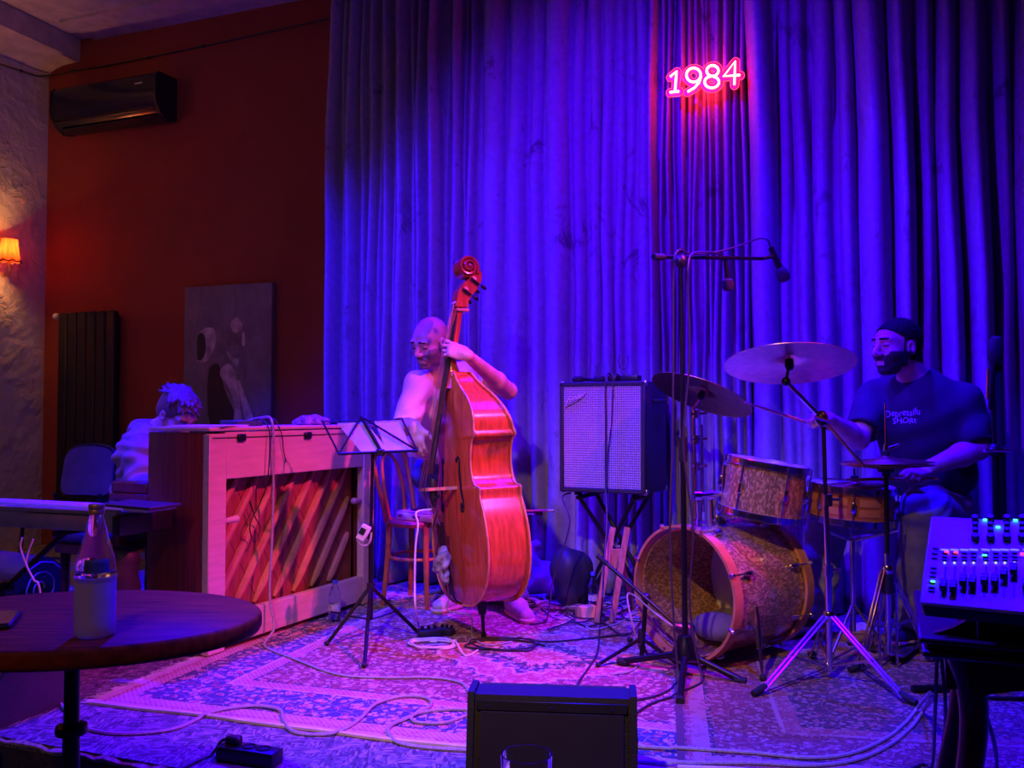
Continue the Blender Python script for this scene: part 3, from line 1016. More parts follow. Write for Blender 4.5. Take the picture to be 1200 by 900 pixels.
lo = bpy.data.objects.new('neon_glow', l); COL.objects.link(lo); lo.location = sp + N * 0.06

# ------------------------------------------------------------------ rugs
RUGT = 0.008
RUGS = []
def ground(p):
    """height of the floor or rug under a point"""
    z = 0.0 if N.dot(V(p)) > B_STAGE - 0.01 else Z_HOUSE
    for (inv_, lx, ly, zt_) in RUGS:
        q_ = inv_ @ V(p)
        if abs(q_.x) < lx / 2 + 0.012 and abs(q_.y) < ly / 2 + 0.012:
            z = max(z, zt_)
    return z
def rug(name, label, corner, dx, Lx, Ly, mat, z0, fringe):
    dx = V(dx).normalized(); dy = V((-dx.y, dx.x, 0))
    c = V(corner) + dx * Lx / 2 + dy * Ly / 2
    t = thing(name, label, 'rug', mat=basis(dx, dy, (0, 0, 1), V((c.x, c.y, z0))))
    RUGS.append((MATRIX[t.name].inverted(), Lx, Ly, z0 + RUGT))
    nx, ny = 60, 40
    vs_, fs_ = [], []
    for i in range(nx + 1):
        for j in range(ny + 1):
            x, y = -Lx / 2 + Lx * i / nx, -Ly / 2 + Ly * j / ny
            e = 0.006 * math.sin(x * 5) + 0.004 * math.sin(x * 13 + 1)
            yy = y + (e if j == 0 else 0)
            vs_.append((x, yy, RUGT))
    k = ny + 1
    for i in range(nx):
        for j in range(ny):
            fs_.append((i * k + j, (i + 1) * k + j, (i + 1) * k + j + 1, i * k + j + 1))
    b = len(vs_)
    ring = [i * k for i in range(nx + 1)] + [nx * k + j for j in range(1, ny + 1)] + [i * k + ny for i in range(nx - 1, -1, -1)] + [j for j in range(ny - 1, 0, -1)]
    for r_ in ring:
        vs_.append((vs_[r_][0], vs_[r_][1], 0.0))
    m_ = len(ring)
    for i in range(m_):
        fs_.append((ring[(i + 1) % m_], ring[i], b + i, b + (i + 1) % m_))
    mesh_obj('pile', vs_, fs_, mat, t)
    if fringe:
        mb = MB()
        rd = random.Random(4)
        for sx in fringe:
            y = -Ly / 2
            while y < Ly / 2:
                x = sx * Lx / 2
                l_ = rd.uniform(0.03, 0.055)
                mb.tube([(x, y, 0.006), (x + sx * l_ * 0.5, y + rd.uniform(-.008, .008), 0.006), (x + sx * l_, y + rd.uniform(-.015, .015), 0.004)], [0.004, 0.003, 0.002], 4)
                y += rd.uniform(0.008, 0.014)
        o = mb.build('fringe', RIBBON, t)
        o['kind'] = 'stuff'
    for sy in (-1,):
        mb = MB()
        mb.tube([(-Lx / 2 + Lx * i / 40, sy * (Ly / 2) + 0.006 * math.sin((-Lx / 2 + Lx * i / 40) * 5) + 0.004 * math.sin((-Lx / 2 + Lx * i / 40) * 13 + 1), 0.006) for i in range(41)], 0.008, 6)
        mb.build('bound_edge', RIBBON, t)
    return t
ra, rb = G(105, 825), G(540, 878)
rd_ = (rb - ra).normalized()
rug('persian_rug', 'large patterned Persian rug with cream fringe beside the piano on the stage', ra, rd_, 2.75, 2.15,
    rug_mat('persian_rug_wool', 2.75, 2.15, (0.20, 0.035, 0.05), (0.03, 0.035, 0.13), (0.62, 0.47, 0.38), (0.42, 0.07, 0.08), (0.03, 0.025, 0.07)), 0.0, (-1,))
rc = G(786, 905)
rug('persian_rug', 'dark red patterned rug lying under the drum kit', rc + V((0.02, 0.0, 0)), (0.985, -0.17, 0), 2.2, 1.75,
    rug_mat('dark_red_rug_wool', 2.2, 1.75, (0.05, 0.02, 0.03), (0.16, 0.03, 0.035), (0.40, 0.24, 0.19), (0.27, 0.05, 0.05), (0.02, 0.015, 0.03), False, 1.2, (0.10, 0.03, 0.04), 0.2), RUGT, ())
ZR = RUGT                                            # top of the first rug
ZR2 = RUGT * 2                                       # top of the rug under the drums
# ------------------------------------------------------------------ upright piano (its back turned to the stage)
pn, pf = G(237, 772), G(433, 706)
dx = (pf - pn).normalized()
PL = (pf - pn).length
dy = V((-dx.y, dx.x, 0))                             # from the back of the piano towards the player
PH = 0.962
PZ = 0.009
t = thing('upright_piano', 'upright piano seen from behind, pale back frame and mahogany sides', 'piano', mat=basis(dx, dy, (0, 0, 1), V((pn.x, pn.y, PZ))))
PIANO = t
PM = MATRIX[t.name]
T = 0.022
MB().box((-0.0 + T / 2, 0.165, PH / 2 - 0.006), (T, 0.33, PH - 0.012), None, 0.006, 2).build('side_panel', PIANOSIDE, t)
MB().box((PL - T / 2, 0.165, PH / 2 - 0.006), (T, 0.33, PH - 0.012), None, 0.006, 2).build('side_panel', PIANOSIDE, t)
MB().box((PL / 2, 0.1525, PH + 0.002), (PL + 0.002, 0.36, 0.016), None, 0.004, 2).build('lid', PIANOBACK, t)
MB().box((PL / 2, 0.315, PH * 0.76), (PL - 2 * T - 0.002, 0.02, 0.42)).build('front_panel', PIANOSIDE, t)
MB().box((PL / 2, 0.30, 0.31), (PL - 2 * T - 0.002, 0.02, 0.60)).build('lower_panel', PIANOSIDE, t)
kb = MB().box((PL / 2, 0.448, 0.655), (PL, 0.236, 0.035), None, 0.004).build('key_bed', PIANOSIDE, t)
wk = (PL - 0.14) / 44
for i in range(44):
    MB().box((0.07 + wk * (i + 0.5), 0.485, 0.684), (wk - 0.0015, 0.14, 0.02)).build('white_key', IVORY, kb)
    if i % 7 not in (2, 6):
        MB().box((0.07 + wk * (i + 1), 0.46, 0.70), (wk * 0.55, 0.09, 0.014)).build('black_key', EBONY, kb)
for x in (0.03, PL - 0.03):
    MB().box((x, 0.45, 0.70), (0.055, 0.23, 0.055), None, 0.01).build('cheek_block', PIANOSIDE, t)
    MB().box((x, 0.53, 0.32), (0.05, 0.05, 0.636), None, 0.008).build('leg', PIANOSIDE, t)
# back frame: rails and stiles round an open field
st, rt, rb_ = 0.105, 0.205, 0.13
MB().box((st / 2 + 0.0, -0.006, PH / 2 - 0.008), (st, 0.045, PH - 0.02), None, 0.004).build('back_stile', PIANOBACK, t)
MB().box((PL - st / 2, -0.006, PH / 2 - 0.008), (st * 0.95, 0.045, PH - 0.02), None, 0.004).build('back_stile', PIANOBACK, t)
MB().box((PL / 2, -0.004, PH - 0.012 - rt / 2), (PL - 2 * st + 0.004, 0.045, rt - 0.0), None, 0.003).build('top_rail', PIANOBACK, t)
MB().box((PL / 2, -0.004, rb_ / 2 + 0.022), (PL - 2 * st + 0.004, 0.045, rb_), None, 0.003).build('bottom_rail', PIANOBACK, t)
MB().box((PL / 2, -0.0285, PH - 0.036), (PL - 0.03, 0.004, 0.004)).build('lid_seam', EBONY, t)
x0, x1, z0, z1 = st, PL - st, rb_ + 0.02, PH - 0.012 - rt
MB().box(((x0 + x1) / 2, 0.075, (z0 + z1) / 2), (x1 - x0 + 0.05, 0.012, z1 - z0 + 0.05)).build('soundboard', SOUNDB, t)
sl = 0.74                                            # horizontal run of a rib for each metre of rise
nb = 10
for i in range(nb):
    c = x0 - sl * (z1 - z0) * 0.80 + (i + 0.5) * (x1 - x0 + sl * (z1 - z0) * 0.85) / nb
    za, zb = z0, z1
    if c < x0 + 0.015:
        za = z0 + (x0 + 0.015 - c) / sl
    if c + sl * (z1 - z0) > x1 - 0.015:
        zb = z0 + (x1 - 0.015 - c) / sl
    if zb - za < 0.06:
        continue
    pts = []
    rs = []
    for s in (0, 0.04, 0.14, 0.5, 0.86, 0.96, 1.0):
        z = za + (zb - za) * s
        pts.append((c + sl * (z - z0), 0.063, z))
        rs.append(0.008 if s in (0, 1.0) else (0.014 if s in (0.04, 0.96) else 0.021))
    MB().tube(pts, rs, 8, flat=1.0, up=(0, 1, 0)).build('diagonal_rib', PIANORIB, t)
nP = 7
for i in range(nP):                                  # joints of the soundboard planks, square to the ribs
    c = x0 + (i + 0.7) * (x1 - x0) / nP * 1.25
    pts = []
    for s in range(9):
        z = z0 + (z1 - z0) * s / 8
        x = c - (z - z0) * 0.62
        if x0 < x < x1:
            pts.append((x, 0.0688, z))
    if len(pts) > 1:
        MB().tube(pts, 0.0016, 4).build('plank_joint', EBONY, t)
for x, s in ((x0 - 0.005, 1), (x1 + 0.005, -1)):     # carrying pegs
    MB().tube([(x, -0.002, 0.56), (x + s * 0.03, -0.012, 0.562), (x + s * 0.075, -0.016, 0.565)], [0.012, 0.014, 0.016], 10).ball((x + s * 0.078, -0.016, 0.565), 0.017, 8).build('carrying_peg', PIANOBACK, t)
for x in (0.19, 0.66):
    MB().box((x, -0.034, PH - 0.038), (0.05, 0.014, 0.034), None, 0.004).build('hinge', BLACKM, t)
for x in (0.06, PL - 0.06):
    for y in (0.03, 0.28):
        MB().cyl((x, y, 0.0), (x, y, 0.02), 0.02).build('foot', RUBBER, t)

def on_piano(x, y, z=0.0):
    return PM @ V((x, y, PH + 0.0105 + z))
# things lying on the lid
p = on_piano(0.37, 0.13)
rzp = math.atan2(dx.y, dx.x)
t = thing('audio_interface', 'small flat green and black audio box on the piano lid', 'audio box', p, rzp)
MB().box((0, 0, 0.014), (0.17, 0.11, 0.028), None, 0.004).build('case', GREENBOX, t)
MB().box((0.088, 0, 0.014), (0.008, 0.10, 0.024)).build('front_plate', BLACK, t)
for y in (-0.03, 0.0, 0.03):
    MB().cyl((0.092, y, 0.014), (0.10, y, 0.014), 0.006).build('socket', STEEL, t)
p = on_piano(0.135, 0.12)
t = thing('sheet_music', 'loose white sheets of music lying flat on the piano lid', 'sheet music', p, rzp + 0.2)
for i in range(3):
    MB().box((0.004 * i, -0.006 * i, 0.002 + 0.0025 * i), (0.21, 0.29 - 0.01 * i, 0.002), (0, 0, 0.03 * i)).build('sheet', PAPER, t)
# crumpled cap / cloth
c = on_piano(0.93, 0.16)
f = Sdf(c - V((.13, .13, .02)), c + V((.13, .13, .10)), 0.004)
f.ell(c + V((0, 0, 0.012)), (0.095, 0.075, 0.04)).ell(c + V((0.04, 0.03, 0.012)), (0.06, 0.05, 0.03)).half(c + V((0, 0, 0.002)), (0, 0, -1))
P, Q = f.mesh()
P = wrinkle(P, Q, 0.006, [((1, 0.3, 0.4), 90, 0, 1.2), ((0.2, 1, 0.6), 70, 1, 1.5)])
P[:, 2] = np.maximum(P[:, 2], c.z + 0.0005)
tag(fast_mesh('crumpled_scarf', P, Q, M('checked_scarf', (0.30, 0.22, 0.26), 0.9, var=0.8, scale=45)), 'small crumpled scarf lying on the piano lid behind the music stand', 'scarf')
c = on_piano(1.14, 0.10)
t = thing('tablet_computer', 'thin tablet lying on the far end of the piano lid', 'tablet', c, rzp)
MB().box((0, 0, 0.005), (0.17, 0.20, 0.009), None, 0.003).build('case', BLACK, t)
MB().box((0, 0, 0.0105), (0.155, 0.185, 0.002)).build('screen', ACBLACK, t)

# ------------------------------------------------------------------ cables down the back of the piano
def cable(name, label, pts, r=0.005, mat=None, k=8, cat='cable', group=None, n=6, avoid=()):
    pts, _ = spline([V(p) for p in pts], k)
    for p in pts:                                    # lie round obstacles and never sink into the floor
        for (c_, rr) in avoid:
            d_ = V((p.x - c_[0], p.y - c_[1], 0))
            if d_.length < rr + r + 0.004:
                d_ = d_.normalized() * (rr + r + 0.004)
                p.x, p.y = c_[0] + d_.x, c_[1] + d_.y
        p.z = max(p.z, ground(p) + r * 0.92)
    o = MB().tube(pts, r, n).build(name, mat or CABLEB)
    return tag(o, label, cat, group)
q = lambda x, y, z: PM @ V((x, y, z))
zc = ZR + 0.006
cable('braided_cable', 'long grey braided cable hanging over the piano back and running across the rug',
      [q(0.42, 0.13, PH + 0.036), q(0.415, 0.05, PH + 0.05), q(0.40, -0.02, PH + 0.045), q(0.392, -0.045, PH - 0.06), q(0.395, -0.042, 0.7), q(0.385, -0.045, 0.45), q(0.36, -0.055, 0.2),
       q(0.34, -0.10, 0.06), G(310, 757, zc), G(345, 772, zc), G(395, 790, zc), G(450, 794, zc), G(505, 794, zc), G(540, 800, zc), G(552, 815, zc), G(560, 830, zc)], 0.0058, CABLEG)
cable('audio_cable', 'thin black cable hanging over the piano back from the audio box',
      [q(0.40, 0.10, PH + 0.034), q(0.375, 0.02, PH + 0.042), q(0.362, -0.045, PH - 0.02), q(0.35, -0.045, 0.72), q(0.37, 0.012, 0.62), q(0.30, 0.012, 0.52), q(0.335, 0.012, 0.44), q(0.37, 0.012, 0.5), q(0.34, 0.02, 0.56), q(0.31, 0.02, 0.63)], 0.003, CABLEB)
cable('audio_cable', 'thin black cable slanting down from the piano lid over the top rail',
      [q(0.45, 0.10, PH + 0.034), q(0.44, 0.0, PH + 0.045), q(0.45, -0.04, PH - 0.02), q(0.47, -0.038, 0.86), q(0.49, -0.038, 0.80)], 0.003, CABLEB)

# ------------------------------------------------------------------ piano bench and the bag under the keyboard
bc = V((-1.98, 4.62, 0))
t = thing('piano_bench', 'dark wooden piano bench under the hooded pianist', 'bench', V((bc.x, bc.y, 0.001)), rzp)
MB().box((0, 0, 0.440), (0.62, 0.32, 0.06), None, 0.02, 3).build('cushion', FABRIC, t)
MB().box((0, 0, 0.385), (0.60, 0.30, 0.05), None, 0.004).build('frame', DARKWOOD, t)
for sx in (-1, 1):
    for sy in (-1, 1):
        MB().lathe([(0.018, 0), (0.016, 0.05), (0.022, 0.12), (0.016, 0.22), (0.024, 0.32), (0.022, 0.361)], (sx * 0.26, sy * 0.12, 0), 12).build('leg', DARKWOOD, t)

# ------------------------------------------------------------------ digital keyboard on a folding stand
kc = W(135, 592, 3.62)
K0 = V((kc.x, kc.y, 0.548))
t = thing('digital_keyboard', 'grey digital keyboard on a folding stand, its back panel facing the room', 'keyboard', mat=basis(U, N, (0, 0, 1), K0))
KL = 1.32
MB().box((-KL / 2, 0.15, 0.045), (KL, 0.30, 0.07), None, 0.008, 2).build('case', KEYBOARDG, t)
MB().box((-KL / 2 , 0.02, 0.088), (KL, 0.04, 0.024), None, 0.005).build('back_ridge', KEYBOARDG, t)
MB().box((0.004, 0.15, 0.04), (0.05, 0.305, 0.085), None, 0.012, 2).build('end_block', BLACK, t)
MB().box((-KL - 0.004, 0.15, 0.04), (0.05, 0.305, 0.085), None, 0.012, 2).build('end_block', BLACK, t)
MB().box((-0.30, -0.001, 0.079), (0.36, 0.004, 0.003)).build('panel_seam', BLACK, t)
for i in range(36):
    w = (KL - 0.16) / 36
    MB().box((-KL + 0.08 + w * (i + 0.5), 0.235, 0.085), (w - 0.002, 0.13, 0.014)).build('white_key', IVORY, t)
for x, w in ((-0.56, 0.014), (-0.60, 0.014), (-0.47, 0.022), (-0.40, 0.012), (-0.65, 0.014)):
    MB().box((x, -0.002, 0.022), (w, 0.004, 0.005)).build('socket', STEEL, t)
MB().box((-0.05, 0.20, 0.088), (0.10, 0.06, 0.006), None, 0.002).build('control_pad', WHITEP, t)
t = thing('keyboard_stand', 'black folding cross stand under the digital keyboard', 'stand', mat=basis(U, N, (0, 0, 1), V((kc.x, kc.y, 0.0)) ))
for (xa, xb, y) in ((-0.38, -1.05, 0.06), (-1.05, -0.38, 0.10)):
    MB().cyl((xa, y, 0.02), (xb, y, 0.528), 0.013).build('stand_tube', BLUECLOTH if False else BLACKM, t)
    MB().cyl((xa, y - 0.05, 0.018), (xa, y + 0.22, 0.018), 0.016).build('foot_bar', RUBBER, t)
    MB().cyl((xb, y - 0.05, 0.533), (xb, y + 0.20, 0.533), 0.013).build('rest_bar', RUBBER, t)
MB().cyl((-0.715, 0.04, 0.275), (-0.715, 0.12, 0.275), 0.03).build('pivot', BLACK, t)
Y0 = 3.55
cable('white_cable', 'white braided cable with a loop hanging behind the digital keyboard',
      [W(26, 630, Y0), W(24, 640, Y0), W(27, 652, Y0), W(33, 667, Y0), W(40, 680, Y0), W(47, 694, Y0), G(56, 850 - 60, 0.006)], 0.0042, CABLEW)
cable('white_cable', 'short white cable branching behind the digital keyboard',
      [W(39, 632, Y0 + .02), W(34, 645, Y0 + .02), W(31, 658, Y0 + .02), W(33, 668, Y0 + .02)], 0.0036, CABLEW)
# thin folder lying on the end of the keyboard
fc = W(166, 586, 3.66)
t = thing('flat_folder', 'thin dark folder lying flat across the end of the digital keyboard', 'folder', mat=basis(U, N, (0, 0, 1), V((fc.x - 0.02, fc.y, 0.668))))
MB().box((0, 0.02, 0.0), (0.27, 0.18, 0.012), (0, R(1.5), 0), 0.003).build('cover', BAG, t)
MB().box((0.05, 0.02, -0.012), (0.12, 0.17, 0.014), (0, R(1.5), 0), 0.003).build('pages', BLUECLOTH, t)
# bag and can under the keyboard
bp = V((kc.x, kc.y, 0)) + U * -0.19 + N * 0.20
f = Sdf(bp - V((.28, .2, .02)), bp + V((.28, .2, .62)), 0.008)
f.ell(bp + V((0, 0, 0.22)), (0.11, 0.10, 0.22), k=.05).ell(bp + V((0.01, 0, 0.40)), (0.09, 0.08, 0.07), k=.05).half(bp + V((0, 0, 0.003)), (0, 0, -1))
P, Q = f.mesh()
P = wrinkle(P, Q, 0.012, [((1, 0, 0.5), 34, 0, 1.4), ((0, 0.4, 1), 40, 1, 1.5)])
P[:, 2] = np.maximum(P[:, 2], bp.z + 0.001)
tag(fast_mesh('gear_bag', P, Q, BAG), 'dark crumpled gear bag standing on the floor between keyboard and piano', 'bag')
cp = W(52, 640, 3.85)
t = thing('cushion_roll', 'dark rolled blanket lying under the digital keyboard', 'blanket', V((kc.x, kc.y, 0.0)) + U * -1.37 + N * 0.55, -ROOM)
mb = MB()
mb.tube([(-0.30, 0, 0.17), (-0.15, 0, 0.175), (0.1, 0, 0.172), (0.35, 0, 0.17)], [0.155, 0.168, 0.166, 0.155], 22).build('roll', BAG, t)
MB().tube([(0.352 + 0.001 * i, math.cos(i * 0.55) * (0.02 + 0.0045 * i), 0.17 + math.sin(i * 0.55) * (0.02 + 0.0045 * i)) for i in range(28)], 0.004, 5).build('rolled_edge', BLUECLOTH, t)

# ------------------------------------------------------------------ banquet chairs by the wall
def chair(name, label, loc, rz):
    t = thing(name, label, 'chair', mat=Matrix.Translation(V(loc)) @ Matrix.Rotation(rz, 4, 'Z') @ Matrix.Scale(0.88, 4), group='banquet chairs by the red wall')
    MB().box((0, 0.0, 0.45), (0.44, 0.44, 0.075), None, 0.03, 3).build('seat', FABRIC, t)
    pts = [(-0.20, 0.60), (-0.215, 0.78), (-0.20, 0.88), (-0.13, 0.935), (0, 0.95), (0.13, 0.935), (0.20, 0.88), (0.215, 0.78), (0.20, 0.60), (0, 0.585)]
    c, _ = spline([V((x, z, 0)) for x, z in pts], 4, True)
    rot = Matrix.Translation((0, 0.235, 0)) @ Matrix.Rotation(R(-8), 4, 'X')
    m_ = rot @ basis((1, 0, 0), (0, 0, 1), (0, -1, 0), (0, 0.13 - 0.235 + 0.02, 0.0))
    MB().prism([(p.x * 0.96, 0.765 + (p.y - 0.765) * 0.95) for p in c], 0.05, m_).build('backrest', FABRIC, t)
    MB().tube([m_ @ V((p.x * 1.0, p.y, 0.02)) for p in c], 0.016, 8, closed=True).build('back_frame', BLACKM, t)
    for sx in (-1, 1):
        MB().tube([(sx * 0.19, 0.10, 0.62), (sx * 0.2, 0.19, 0.45), (sx * 0.2, 0.24, 0.0)], 0.013, 8, k=3).build('leg', BLACKM, t)
        MB().tube([(sx * 0.19, -0.17, 0.43), (sx * 0.2, -0.20, 0.0)], 0.013, 8).build('leg', BLACKM, t)
    MB().tube([(-0.2, -0.18, 0.22), (0.2, -0.18, 0.22)], 0.008, 6).build('stretcher', BLACKM, t)
    return t
p = W(77, 560, 5.45)
chair('banquet_chair', 'dark upholstered banquet chair in front of the black radiator', V((p.x, p.y, 0.001)), -ROOM + R(6))
p = W(152, 562, 5.95)
chair('banquet_chair', 'dark upholstered banquet chair half hidden behind the pianist', V((p.x, p.y, 0.001)), -ROOM - R(4))
# jacket on the second chair
jp = W(128, 580, 5.80)
f = Sdf(jp - V((.25, .2, .3)), jp + V((.25, .2, .25)), 0.01)
f.ell(jp + V((0, 0.02, -0.02)), (0.14, 0.10, 0.09), k=.05).ell(jp + V((0.10, 0, -0.08)), (0.12, 0.10, 0.10), k=.06).ell(jp + V((-0.08, 0, -0.12)), (0.10, 0.10, 0.07), k=.06).half((0, 0, 0.424), (0, 0, -1))
P, Q = f.mesh()
P = wrinkle(P, Q, 0.014, [((1, 0, 0.8), 45, 0, 1.6), ((0.3, 0.4, 1), 60, 1, 1.8)])
tag(fast_mesh('folded_jacket', P, Q, BAG), 'dark jacket bundled over the chair beside the pianist', 'jacket')

# ------------------------------------------------------------------ round café table with bottle and phone
TZ = 0.57
tc = V((-1.02, 2.10, Z_HOUSE))
t = thing('pedestal_table', 'oval dark wooden café table on a black pedestal in front of the stage', 'table', tc)
hz = TZ - Z_HOUSE
prof = [(0.955, hz - 0.045), (0.99, hz - 0.040), (1.0, hz - 0.032), (1.0, hz - 0.010), (0.992, hz - 0.003), (0.98, hz)]
MB().lathe(prof, None, 72, 0.43, 0.315).build('table_top', TABLETOP, t, sharp=50)
MB().lathe([(0.019, 0.02), (0.019, 0.455), (0.034, 0.46), (0.036, 0.47), (0.034, 0.48), (0.0175, 0.485), (0.0175, hz - 0.06), (0.03, hz - 0.058), (0.03, hz - 0.045)], None, 20).build('pedestal', BLACKM, t)
MB().lathe([(0.25, 0.0), (0.25, 0.012), (0.20, 0.02), (0.03, 0.035), (0.02, 0.05)], None, 40).build('base_plate', BLACKM, t)
for i in range(4):
    MB().box((0.12 * math.cos(i * PI / 2), 0.10 * math.sin(i * PI / 2), hz - 0.053), (0.2 if i % 2 == 0 else 0.03, 0.03 if i % 2 == 0 else 0.16, 0.012)).build('top_bracket', BLACKM, t)
b = G(111, 745, TZ)
t = thing('glass_bottle', 'glass water bottle with a frosted lower half standing on the café table', 'bottle', V((b.x, b.y, TZ + 0.0005)))
bp_ = [(0.034, 0.0), (0.040, 0.006), (0.041, 0.03), (0.041, 0.118)]
MB().lathe(bp_ + [(0.0405, 0.126)], None, 32).build('frosted_sleeve', FROST, t, sharp=60)
MB().lathe([(0.0405, 0.1265), (0.039, 0.15), (0.036, 0.17), (0.027, 0.20), (0.018, 0.235), (0.0145, 0.25), (0.014, 0.256)], None, 32).build('neck', GLASS, t, sharp=60)
MB().lathe([(0.015, 0.2562), (0.0165, 0.258), (0.0165, 0.264), (0.0155, 0.266), (0.0165, 0.268), (0.0165, 0.276), (0.015, 0.278)], None, 24).build('screw_cap', M('bronze_cap', (0.36, 0.20, 0.16), 0.35, 0.6), t)
MB().lathe([(0.0419, 0.118), (0.0425, 0.121), (0.0425, 0.128), (0.0412, 0.131)], None, 32, cap=False).build('bottle_band', GLASS, t)
lb = MB()
for i in range(9):
    for j in range(2):
        pass
seg = []
for i in range(13):
    a = R(-100 + i * 6.5)
    seg.append((math.cos(a), math.sin(a)))
vs_ = [(x * 0.0392, y * 0.0392, 0.136) for x, y in seg] + [(x * 0.0372, y * 0.0372, 0.165) for x, y in seg]
mesh_obj('label_print', vs_, [(i, i + 1, 14 + i, 13 + i) for i in range(12)], M('blue_bottle_label', (0.10, 0.12, 0.34), 0.5), t)
p = G(2, 731, TZ)
t = thing('phone', 'black phone lying on the café table beside the bottle', 'phone', V((p.x - 0.015, p.y, TZ + 0.0005)), R(20))
MB().box((0, 0, 0.006), (0.085, 0.15, 0.011), None, 0.005, 2).build('case', BLACK, t)
MB().box((0, 0, 0.0125), (0.078, 0.142, 0.002)).build('screen', ACBLACK, t)

# ------------------------------------------------------------------ side wedge speaker, power strip, small dark box
p = G(25, 850)
t = thing('side_speaker', 'grey wedge stage speaker on the stage edge under the café table', 'speaker', mat=basis(U, N, (0, 0, 1), V((p.x - 0.16, p.y - 0.0, 0.001))))
pr = [(0.0, 0.0), (0.30, 0.0), (0.34, 0.10), (0.30, 0.30), (0.14, 0.30), (0.0, 0.13)]
X2 = basis((0, 1, 0), (0, 0, 1), (1, 0, 0))
MB().prism(pr, 0.5, Matrix.Translation((-0.39, 0, 0)) @ X2).build('cabinet', M('speaker_paint', (0.05, 0.05, 0.055), 0.6, bump=0.4, bscale=160), t, smooth=False)
a_, b_ = V((0, 0.0, 0.13)), V((0, 0.14, 0.30))
mm_ = (a_ + b_) / 2
MB().box((-0.14, mm_.y - 0.006, mm_.z + 0.004), (0.46, 0.20, 0.010), (math.atan2(0.17, 0.14), 0, 0), 0.003).build('grille', M('speaker_grille', (0.12, 0.12, 0.11), 0.6, bump=0.6, bscale=300), t)
p = G(292, 893)
t = thing('power_strip', 'black power strip with round sockets lying on the stage edge', 'power strip', V((p.x, p.y, 0.001)), R(-19))
MB().box((0, 0, 0.022), (0.20, 0.06, 0.044), None, 0.006, 2).build('case', BLACK, t)
for x in (-0.055, 0.0, 0.05):
    mb = MB()
    mb.torus(Matrix.Translation((x, 0, 0.045)), 0.019, 0.003, 24, 6)
    s_ = mb.build('socket', BLACKM, t)
    MB().cyl((x, 0, 0.04), (x, 0, 0.0448), 0.017, n=18).build('socket_well', RUBBER, s_)
MB().box((-0.055, 0, 0.058), (0.05, 0.03, 0.026), None, 0.006).build('plug', BLACK, t)
cable('power_cable', 'black power cable leading from the power strip over the stage edge',
      [V((p.x, p.y, 0)) + U * -0.06 + V((0, 0, 0.062)), V((p.x, p.y, 0)) + U * -0.10 + V((0, 0, 0.05)), G(248, 884, 0.006), G(228, 893, 0.006), G(205, 905, 0.006), G(190, 915, 0.006)], 0.005)
p = G(0, 905, -0.155)
t = thing('equipment_case', 'small dark equipment case on the floor before the stage edge', 'case', V((p.x - 0.12, p.y - 0.25, Z_HOUSE + 0.001)), R(-20))
MB().box((0, 0, 0.085), (0.32, 0.26, 0.17), None, 0.012, 2).build('shell', BLACK, t)
MB().box((0, -0.131, 0.12), (0.30, 0.006, 0.008)).build('lid_seam', BLACKM, t)
MB().tube([(-0.06, -0.135, 0.10), (-0.05, -0.155, 0.10), (0.05, -0.155, 0.10), (0.06, -0.135, 0.10)], 0.007, 6).build('handle', RUBBER, t)

# long cable that snakes from the side speaker along the rug edge
cable('braided_cable', 'pale grey braided cable looping from the side speaker along the front edge of the rug',
      [G(84, 790, .03), G(74, 800, .008), G(70, 820, .008), G(82, 838, .006), G(100, 853, .006), G(140, 860, .006), G(200, 855, .006), G(238, 840, .006), G(262, 831, .016), G(300, 827, .016), G(328, 832, .016), G(332, 846, .008),
       G(345, 858, .006), G(375, 861, .006), G(400, 856, .012), G(422, 842, .016), G(440, 825, .016), G(470, 816, .016), G(498, 817, .016), G(505, 826, .016), G(480, 840, .016), G(458, 850, .016), G(456, 862, .01), G(472, 872, .006), G(510, 877, .006), G(545, 879, .006), G(570, 879, .006)], 0.0062, CABLEG, k=6)
cable('braided_cable', 'short blue-lit cable loop on the rug beside the floor monitor',
      [G(560, 833, .014), G(535, 831, .014), G(505, 833, .014), G(484, 838, .014), G(487, 846, .014), G(520, 847, .014), G(548, 838, .014), G(565, 836, .014)], 0.0058, CABLEG, k=6)
# ------------------------------------------------------------------ double bass
bp = G(567, 748, ZR)
al = R(64)
n0 = V((-math.sin(al), -math.cos(al), 0))
Rb = Matrix.Rotation(R(-3.4), 3, 'Y') @ Matrix.Rotation(R(-4.0), 3, 'X') @ basis(n0.cross(V((0, 0, 1))), n0, (0, 0, 1)).to_3x3()
BM = Matrix.Translation(bp - Rb @ V((0, -0.10, 0))) @ Rb.to_4x4()
t = thing('double_bass', 'orange varnished double bass held upright by the bald player', 'double bass', mat=BM)
BASS = t
B0 = 0.165                                           # body starts above the end pin
half = [(0.0, 0.0), (0.10, 0.004), (0.20, 0.035), (0.275, 0.095), (0.315, 0.17), (0.328, 0.26), (0.318, 0.35), (0.292, 0.43), (0.268, 0.485), (0.272, 0.515), (0.262, 0.527),
        (0.225, 0.535), (0.200, 0.565), (0.188, 0.615), (0.190, 0.665), (0.204, 0.715), (0.226, 0.745), (0.246, 0.752), (0.250, 0.765), (0.243, 0.785), (0.246, 0.82), (0.236, 0.86), (0.210, 0.905), (0.170, 0.945), (0.125, 0.98), (0.085, 1.015), (0.05, 1.06), (0.0, 1.062)]
hs, _ = spline([V((x, z, 0)) for x, z in half], 3)
hs = [(max(p.x, 0), p.y) for p in hs]
loop = [(x, z) for x, z in hs] + [(-x, z) for x, z in hs[-2:0:-1]]
nL = len(loop)
bend = lambda z: 0.115 * max(0.0, (z - 0.76) / 0.30) ** 1.2
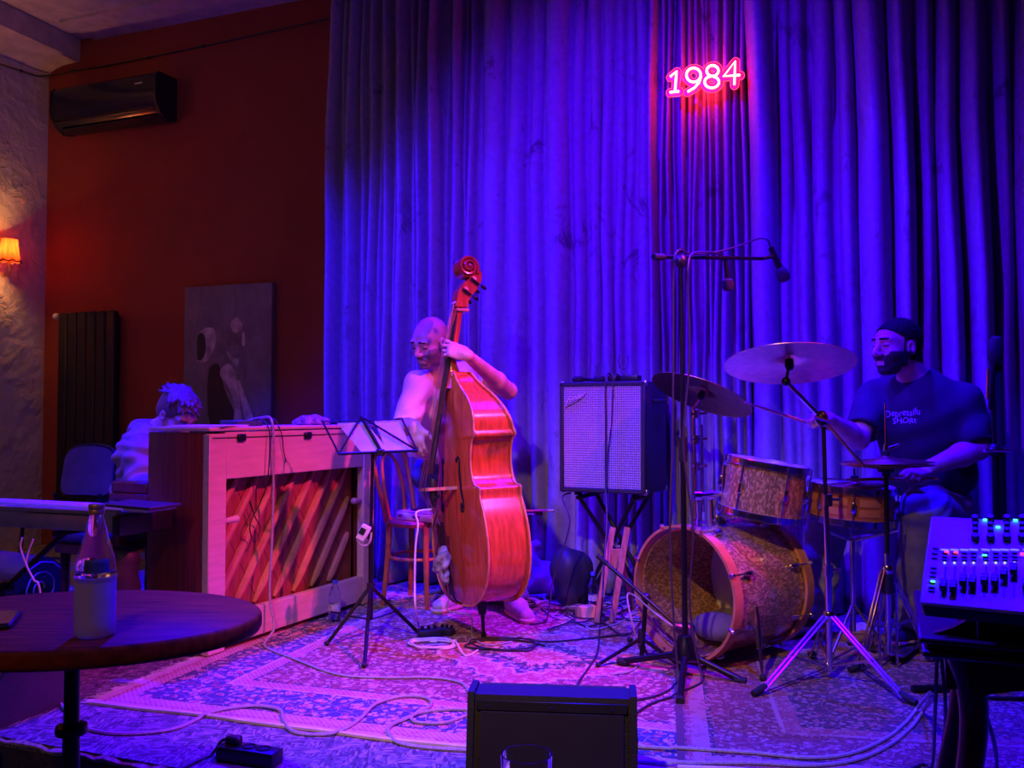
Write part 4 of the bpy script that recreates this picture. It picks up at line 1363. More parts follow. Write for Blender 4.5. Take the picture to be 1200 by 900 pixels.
def plate_mesh(y_edge, arch, sgn, over):
    vs_, fs_ = [], []
    rings = [1.0, 0.985, 0.93, 0.82, 0.66, 0.45, 0.22]
    cz = 0.48
    for ri, s in enumerate(rings):
        for (x, z) in loop:
            # shrink towards the long centre line
            zc_ = min(max(z, 0.22), 0.86)
            px, pz = x * s, zc_ + (z - zc_) * s if s < 1 else z
            if s < 1:
                pz = zc_ + (z - zc_) * s
            k_ = 1 + over * (1 if ri == 0 else 0)
            hgt = arch * (1 - s ** 2.2)
            vs_.append((px * k_, y_edge + sgn * hgt + (bend(pz) if sgn < 0 else 0), B0 + pz))
    for r_ in range(len(rings) - 1):
        for i in range(nL):
            a_, b_ = r_ * nL + i, r_ * nL + (i + 1) % nL
            fs_.append((a_, b_, b_ + nL, a_ + nL) if sgn < 0 else (b_, a_, a_ + nL, b_ + nL))
    last = (len(rings) - 1) * nL
    fs_.append(tuple(last + i for i in range(nL))[::(1 if sgn < 0 else -1)])
    # rim of the plate
    b0 = len(vs_)
    for (x, z) in loop:
        vs_.append((x * (1 + over), y_edge - sgn * 0.007 + (bend(z) if sgn < 0 else 0), B0 + z))
    for i in range(nL):
        j = (i + 1) % nL
        fs_.append((i, j, b0 + j, b0 + i) if sgn > 0 else (j, i, b0 + i, b0 + j))
    fs_.append(tuple(b0 + i for i in range(nL))[::(1 if sgn > 0 else -1)])
    return vs_, fs_
v_, f_ = plate_mesh(0.0, 0.026, 1, 0.02)
top = mesh_obj('front_plate', v_, f_, VARNISH, t, sharp=50)
v_, f_ = plate_mesh(-0.200, 0.014, -1, 0.02)
mesh_obj('back_plate', v_, f_, VARNISH, t, sharp=50)
# ribs taper towards the neck at the shoulders
vs_, fs_ = [], []
for (x, z) in loop:
    vs_.append((x * 0.975, -0.006, B0 + 0.531 + (z - 0.531) * 0.985))
for (x, z) in loop:
    vs_.append((x * 0.975, -0.195 + bend(z), B0 + 0.531 + (z - 0.531) * 0.985))
for i in range(nL):
    j = (i + 1) % nL
    fs_.append((i, j, nL + j, nL + i))
mesh_obj('ribs', vs_, fs_, VARNISH, t, sharp=40)
MB().tube([(x * 1.022, 0.0, B0 + 0.531 + (z - 0.531) * 1.004) for x, z in loop], 0.0042, 6, closed=True).build('front_edging', VARNISHD, t)
MB().tube([(x * 1.022, -0.200 + bend(z), B0 + 0.531 + (z - 0.531) * 1.004) for x, z in loop], 0.0042, 6, closed=True).build('back_edging', VARNISHD, t)
# sound holes: f shapes laid into the arch of the front
def arch_y(x, z):
    w_ = np.interp(z, [p[1] for p in half], [p[0] for p in half])
    s = min(abs(x) / max(w_, 0.01), 1)
    return 0.026 * (1 - s ** 2.2)
for sx in (-1, 1):
    fp = [(0.082, 0.655), (0.098, 0.668), (0.108, 0.650), (0.103, 0.60), (0.112, 0.54), (0.128, 0.49), (0.138, 0.455), (0.130, 0.425), (0.112, 0.43), (0.116, 0.45)]
    pts = [V((sx * x, 0.0, B0 + z)) for x, z in fp]
    pts, rr = spline(pts, 5, False, [0.010, 0.006, 0.006, 0.008, 0.009, 0.008, 0.006, 0.006, 0.008, 0.009])
    pts = [V((p.x, arch_y(p.x, p.z - B0) + 0.0015, p.z)) for p in pts]
    h_ = MB().tube(pts, rr, 8, flat=0.30, up=(0, 1, 0))
    h_.ball((pts[0].x, pts[0].y, pts[0].z), (0.013, 0.003, 0.013), 8).ball((pts[-1].x, pts[-1].y, pts[-1].z), (0.014, 0.003, 0.014), 8)
    h_.build('sound_hole', M('sound_hole_dark', (0.004, 0.003, 0.003), 0.9), t)
# neck, fingerboard, strings
zn, zb = B0 + 1.395, B0 + 0.53
ynut, ybr = -0.048, 0.165
ys = lambda z: ynut + 0.012 + (ybr - ynut - 0.012) * (zn - z) / (zn - zb)
MB().tube([(0, ys(B0 + 1.0) - 0.06, B0 + 0.985), (0, ys(B0 + 1.06) - 0.055, B0 + 1.06), (0, ys(B0 + 1.12) - 0.038, B0 + 1.13), (0, ys(B0 + 1.3) - 0.032, B0 + 1.30), (0, ynut - 0.016, zn + 0.01)], [0.052, 0.036, 0.026, 0.024, 0.024], 14, k=5, up=(1, 0, 0)).build('neck', VARNISH, t)
MB().box((0, -0.035, B0 + 1.045), (0.085, 0.10, 0.05), None, 0.02, 3).build('neck_heel', VARNISH, t)
fb = MB()
vs_, fs_ = [], []
for i in range(13):
    z = zn - (zn - (B0 + 0.60)) * i / 12
    w_ = 0.021 + 0.022 * i / 12
    y0 = ys(z) - 0.010
    for (x, y) in ((-w_, -0.014), (-w_, -0.006), (-w_ * 0.5, 0.001), (0, 0.004), (w_ * 0.5, 0.001), (w_, -0.006), (w_, -0.014)):
        vs_.append((x, y0 + y - 0.002, z))
for i in range(12):
    for j in range(7):
        a_, b_ = i * 7 + j, i * 7 + (j + 1) % 7
        fs_.append((a_, b_, b_ + 7, a_ + 7))
fs_ += [tuple(range(7))[::-1], tuple(84 + j for j in range(7))]
mesh_obj('fingerboard', vs_, fs_, EBONY, t)
MB().box((0, ynut + 0.002, zn + 0.004), (0.044, 0.026, 0.009), None, 0.002).build('nut', IVORY, t)
ztail = B0 + 0.36
for i in range(4):
    u_ = (i - 1.5)
    MB().tube([(u_ * 0.006, ynut - 0.035, zn + 0.06), (u_ * 0.0095, ynut + 0.015, zn), (u_ * 0.024, ybr + 0.008 - 0.003 * abs(u_), zb), (u_ * 0.016, 0.092, ztail)], 0.0013 + 0.0004 * (3 - i), 6).build('string', GUT, t)
# bridge with feet and cut-out
br = MB()
poly = [(-0.075, 0.0), (-0.045, 0.0), (-0.030, 0.05), (-0.012, 0.062), (0.012, 0.062), (0.030, 0.05), (0.045, 0.0), (0.075, 0.0), (0.066, 0.03), (0.060, 0.06), (0.066, 0.085), (0.048, 0.105), (0.050, 0.135), (0.025, 0.146), (0, 0.149), (-0.025, 0.146), (-0.050, 0.135), (-0.048, 0.105), (-0.066, 0.085), (-0.060, 0.06), (-0.066, 0.03)]
br.prism(poly, 0.014, basis((1, 0, 0), (0, 1, 0), (0, 0, 1), (0, 0.018, zb - 0.007))).build('bridge', MAPLE, t, smooth=False)
# tail piece, tail wire, end pin
tp = MB()
vs_, fs_ = [], []
for i, (z, w_, y) in enumerate(((ztail + 0.02, 0.046, 0.088), (ztail - 0.06, 0.042, 0.084), (B0 + 0.16, 0.030, 0.062), (B0 + 0.05, 0.022, 0.044))):
    for (x, yy) in ((-w_, -0.004), (-w_ * 0.6, 0.008), (0, 0.012), (w_ * 0.6, 0.008), (w_, -0.004), (0, -0.008)):
        vs_.append((x, y + yy, z))
for i in range(3):
    for j in range(6):
        a_, b_ = i * 6 + j, i * 6 + (j + 1) % 6
        fs_.append((a_, b_, b_ + 6, a_ + 6))
fs_ += [tuple(range(6))[::-1], tuple(18 + j for j in range(6))]
mesh_obj('tailpiece', vs_, fs_, EBONY, t)
MB().tube([(0, 0.044, B0 + 0.055), (0, 0.02, B0 + 0.012), (0, -0.05, B0 - 0.006)], 0.004, 6, k=4).build('tail_wire', BLACKM, t)
MB().lathe([(0.028, B0 + 0.01), (0.030, B0 - 0.005), (0.022, B0 - 0.03), (0.018, B0 - 0.055), (0.009, B0 - 0.058), (0.0075, 0.03), (0.011, 0.028), (0.013, 0.001)][::-1], (0, -0.10, 0), 16).build('end_pin', BLACKM, t)
# peg box and scroll, in the plane of the strings
def yz(px, py):
    return (ynut + 0.012 - (px - 541) / 222.0, zn + (363 - py) / 246.0)
pb = [(541, 367), (545, 349), (551.5, 339), (559, 333), (562, 325), (570, 321), (573.5, 327), (572, 336), (567, 345), (560, 354), (555.5, 361), (555, 368)]
poly = [yz(*p) for p in pb]
Mx = basis((0, 1, 0), (0, 0, 1), (1, 0, 0))
hx = 0.032
MB().prism(poly, 2 * hx, Matrix.Translation((-hx, 0, 0)) @ Mx).build('peg_box', VARNISH, t, sharp=30)
cy, cz = yz(557.5, 319.5)
sc = MB()
sc.cyl((-0.036, cy, cz), (0.036, cy, cz), 0.050, n=32).build('scroll', VARNISH, t)
for sx in (-1, 1):
    pts, rs = [], []
    for i in range(46):
        a_ = R(-35 + i * 17)
        r_ = 0.052 - 0.042 * i / 45
        pts.append((sx * (0.034 + 0.020 * i / 45), cy - r_ * math.cos(a_), cz + r_ * math.sin(a_)))
        rs.append(0.0085 - 0.002 * i / 45)
    MB().tube(pts, rs, 7, up=(1, 0, 0)).ball((sx * 0.05, cy, cz), (0.018, 0.012, 0.012), 8).build('volute', VARNISH, t)
mb = MB()
mb.box((0, *yz(549, 371)), (0.068, 0.066, 0.016), None, 0.004).build('collar', VARNISHD, t)
for i, (px, py) in enumerate(((563, 334), (553, 347))):
    y, z = yz(px, py)
    for sx in (-1, 1):
        pl_ = MB().cyl((sx * hx, y, z), (sx * (hx + 0.006), y, z), 0.013, n=14)
        m_ = pl_.build('tuning_machine', STEEL, t)
        MB().box((sx * (hx + 0.010), y - 0.004, z - 0.012), (0.010, 0.052, 0.010), (R(38), 0, 0), 0.003).build('worm_shaft', BLACKM, m_)
        q = V((sx * (hx + 0.010), y - 0.045, z - 0.040))
        MB().ball(q, (0.008, 0.018, 0.010), 8, (R(38), 0, 0)).build('tuning_key', BLACKM, m_)
# clip microphone and cloth wound round the tailpiece
MB().tube([(-0.045, 0.10, zb - 0.03), (-0.03, 0.13, zb - 0.06), (-0.02, 0.12, zb - 0.11)], 0.006, 6, k=4).build('microphone_clip', BLACKM, t)
MB().tube([(-0.02, 0.115, zb + 0.045), (-0.02, 0.118, zb + 0.02), (-0.02, 0.12, zb - 0.07), (-0.02, 0.12, zb - 0.085)], [0.018, 0.021, 0.014, 0.011], 12).build('clip_microphone', BLACK, t)
f = Sdf((-0.10, 0.0, B0 + 0.10), (0.10, 0.18, B0 + 0.32), 0.004)
f.ell((-0.028, 0.088, B0 + 0.215), (0.045, 0.03, 0.055), k=.02).ell((0.01, 0.095, B0 + 0.18), (0.04, 0.03, 0.04), k=.02).ell((-0.02, 0.085, B0 + 0.14), (0.03, 0.022, 0.04), k=.02)
P, Q = f.mesh()
P = wrinkle(P, Q, 0.006, [((1, 0, 1), 110, 0, 1.5), ((0, 0.5, 1), 140, 1, 1.5)])
mesh_obj('cloth_wrap', [tuple(p) for p in P], [tuple(q) for q in Q], M('striped_cloth', (0.30, 0.30, 0.26), 0.9, var=0.9, scale=34), t, sharp=180)
MB().tube([(-0.02, 0.115, zb - 0.08), (-0.06, 0.12, zb - 0.10), (0.02, 0.115, zb - 0.18), (-0.03, 0.112, zb - 0.24), (0.03, 0.10, zb - 0.30), (-0.01, 0.085, zb - 0.37), (0.02, 0.07, zb - 0.42), (0.0, 0.06, B0 + 0.03)], 0.003, 6, k=6).build('microphone_wire', CABLEB, t)
# cables from the bass to the floor
bw = lambda x, y, z: BM @ V((x, y, z))
zc = ZR + 0.006
cable('braided_cable', 'pale braided cable curving from the bass bridge down to the pedals on the rug',
      [bw(-0.02, 0.13, zb - 0.09), bw(0.02, 0.19, zb - 0.10), W(490, 615, 4.02), W(487, 640, 4.02), W(486, 680, 4.02), W(487, 715, 4.02), G(492, 738, zc), G(500, 750, zc), G(512, 752, zc)], 0.0048, CABLEW)
cable('audio_cable', 'grey cable dropping from the bass tailpiece to the rug beside the end pin',
      [bw(0.0, 0.062, B0 + 0.03), bw(0.0, 0.07, B0 - 0.02), W(551, 722, 4.12), G(553, 744, zc), G(560, 752, zc), G(575, 756, zc), G(600, 752, zc)], 0.004, CABLEG)
# bow in its quiver behind the bass
qa, qb = W(612, 598.6, 4.83), W(646, 598.2, 4.83)
t2 = thing('bass_bow', 'bass bow lying over the cream case and sticking out behind the double bass', 'bow', qa)
MB().tube([qa - (qb - qa) * 3.2, qb], 0.007, 8).build('bow_stick', MAPLE, t2, world=True)
MB().box((0.085, 0, -0.014), (0.05, 0.012, 0.022)).build('frog', EBONY, t2)
MB().tube([qa - (qb - qa) * 3.1 + V((0, -0.013, 0.0)), qa + (qb - qa) * 0.45 + V((0, -0.004, -0.018))], 0.003, 6).build('bow_hair', CABLEW, t2, world=True)
MB().cyl(qb - (qb - qa) * 0.02, qb + (qb - qa) * 0.08, 0.009).build('end_screw', STEEL, t2, world=True)
# ------------------------------------------------------------------ people: shared anatomy
def frame(fwd, up=(0, 0, 1)):
    """rotation whose y looks forward, x to the person's right, z up"""
    y = V(fwd).normalized()
    x = y.cross(V(up)).normalized()
    z = x.cross(y)
    return basis(x, y, z).to_3x3()

def head(f, c, Rm, s=1.0, neck_to=None, jaw=1.0):
    L = lambda x, y, z: c + Rm @ (V((x, y, z)) * s)
    e = lambda p, r, **kw: f.ell(L(*p), tuple(q * s for q in r), Rm, **kw)
    e((0, -0.018, 0.036), (0.076, 0.098, 0.086))
    e((0, 0.030, -0.045), (0.058 * jaw, 0.062, 0.070), k=0.03)
    e((0, 0.058, 0.02), (0.056, 0.040, 0.062), k=0.02)
    e((0, 0.074, -0.098), (0.024, 0.020, 0.018), k=0.02)
    for sx in (-1, 1):
        e((sx * 0.042, 0.055, -0.028), (0.024, 0.028, 0.026), k=0.02)
        f.cone(L(sx * 0.012, 0.094, 0.030), L(sx * 0.046, 0.080, 0.032), 0.010 * s, 0.009 * s, k=0.012 * s)
        e((sx * 0.031, 0.104, 0.008), (0.018, 0.016, 0.012), k=0.010, cut=True)
        e((sx * 0.031, 0.080, 0.008), (0.016, 0.014, 0.013), k=0.004)
        e((sx * 0.079, -0.006, -0.008), (0.009, 0.022, 0.033), k=0.006)
        e((sx * 0.084, 0.000, -0.006), (0.008, 0.010, 0.016), k=0.006, cut=True)
        f.cone(L(sx * 0.012, 0.106, -0.030), L(sx * 0.010, 0.102, -0.032), 0.009 * s, 0.009 * s, k=0.008 * s)
    f.cone(L(0, 0.094, 0.020), L(0, 0.118, -0.024), 0.009 * s, 0.0125 * s, k=0.010 * s)
    f.cone(L(-0.018, 0.088, -0.060), L(0.018, 0.088, -0.060), 0.009 * s, k=0.008 * s)
    f.cone(L(-0.015, 0.087, -0.074), L(0.015, 0.087, -0.074), 0.010 * s, k=0.008 * s)
    e((0, 0.104, -0.067), (0.026, 0.010, 0.0025), k=0.004, cut=True)
    if neck_to is not None:
        f.cone(L(0, -0.028, -0.045), neck_to, 0.054 * s, 0.060 * s, k=0.03)
    return L

def hand(f, wrist, fdir, back, side, curl=(25, 35, 25), s=1.0, spread=6, thumb=(0.5, 0.6, -0.35), curls=None):
    """fdir: wrist to knuckles, back: out of the back of the hand, side: towards the thumb"""
    fd = V(fdir).normalized(); bk = V(back); bk = (bk - fd * bk.dot(fd)).normalized()
    sd = fd.cross(bk)
    if sd.dot(V(side)) < 0:
        sd = -sd
    w = V(wrist)
    Rm = basis(sd, bk, fd).to_3x3()
    f.ell(w + fd * 0.050 * s, (0.041 * s, 0.016 * s, 0.052 * s), Rm, k=0.012)
    f.ell(w + fd * 0.075 * s, (0.041 * s, 0.014 * s, 0.022 * s), Rm, k=0.010)
    f.cone(w, w + fd * 0.03 * s, 0.026 * s, 0.026 * s, k=0.015)
    tips = []
    for i, (o, ln, r) in enumerate(((0.029, 0.074, 0.0092), (0.010, 0.082, 0.0096), (-0.010, 0.076, 0.0092), (-0.028, 0.060, 0.0082))):
        p = w + fd * (0.090 - 0.006 * abs(i - 1)) * s + sd * o * s
        a = 0.0
        dirn = (fd + sd * math.tan(R(spread * (1.5 - i)))).normalized()
        cs = curls[i] if curls else curl
        for j, fr in enumerate((0.46, 0.30, 0.24)):
            a += R(cs[j])
            d_ = (dirn * math.cos(a) - bk * math.sin(a)).normalized()
            q_ = p + d_ * ln * fr * s
            f.cone(p, q_, r * (1 - 0.10 * j) * s, r * (0.92 - 0.10 * j) * s, k=0.006)
            p = q_
        tips.append(p)
    b0 = w + fd * 0.022 * s + sd * 0.026 * s - bk * 0.004 * s
    td = (fd * thumb[0] + sd * thumb[1] + bk * thumb[2]).normalized()
    b1 = b0 + td * 0.040 * s
    td2 = (td * 0.8 + fd * 0.5 - bk * 0.1).normalized()
    b2 = b1 + td2 * 0.030 * s
    td3 = (td2 * 0.8 + fd * 0.5 - bk * 0.2).normalized()
    b3 = b2 + td3 * 0.024 * s
    f.cone(b0, b1, 0.016 * s, 0.012 * s, k=0.012)
    f.cone(b1, b2, 0.0115 * s, 0.0105 * s, k=0.005)
    f.cone(b2, b3, 0.0105 * s, 0.0085 * s, k=0.005)
    return tips

def limb(f, pts, rs, k=0.02):
    for i in range(len(pts) - 1):
        f.cone(pts[i], pts[i + 1], rs[i], rs[i + 1], k)

def bounds(pts, m):
    a = np.array([tuple(p) for p in pts])
    return a.min(0) - m, a.max(0) + m

def patch_on(root, name, mat, P, Fq, keep, lift, noise=0.0):
    """thin layer over a region of a body surface (stubble, brows, short hair)"""
    n = normals(P, Fq)
    fm = keep[Fq].all(1)
    F2 = Fq[fm]
    used = np.unique(F2)
    mp = np.full(len(P), -1); mp[used] = np.arange(len(used))
    l_ = lift + noise * (rng.rand(len(used)) - 0.5)
    top = P[used] + n[used] * l_[:, None]
    bot = P[used] - n[used] * 0.003
    F3 = mp[F2]
    k_ = len(used)
    edges = {}
    for q in F3:
        for i in range(4):
            e = (q[i], q[(i + 1) % 4])
            if (e[1], e[0]) in edges:
                del edges[(e[1], e[0])]
            else:
                edges[e] = 1
    side = np.array([(b_, a_, a_ + k_, b_ + k_) for (a_, b_) in edges]) if edges else np.zeros((0, 4), int)
    allF = np.concatenate([F3, F3[:, ::-1] + k_, side])
    return fast_mesh(name, np.concatenate([top, bot]), allF, mat, root)

def local(P, c, Rm, s):
    return ((P - np.array(c)) @ np.array(Rm)) / s

def shoe(root, name, heel, toe, mat, z0, s=1.0):
    h, t_ = V(heel), V(toe)
    d_ = (t_ - h).normalized()
    lo, hi = bounds([h, t_], 0.14)
    lo[2] = z0 - 0.02
    f = Sdf(lo, hi + np.array([0, 0, 0.05]), 0.005)
    up = V((0, 0, 1))
    f.cone(h + up * 0.045, h + d_ * 0.10 + up * 0.05, 0.042, 0.044, k=0.03)
    f.cone(h + d_ * 0.08 + up * 0.045, t_ - d_ * 0.035 + up * 0.030, 0.044, 0.038, k=0.03)
    f.cone(h + up * 0.05 + d_ * 0.02, h + up * 0.11 + d_ * 0.015, 0.040, 0.042, k=0.03)
    f.half((0, 0, z0 + 0.018), (0, 0, -1))
    P, Q = f.mesh()
    u_ = fast_mesh(name, P, Q, mat, root)
    f = Sdf(lo, hi, 0.005)
    f.cone(h + up * 0.02, h + d_ * 0.10 + up * 0.02, 0.045, 0.044, k=0.03)
    f.cone(h + d_ * 0.08 + up * 0.02, t_ - d_ * 0.03 + up * 0.02, 0.045, 0.042, k=0.03)
    f.half((0, 0, z0 + 0.022), (0, 0, 1)).half((0, 0, z0 + 0.001), (0, 0, -1))
    P, Q = f.mesh()
    fast_mesh('shoe_sole', P, Q, SOLE, u_)
    return u_

# ------------------------------------------------------------------ the bassist
fr_, fl_ = G(520, 722, ZR), G(603, 724, ZR)
t = thing('person', 'bald bearded man in a white t-shirt and jeans playing the double bass', 'person', V((-0.30, 4.72, ZR)))
MAN = t
hc = W(504, 401, 4.60)
hf = V((-0.50, -0.70, -0.40))
hR = frame(hf, (0.10, 0.0, 1))
neck = W(517, 441, 4.74)
chest = W(518, 470, 4.81)
belly = W(509, 515, 4.98)
pelv = V((-0.388, 5.18, 0.715))
shR, elR, wrR = W(489, 453, 4.66), W(474, 500, 4.54), W(487, 500, 4.27)
npk = BM @ V((0, ys(B0 + 1.19) - 0.02, B0 + 1.19))      # where the hand holds the neck
shL, elL = W(551, 438, 4.80), W(596, 458, 4.58)
wrL = npk + V((0.085, -0.055, -0.045))
hipR, hipL = pelv + V((-0.085, 0.03, -0.03)), pelv + V((0.11, 0.04, -0.03))
ankR, ankL = V((-0.27, 4.86, ZR + 0.09)), fl_ + V((0.0, 0.12, 0.09))
knR, knL = V((-0.245, 5.14, 0.43)), (hipL + ankL) / 2 + V((0.02, -0.03, 0))
f = Sdf(*bounds([hc + V((0, 0, .16)), hc - V((.1, .12, 0)), elL, elR, wrR - V((0, .14, 0)), wrL - V((.16, .03, 0)), ankR - V((0.02, 0.02, 0)), ankL, shL], 0.08), 0.004)
hL = head(f, hc, hR, 1.02, neck)
f.ell(chest, (0.155, 0.10, 0.17), frame(hf * V((1, 1, 0))), k=.05)
f.ell(belly, (0.14, 0.10, 0.16), frame(hf * V((1, 1, 0))), k=.06)
f.ell(pelv, (0.14, 0.11, 0.12), k=.06)
limb(f, [neck, shR], [0.055, 0.055], .04); limb(f, [neck, shL], [0.055, 0.055], .04)
limb(f, [shR, elR], [0.052, 0.040]); limb(f, [elR, elR + (wrR - elR) * 0.35, wrR], [0.040, 0.042, 0.026])
limb(f, [shL, elL], [0.052, 0.041]); limb(f, [elL, elL + (wrL - elL) * 0.3, wrL], [0.041, 0.044, 0.027])
limb(f, [hipR, knR, ankR], [0.085, 0.055, 0.038], .03); limb(f, [hipL, knL, ankL], [0.085, 0.055, 0.038], .03)
hand(f, wrR, V((0.12, -0.35, -0.90)), V((-0.25, -0.75, 0.35)), V((1, -0.2, 0)), s=0.98, curls=((18, 30, 25), (22, 34, 26), (26, 36, 28), (24, 36, 28)), thumb=(0.6, 0.7, -0.1))
hand(f, wrL, V((-0.86, -0.05, 0.34)), V((0.10, -0.90, 0.40)), V((0.1, 0.2, 1)), s=0.98, curls=((22, 48, 38), (30, 55, 42), (38, 60, 42), (34, 55, 40)), thumb=(0.55, 0.35, -0.75), spread=10)
P, Q = f.mesh()
fast_mesh('body', P, Q, SKIN, t)
lp = local(P, hc, hR, 1.02)
nz_ = np.sin(lp[:, 0] * 210) * np.sin(lp[:, 1] * 190) * 0.004
front = (lp[:, 1] > 0.0)
jawm = front & (lp[:, 2] < -0.030 - 0.25 * np.maximum(0, 0.055 - lp[:, 1]) + nz_ + 0.02 * (np.abs(lp[:, 0]) > 0.045)) & (lp[:, 2] > -0.125) & ~((np.abs(lp[:, 0]) < 0.023) & (lp[:, 2] > -0.077) & (lp[:, 2] < -0.059)) & ~((lp[:, 1] > 0.098) & (lp[:, 2] > -0.048))
near = np.linalg.norm(lp, axis=1) < 0.16
patch_on(t, 'beard', BEARD, P, Q, jawm & near, 0.003, 0.002)
for sx in (-1, 1):
    bm_ = near & front & (np.abs(lp[:, 0] - sx * 0.031) < 0.020) & (np.abs(lp[:, 2] - 0.034 - 0.006 * (1 - np.abs(lp[:, 0]) / 0.03)) < 0.0042)
    patch_on(t, 'eyebrow', HAIRD, P, Q, bm_, 0.002)
    em_ = near & front & (np.abs(lp[:, 0] - sx * 0.031) < 0.016) & (np.abs(lp[:, 2] - 0.002) < 0.0035)
    patch_on(t, 'eyelash', HAIRD, P, Q, em_, 0.0015)
# t-shirt
f = Sdf(*bounds([shR, elR, shL, elL, neck, pelv], 0.22), 0.006)
Rt = frame(V((-0.45, -0.85, 0)))
f.ell(chest + V((0, 0, .0)), (0.185, 0.118, 0.18), Rt, k=.05)
f.ell(belly + V((0, 0, -.02)), (0.175, 0.125, 0.19), Rt, k=.07)
f.cone(shR, neck + V((-.02, 0, .0)), 0.074, 0.060, k=.05); f.cone(shL, neck + V((.02, 0, .0)), 0.074, 0.060, k=.05)
slR = shR + (elR - shR) * 0.98
f.cone(shR, slR, 0.074, 0.068, k=.03)
slL = shL + (elL - shL) * 0.52
f.cone(shL, slL, 0.074, 0.070, k=.03)
f.cone(neck + V((0, 0, 0.03)), hc, 0.060, 0.062, k=.004, cut=True)
f.cone(slR + (elR - shR).normalized() * 0.055, slR + (elR - shR).normalized() * 0.16 , 0.085, 0.09, k=.004, cut=True)
f.cone(slL + (elL - shL).normalized() * 0.075, slL + (elL - shL).normalized() * 0.20, 0.09, 0.10, k=.004, cut=True)
f.half(pelv + V((0, 0, 0.085)), (0, 0, -1))
P, Q = f.mesh()
P = wrinkle(P, Q, 0.011, [((0.7, 0, 0.7), 46, 0.3, 1.6), ((-0.5, 0.2, 0.8), 70, 1.2, 2.4), ((0.9, 0.3, -0.2), 34, 2.0, 1.6)])
fast_mesh('t_shirt', P, Q, TEE, t)
# jeans
f = Sdf(*bounds([pelv + V((0, 0, .12)), hipR, hipL, ankR, ankL], 0.17), 0.007)
f.ell(pelv + V((0, 0, 0.02)), (0.165, 0.13, 0.17), Rt, k=.05)
limb(f, [hipR, knR, ankR], [0.105, 0.080, 0.066], .04); limb(f, [hipL, knL, ankL], [0.105, 0.080, 0.066], .04)
f.half((0, 0, ankR.z - 0.01), (0, 0, -1)).half(pelv + V((0, 0, 0.125)), (0, 0, 1))
P, Q = f.mesh()
P = wrinkle(P, Q, 0.008, [((0.2, 0.1, 1), 48, 0.3, 1.6), ((0.7, 0.2, 0.7), 60, 1.2, 1.6)])
fast_mesh('jeans', P, Q, DENIM, t)
shoe(t, 'shoe', ankR + V((0.005, 0.02, -0.09)), ankR + V((-0.125, -0.20, -0.09)), SHOE, ZR)
shoe(t, 'shoe', fl_ + V((-0.01, 0.11, 0)), fl_ + V((0.07, -0.13, 0)), SHOE, ZR)

# ------------------------------------------------------------------ the drummer
def stick(p0, p1, root_label):
    d_ = (V(p1) - V(p0)).normalized()
    L_ = (V(p1) - V(p0)).length
    mb = MB().tube([V(p0), V(p0) + d_ * 0.02, V(p0) + d_ * L_ * 0.75, V(p0) + d_ * (L_ - 0.025), V(p0) + d_ * (L_ - 0.018), V(p0) + d_ * (L_ - 0.006), V(p1)], [0.005, 0.007, 0.007, 0.0036, 0.0048, 0.0046, 0.002], 8)
    return tag(mb.build('drumstick', MAPLE), root_label, 'drumstick')
t = thing('person', 'bearded drummer with short dark hair in a navy printed t-shirt', 'person', V((1.92, 4.15, ZR2)))
hc = W(1051, 407, 4.0)
hf = V((-0.93, -0.33, -0.03))
hR = frame(hf)
neck = W(1076, 449, 4.06)
chest = W(1078, 492, 4.06)
belly = W(1088, 548, 4.11)
pelv = W(1090, 592, 4.16)
shR, elR, wrR = W(1026, 466, 4.18), W(1006, 515, 4.02), W(972, 492, 3.84)
shL, elL, wrL = W(1129, 472, 3.98), W(1146, 526, 3.90), W(1091, 547, 3.80)
hipR, hipL = pelv + V((-0.10, 0.06, -0.02)), pelv + V((0.0, -0.10, -0.02))
knL, ankL = W(1083, 597, 3.80), V((1.78, 3.98, ZR2 + 0.09))
knR, ankR = V((1.46, 4.16, 0.56)), V((1.40, 4.17, ZR2 + 0.11))
f = Sdf(*bounds([hc + V((-.1, -.06, .16)), elL, elR, wrR - V((0.16, 0.1, 0)), ankR, ankL, shL + V((.05, 0, 0)), pelv + V((0, .1, 0)), wrL - V((.16, 0, 0))], 0.09), 0.004)
head(f, hc, hR, 1.03, neck)
ft = V((-0.62, -0.78, 0))
f.ell(chest, (0.17, 0.115, 0.18), frame(ft), k=.05)
f.ell(belly, (0.165, 0.13, 0.16), frame(ft), k=.06)
f.ell(pelv, (0.16, 0.14, 0.11), frame(ft), k=.06)
limb(f, [neck, shR], [0.058, 0.058], .04); limb(f, [neck, shL], [0.058, 0.058], .04)
limb(f, [shR, elR], [0.054, 0.044]); limb(f, [elR, elR + (wrR - elR) * 0.35, wrR], [0.044, 0.046, 0.029])
limb(f, [shL, elL], [0.056, 0.046]); limb(f, [elL, elL + (wrL - elL) * 0.35, wrL], [0.046, 0.050, 0.031])
limb(f, [hipR, knR, ankR], [0.09, 0.06, 0.042], .03); limb(f, [hipL, knL, ankL], [0.09, 0.06, 0.042], .03)
tR = hand(f, wrR, V((-0.85, -0.40, 0.20)), V((-0.1, 0.1, 1)), V((0.2, -1, 0.1)), curls=((50, 70, 45), (58, 74, 45), (62, 76, 45), (62, 74, 45)), thumb=(0.8, 0.4, -0.4))
tL = hand(f, wrL, V((-0.90, -0.30, -0.20)), V((-0.1, -0.5, 0.9)), V((-0.2, 0.6, 0.4)), curls=((46, 66, 45), (52, 72, 45), (58, 74, 45), (58, 72, 45)), thumb=(0.8, 0.4, -0.4))
P, Q = f.mesh()
fast_mesh('body', P, Q, SKIN2, t)
lp = local(P, hc, hR, 1.03)
near = np.linalg.norm(lp, axis=1) < 0.17
front = lp[:, 1] > -0.03
nz_ = np.sin(lp[:, 0] * 210 + 1) * np.sin(lp[:, 1] * 190) * 0.004
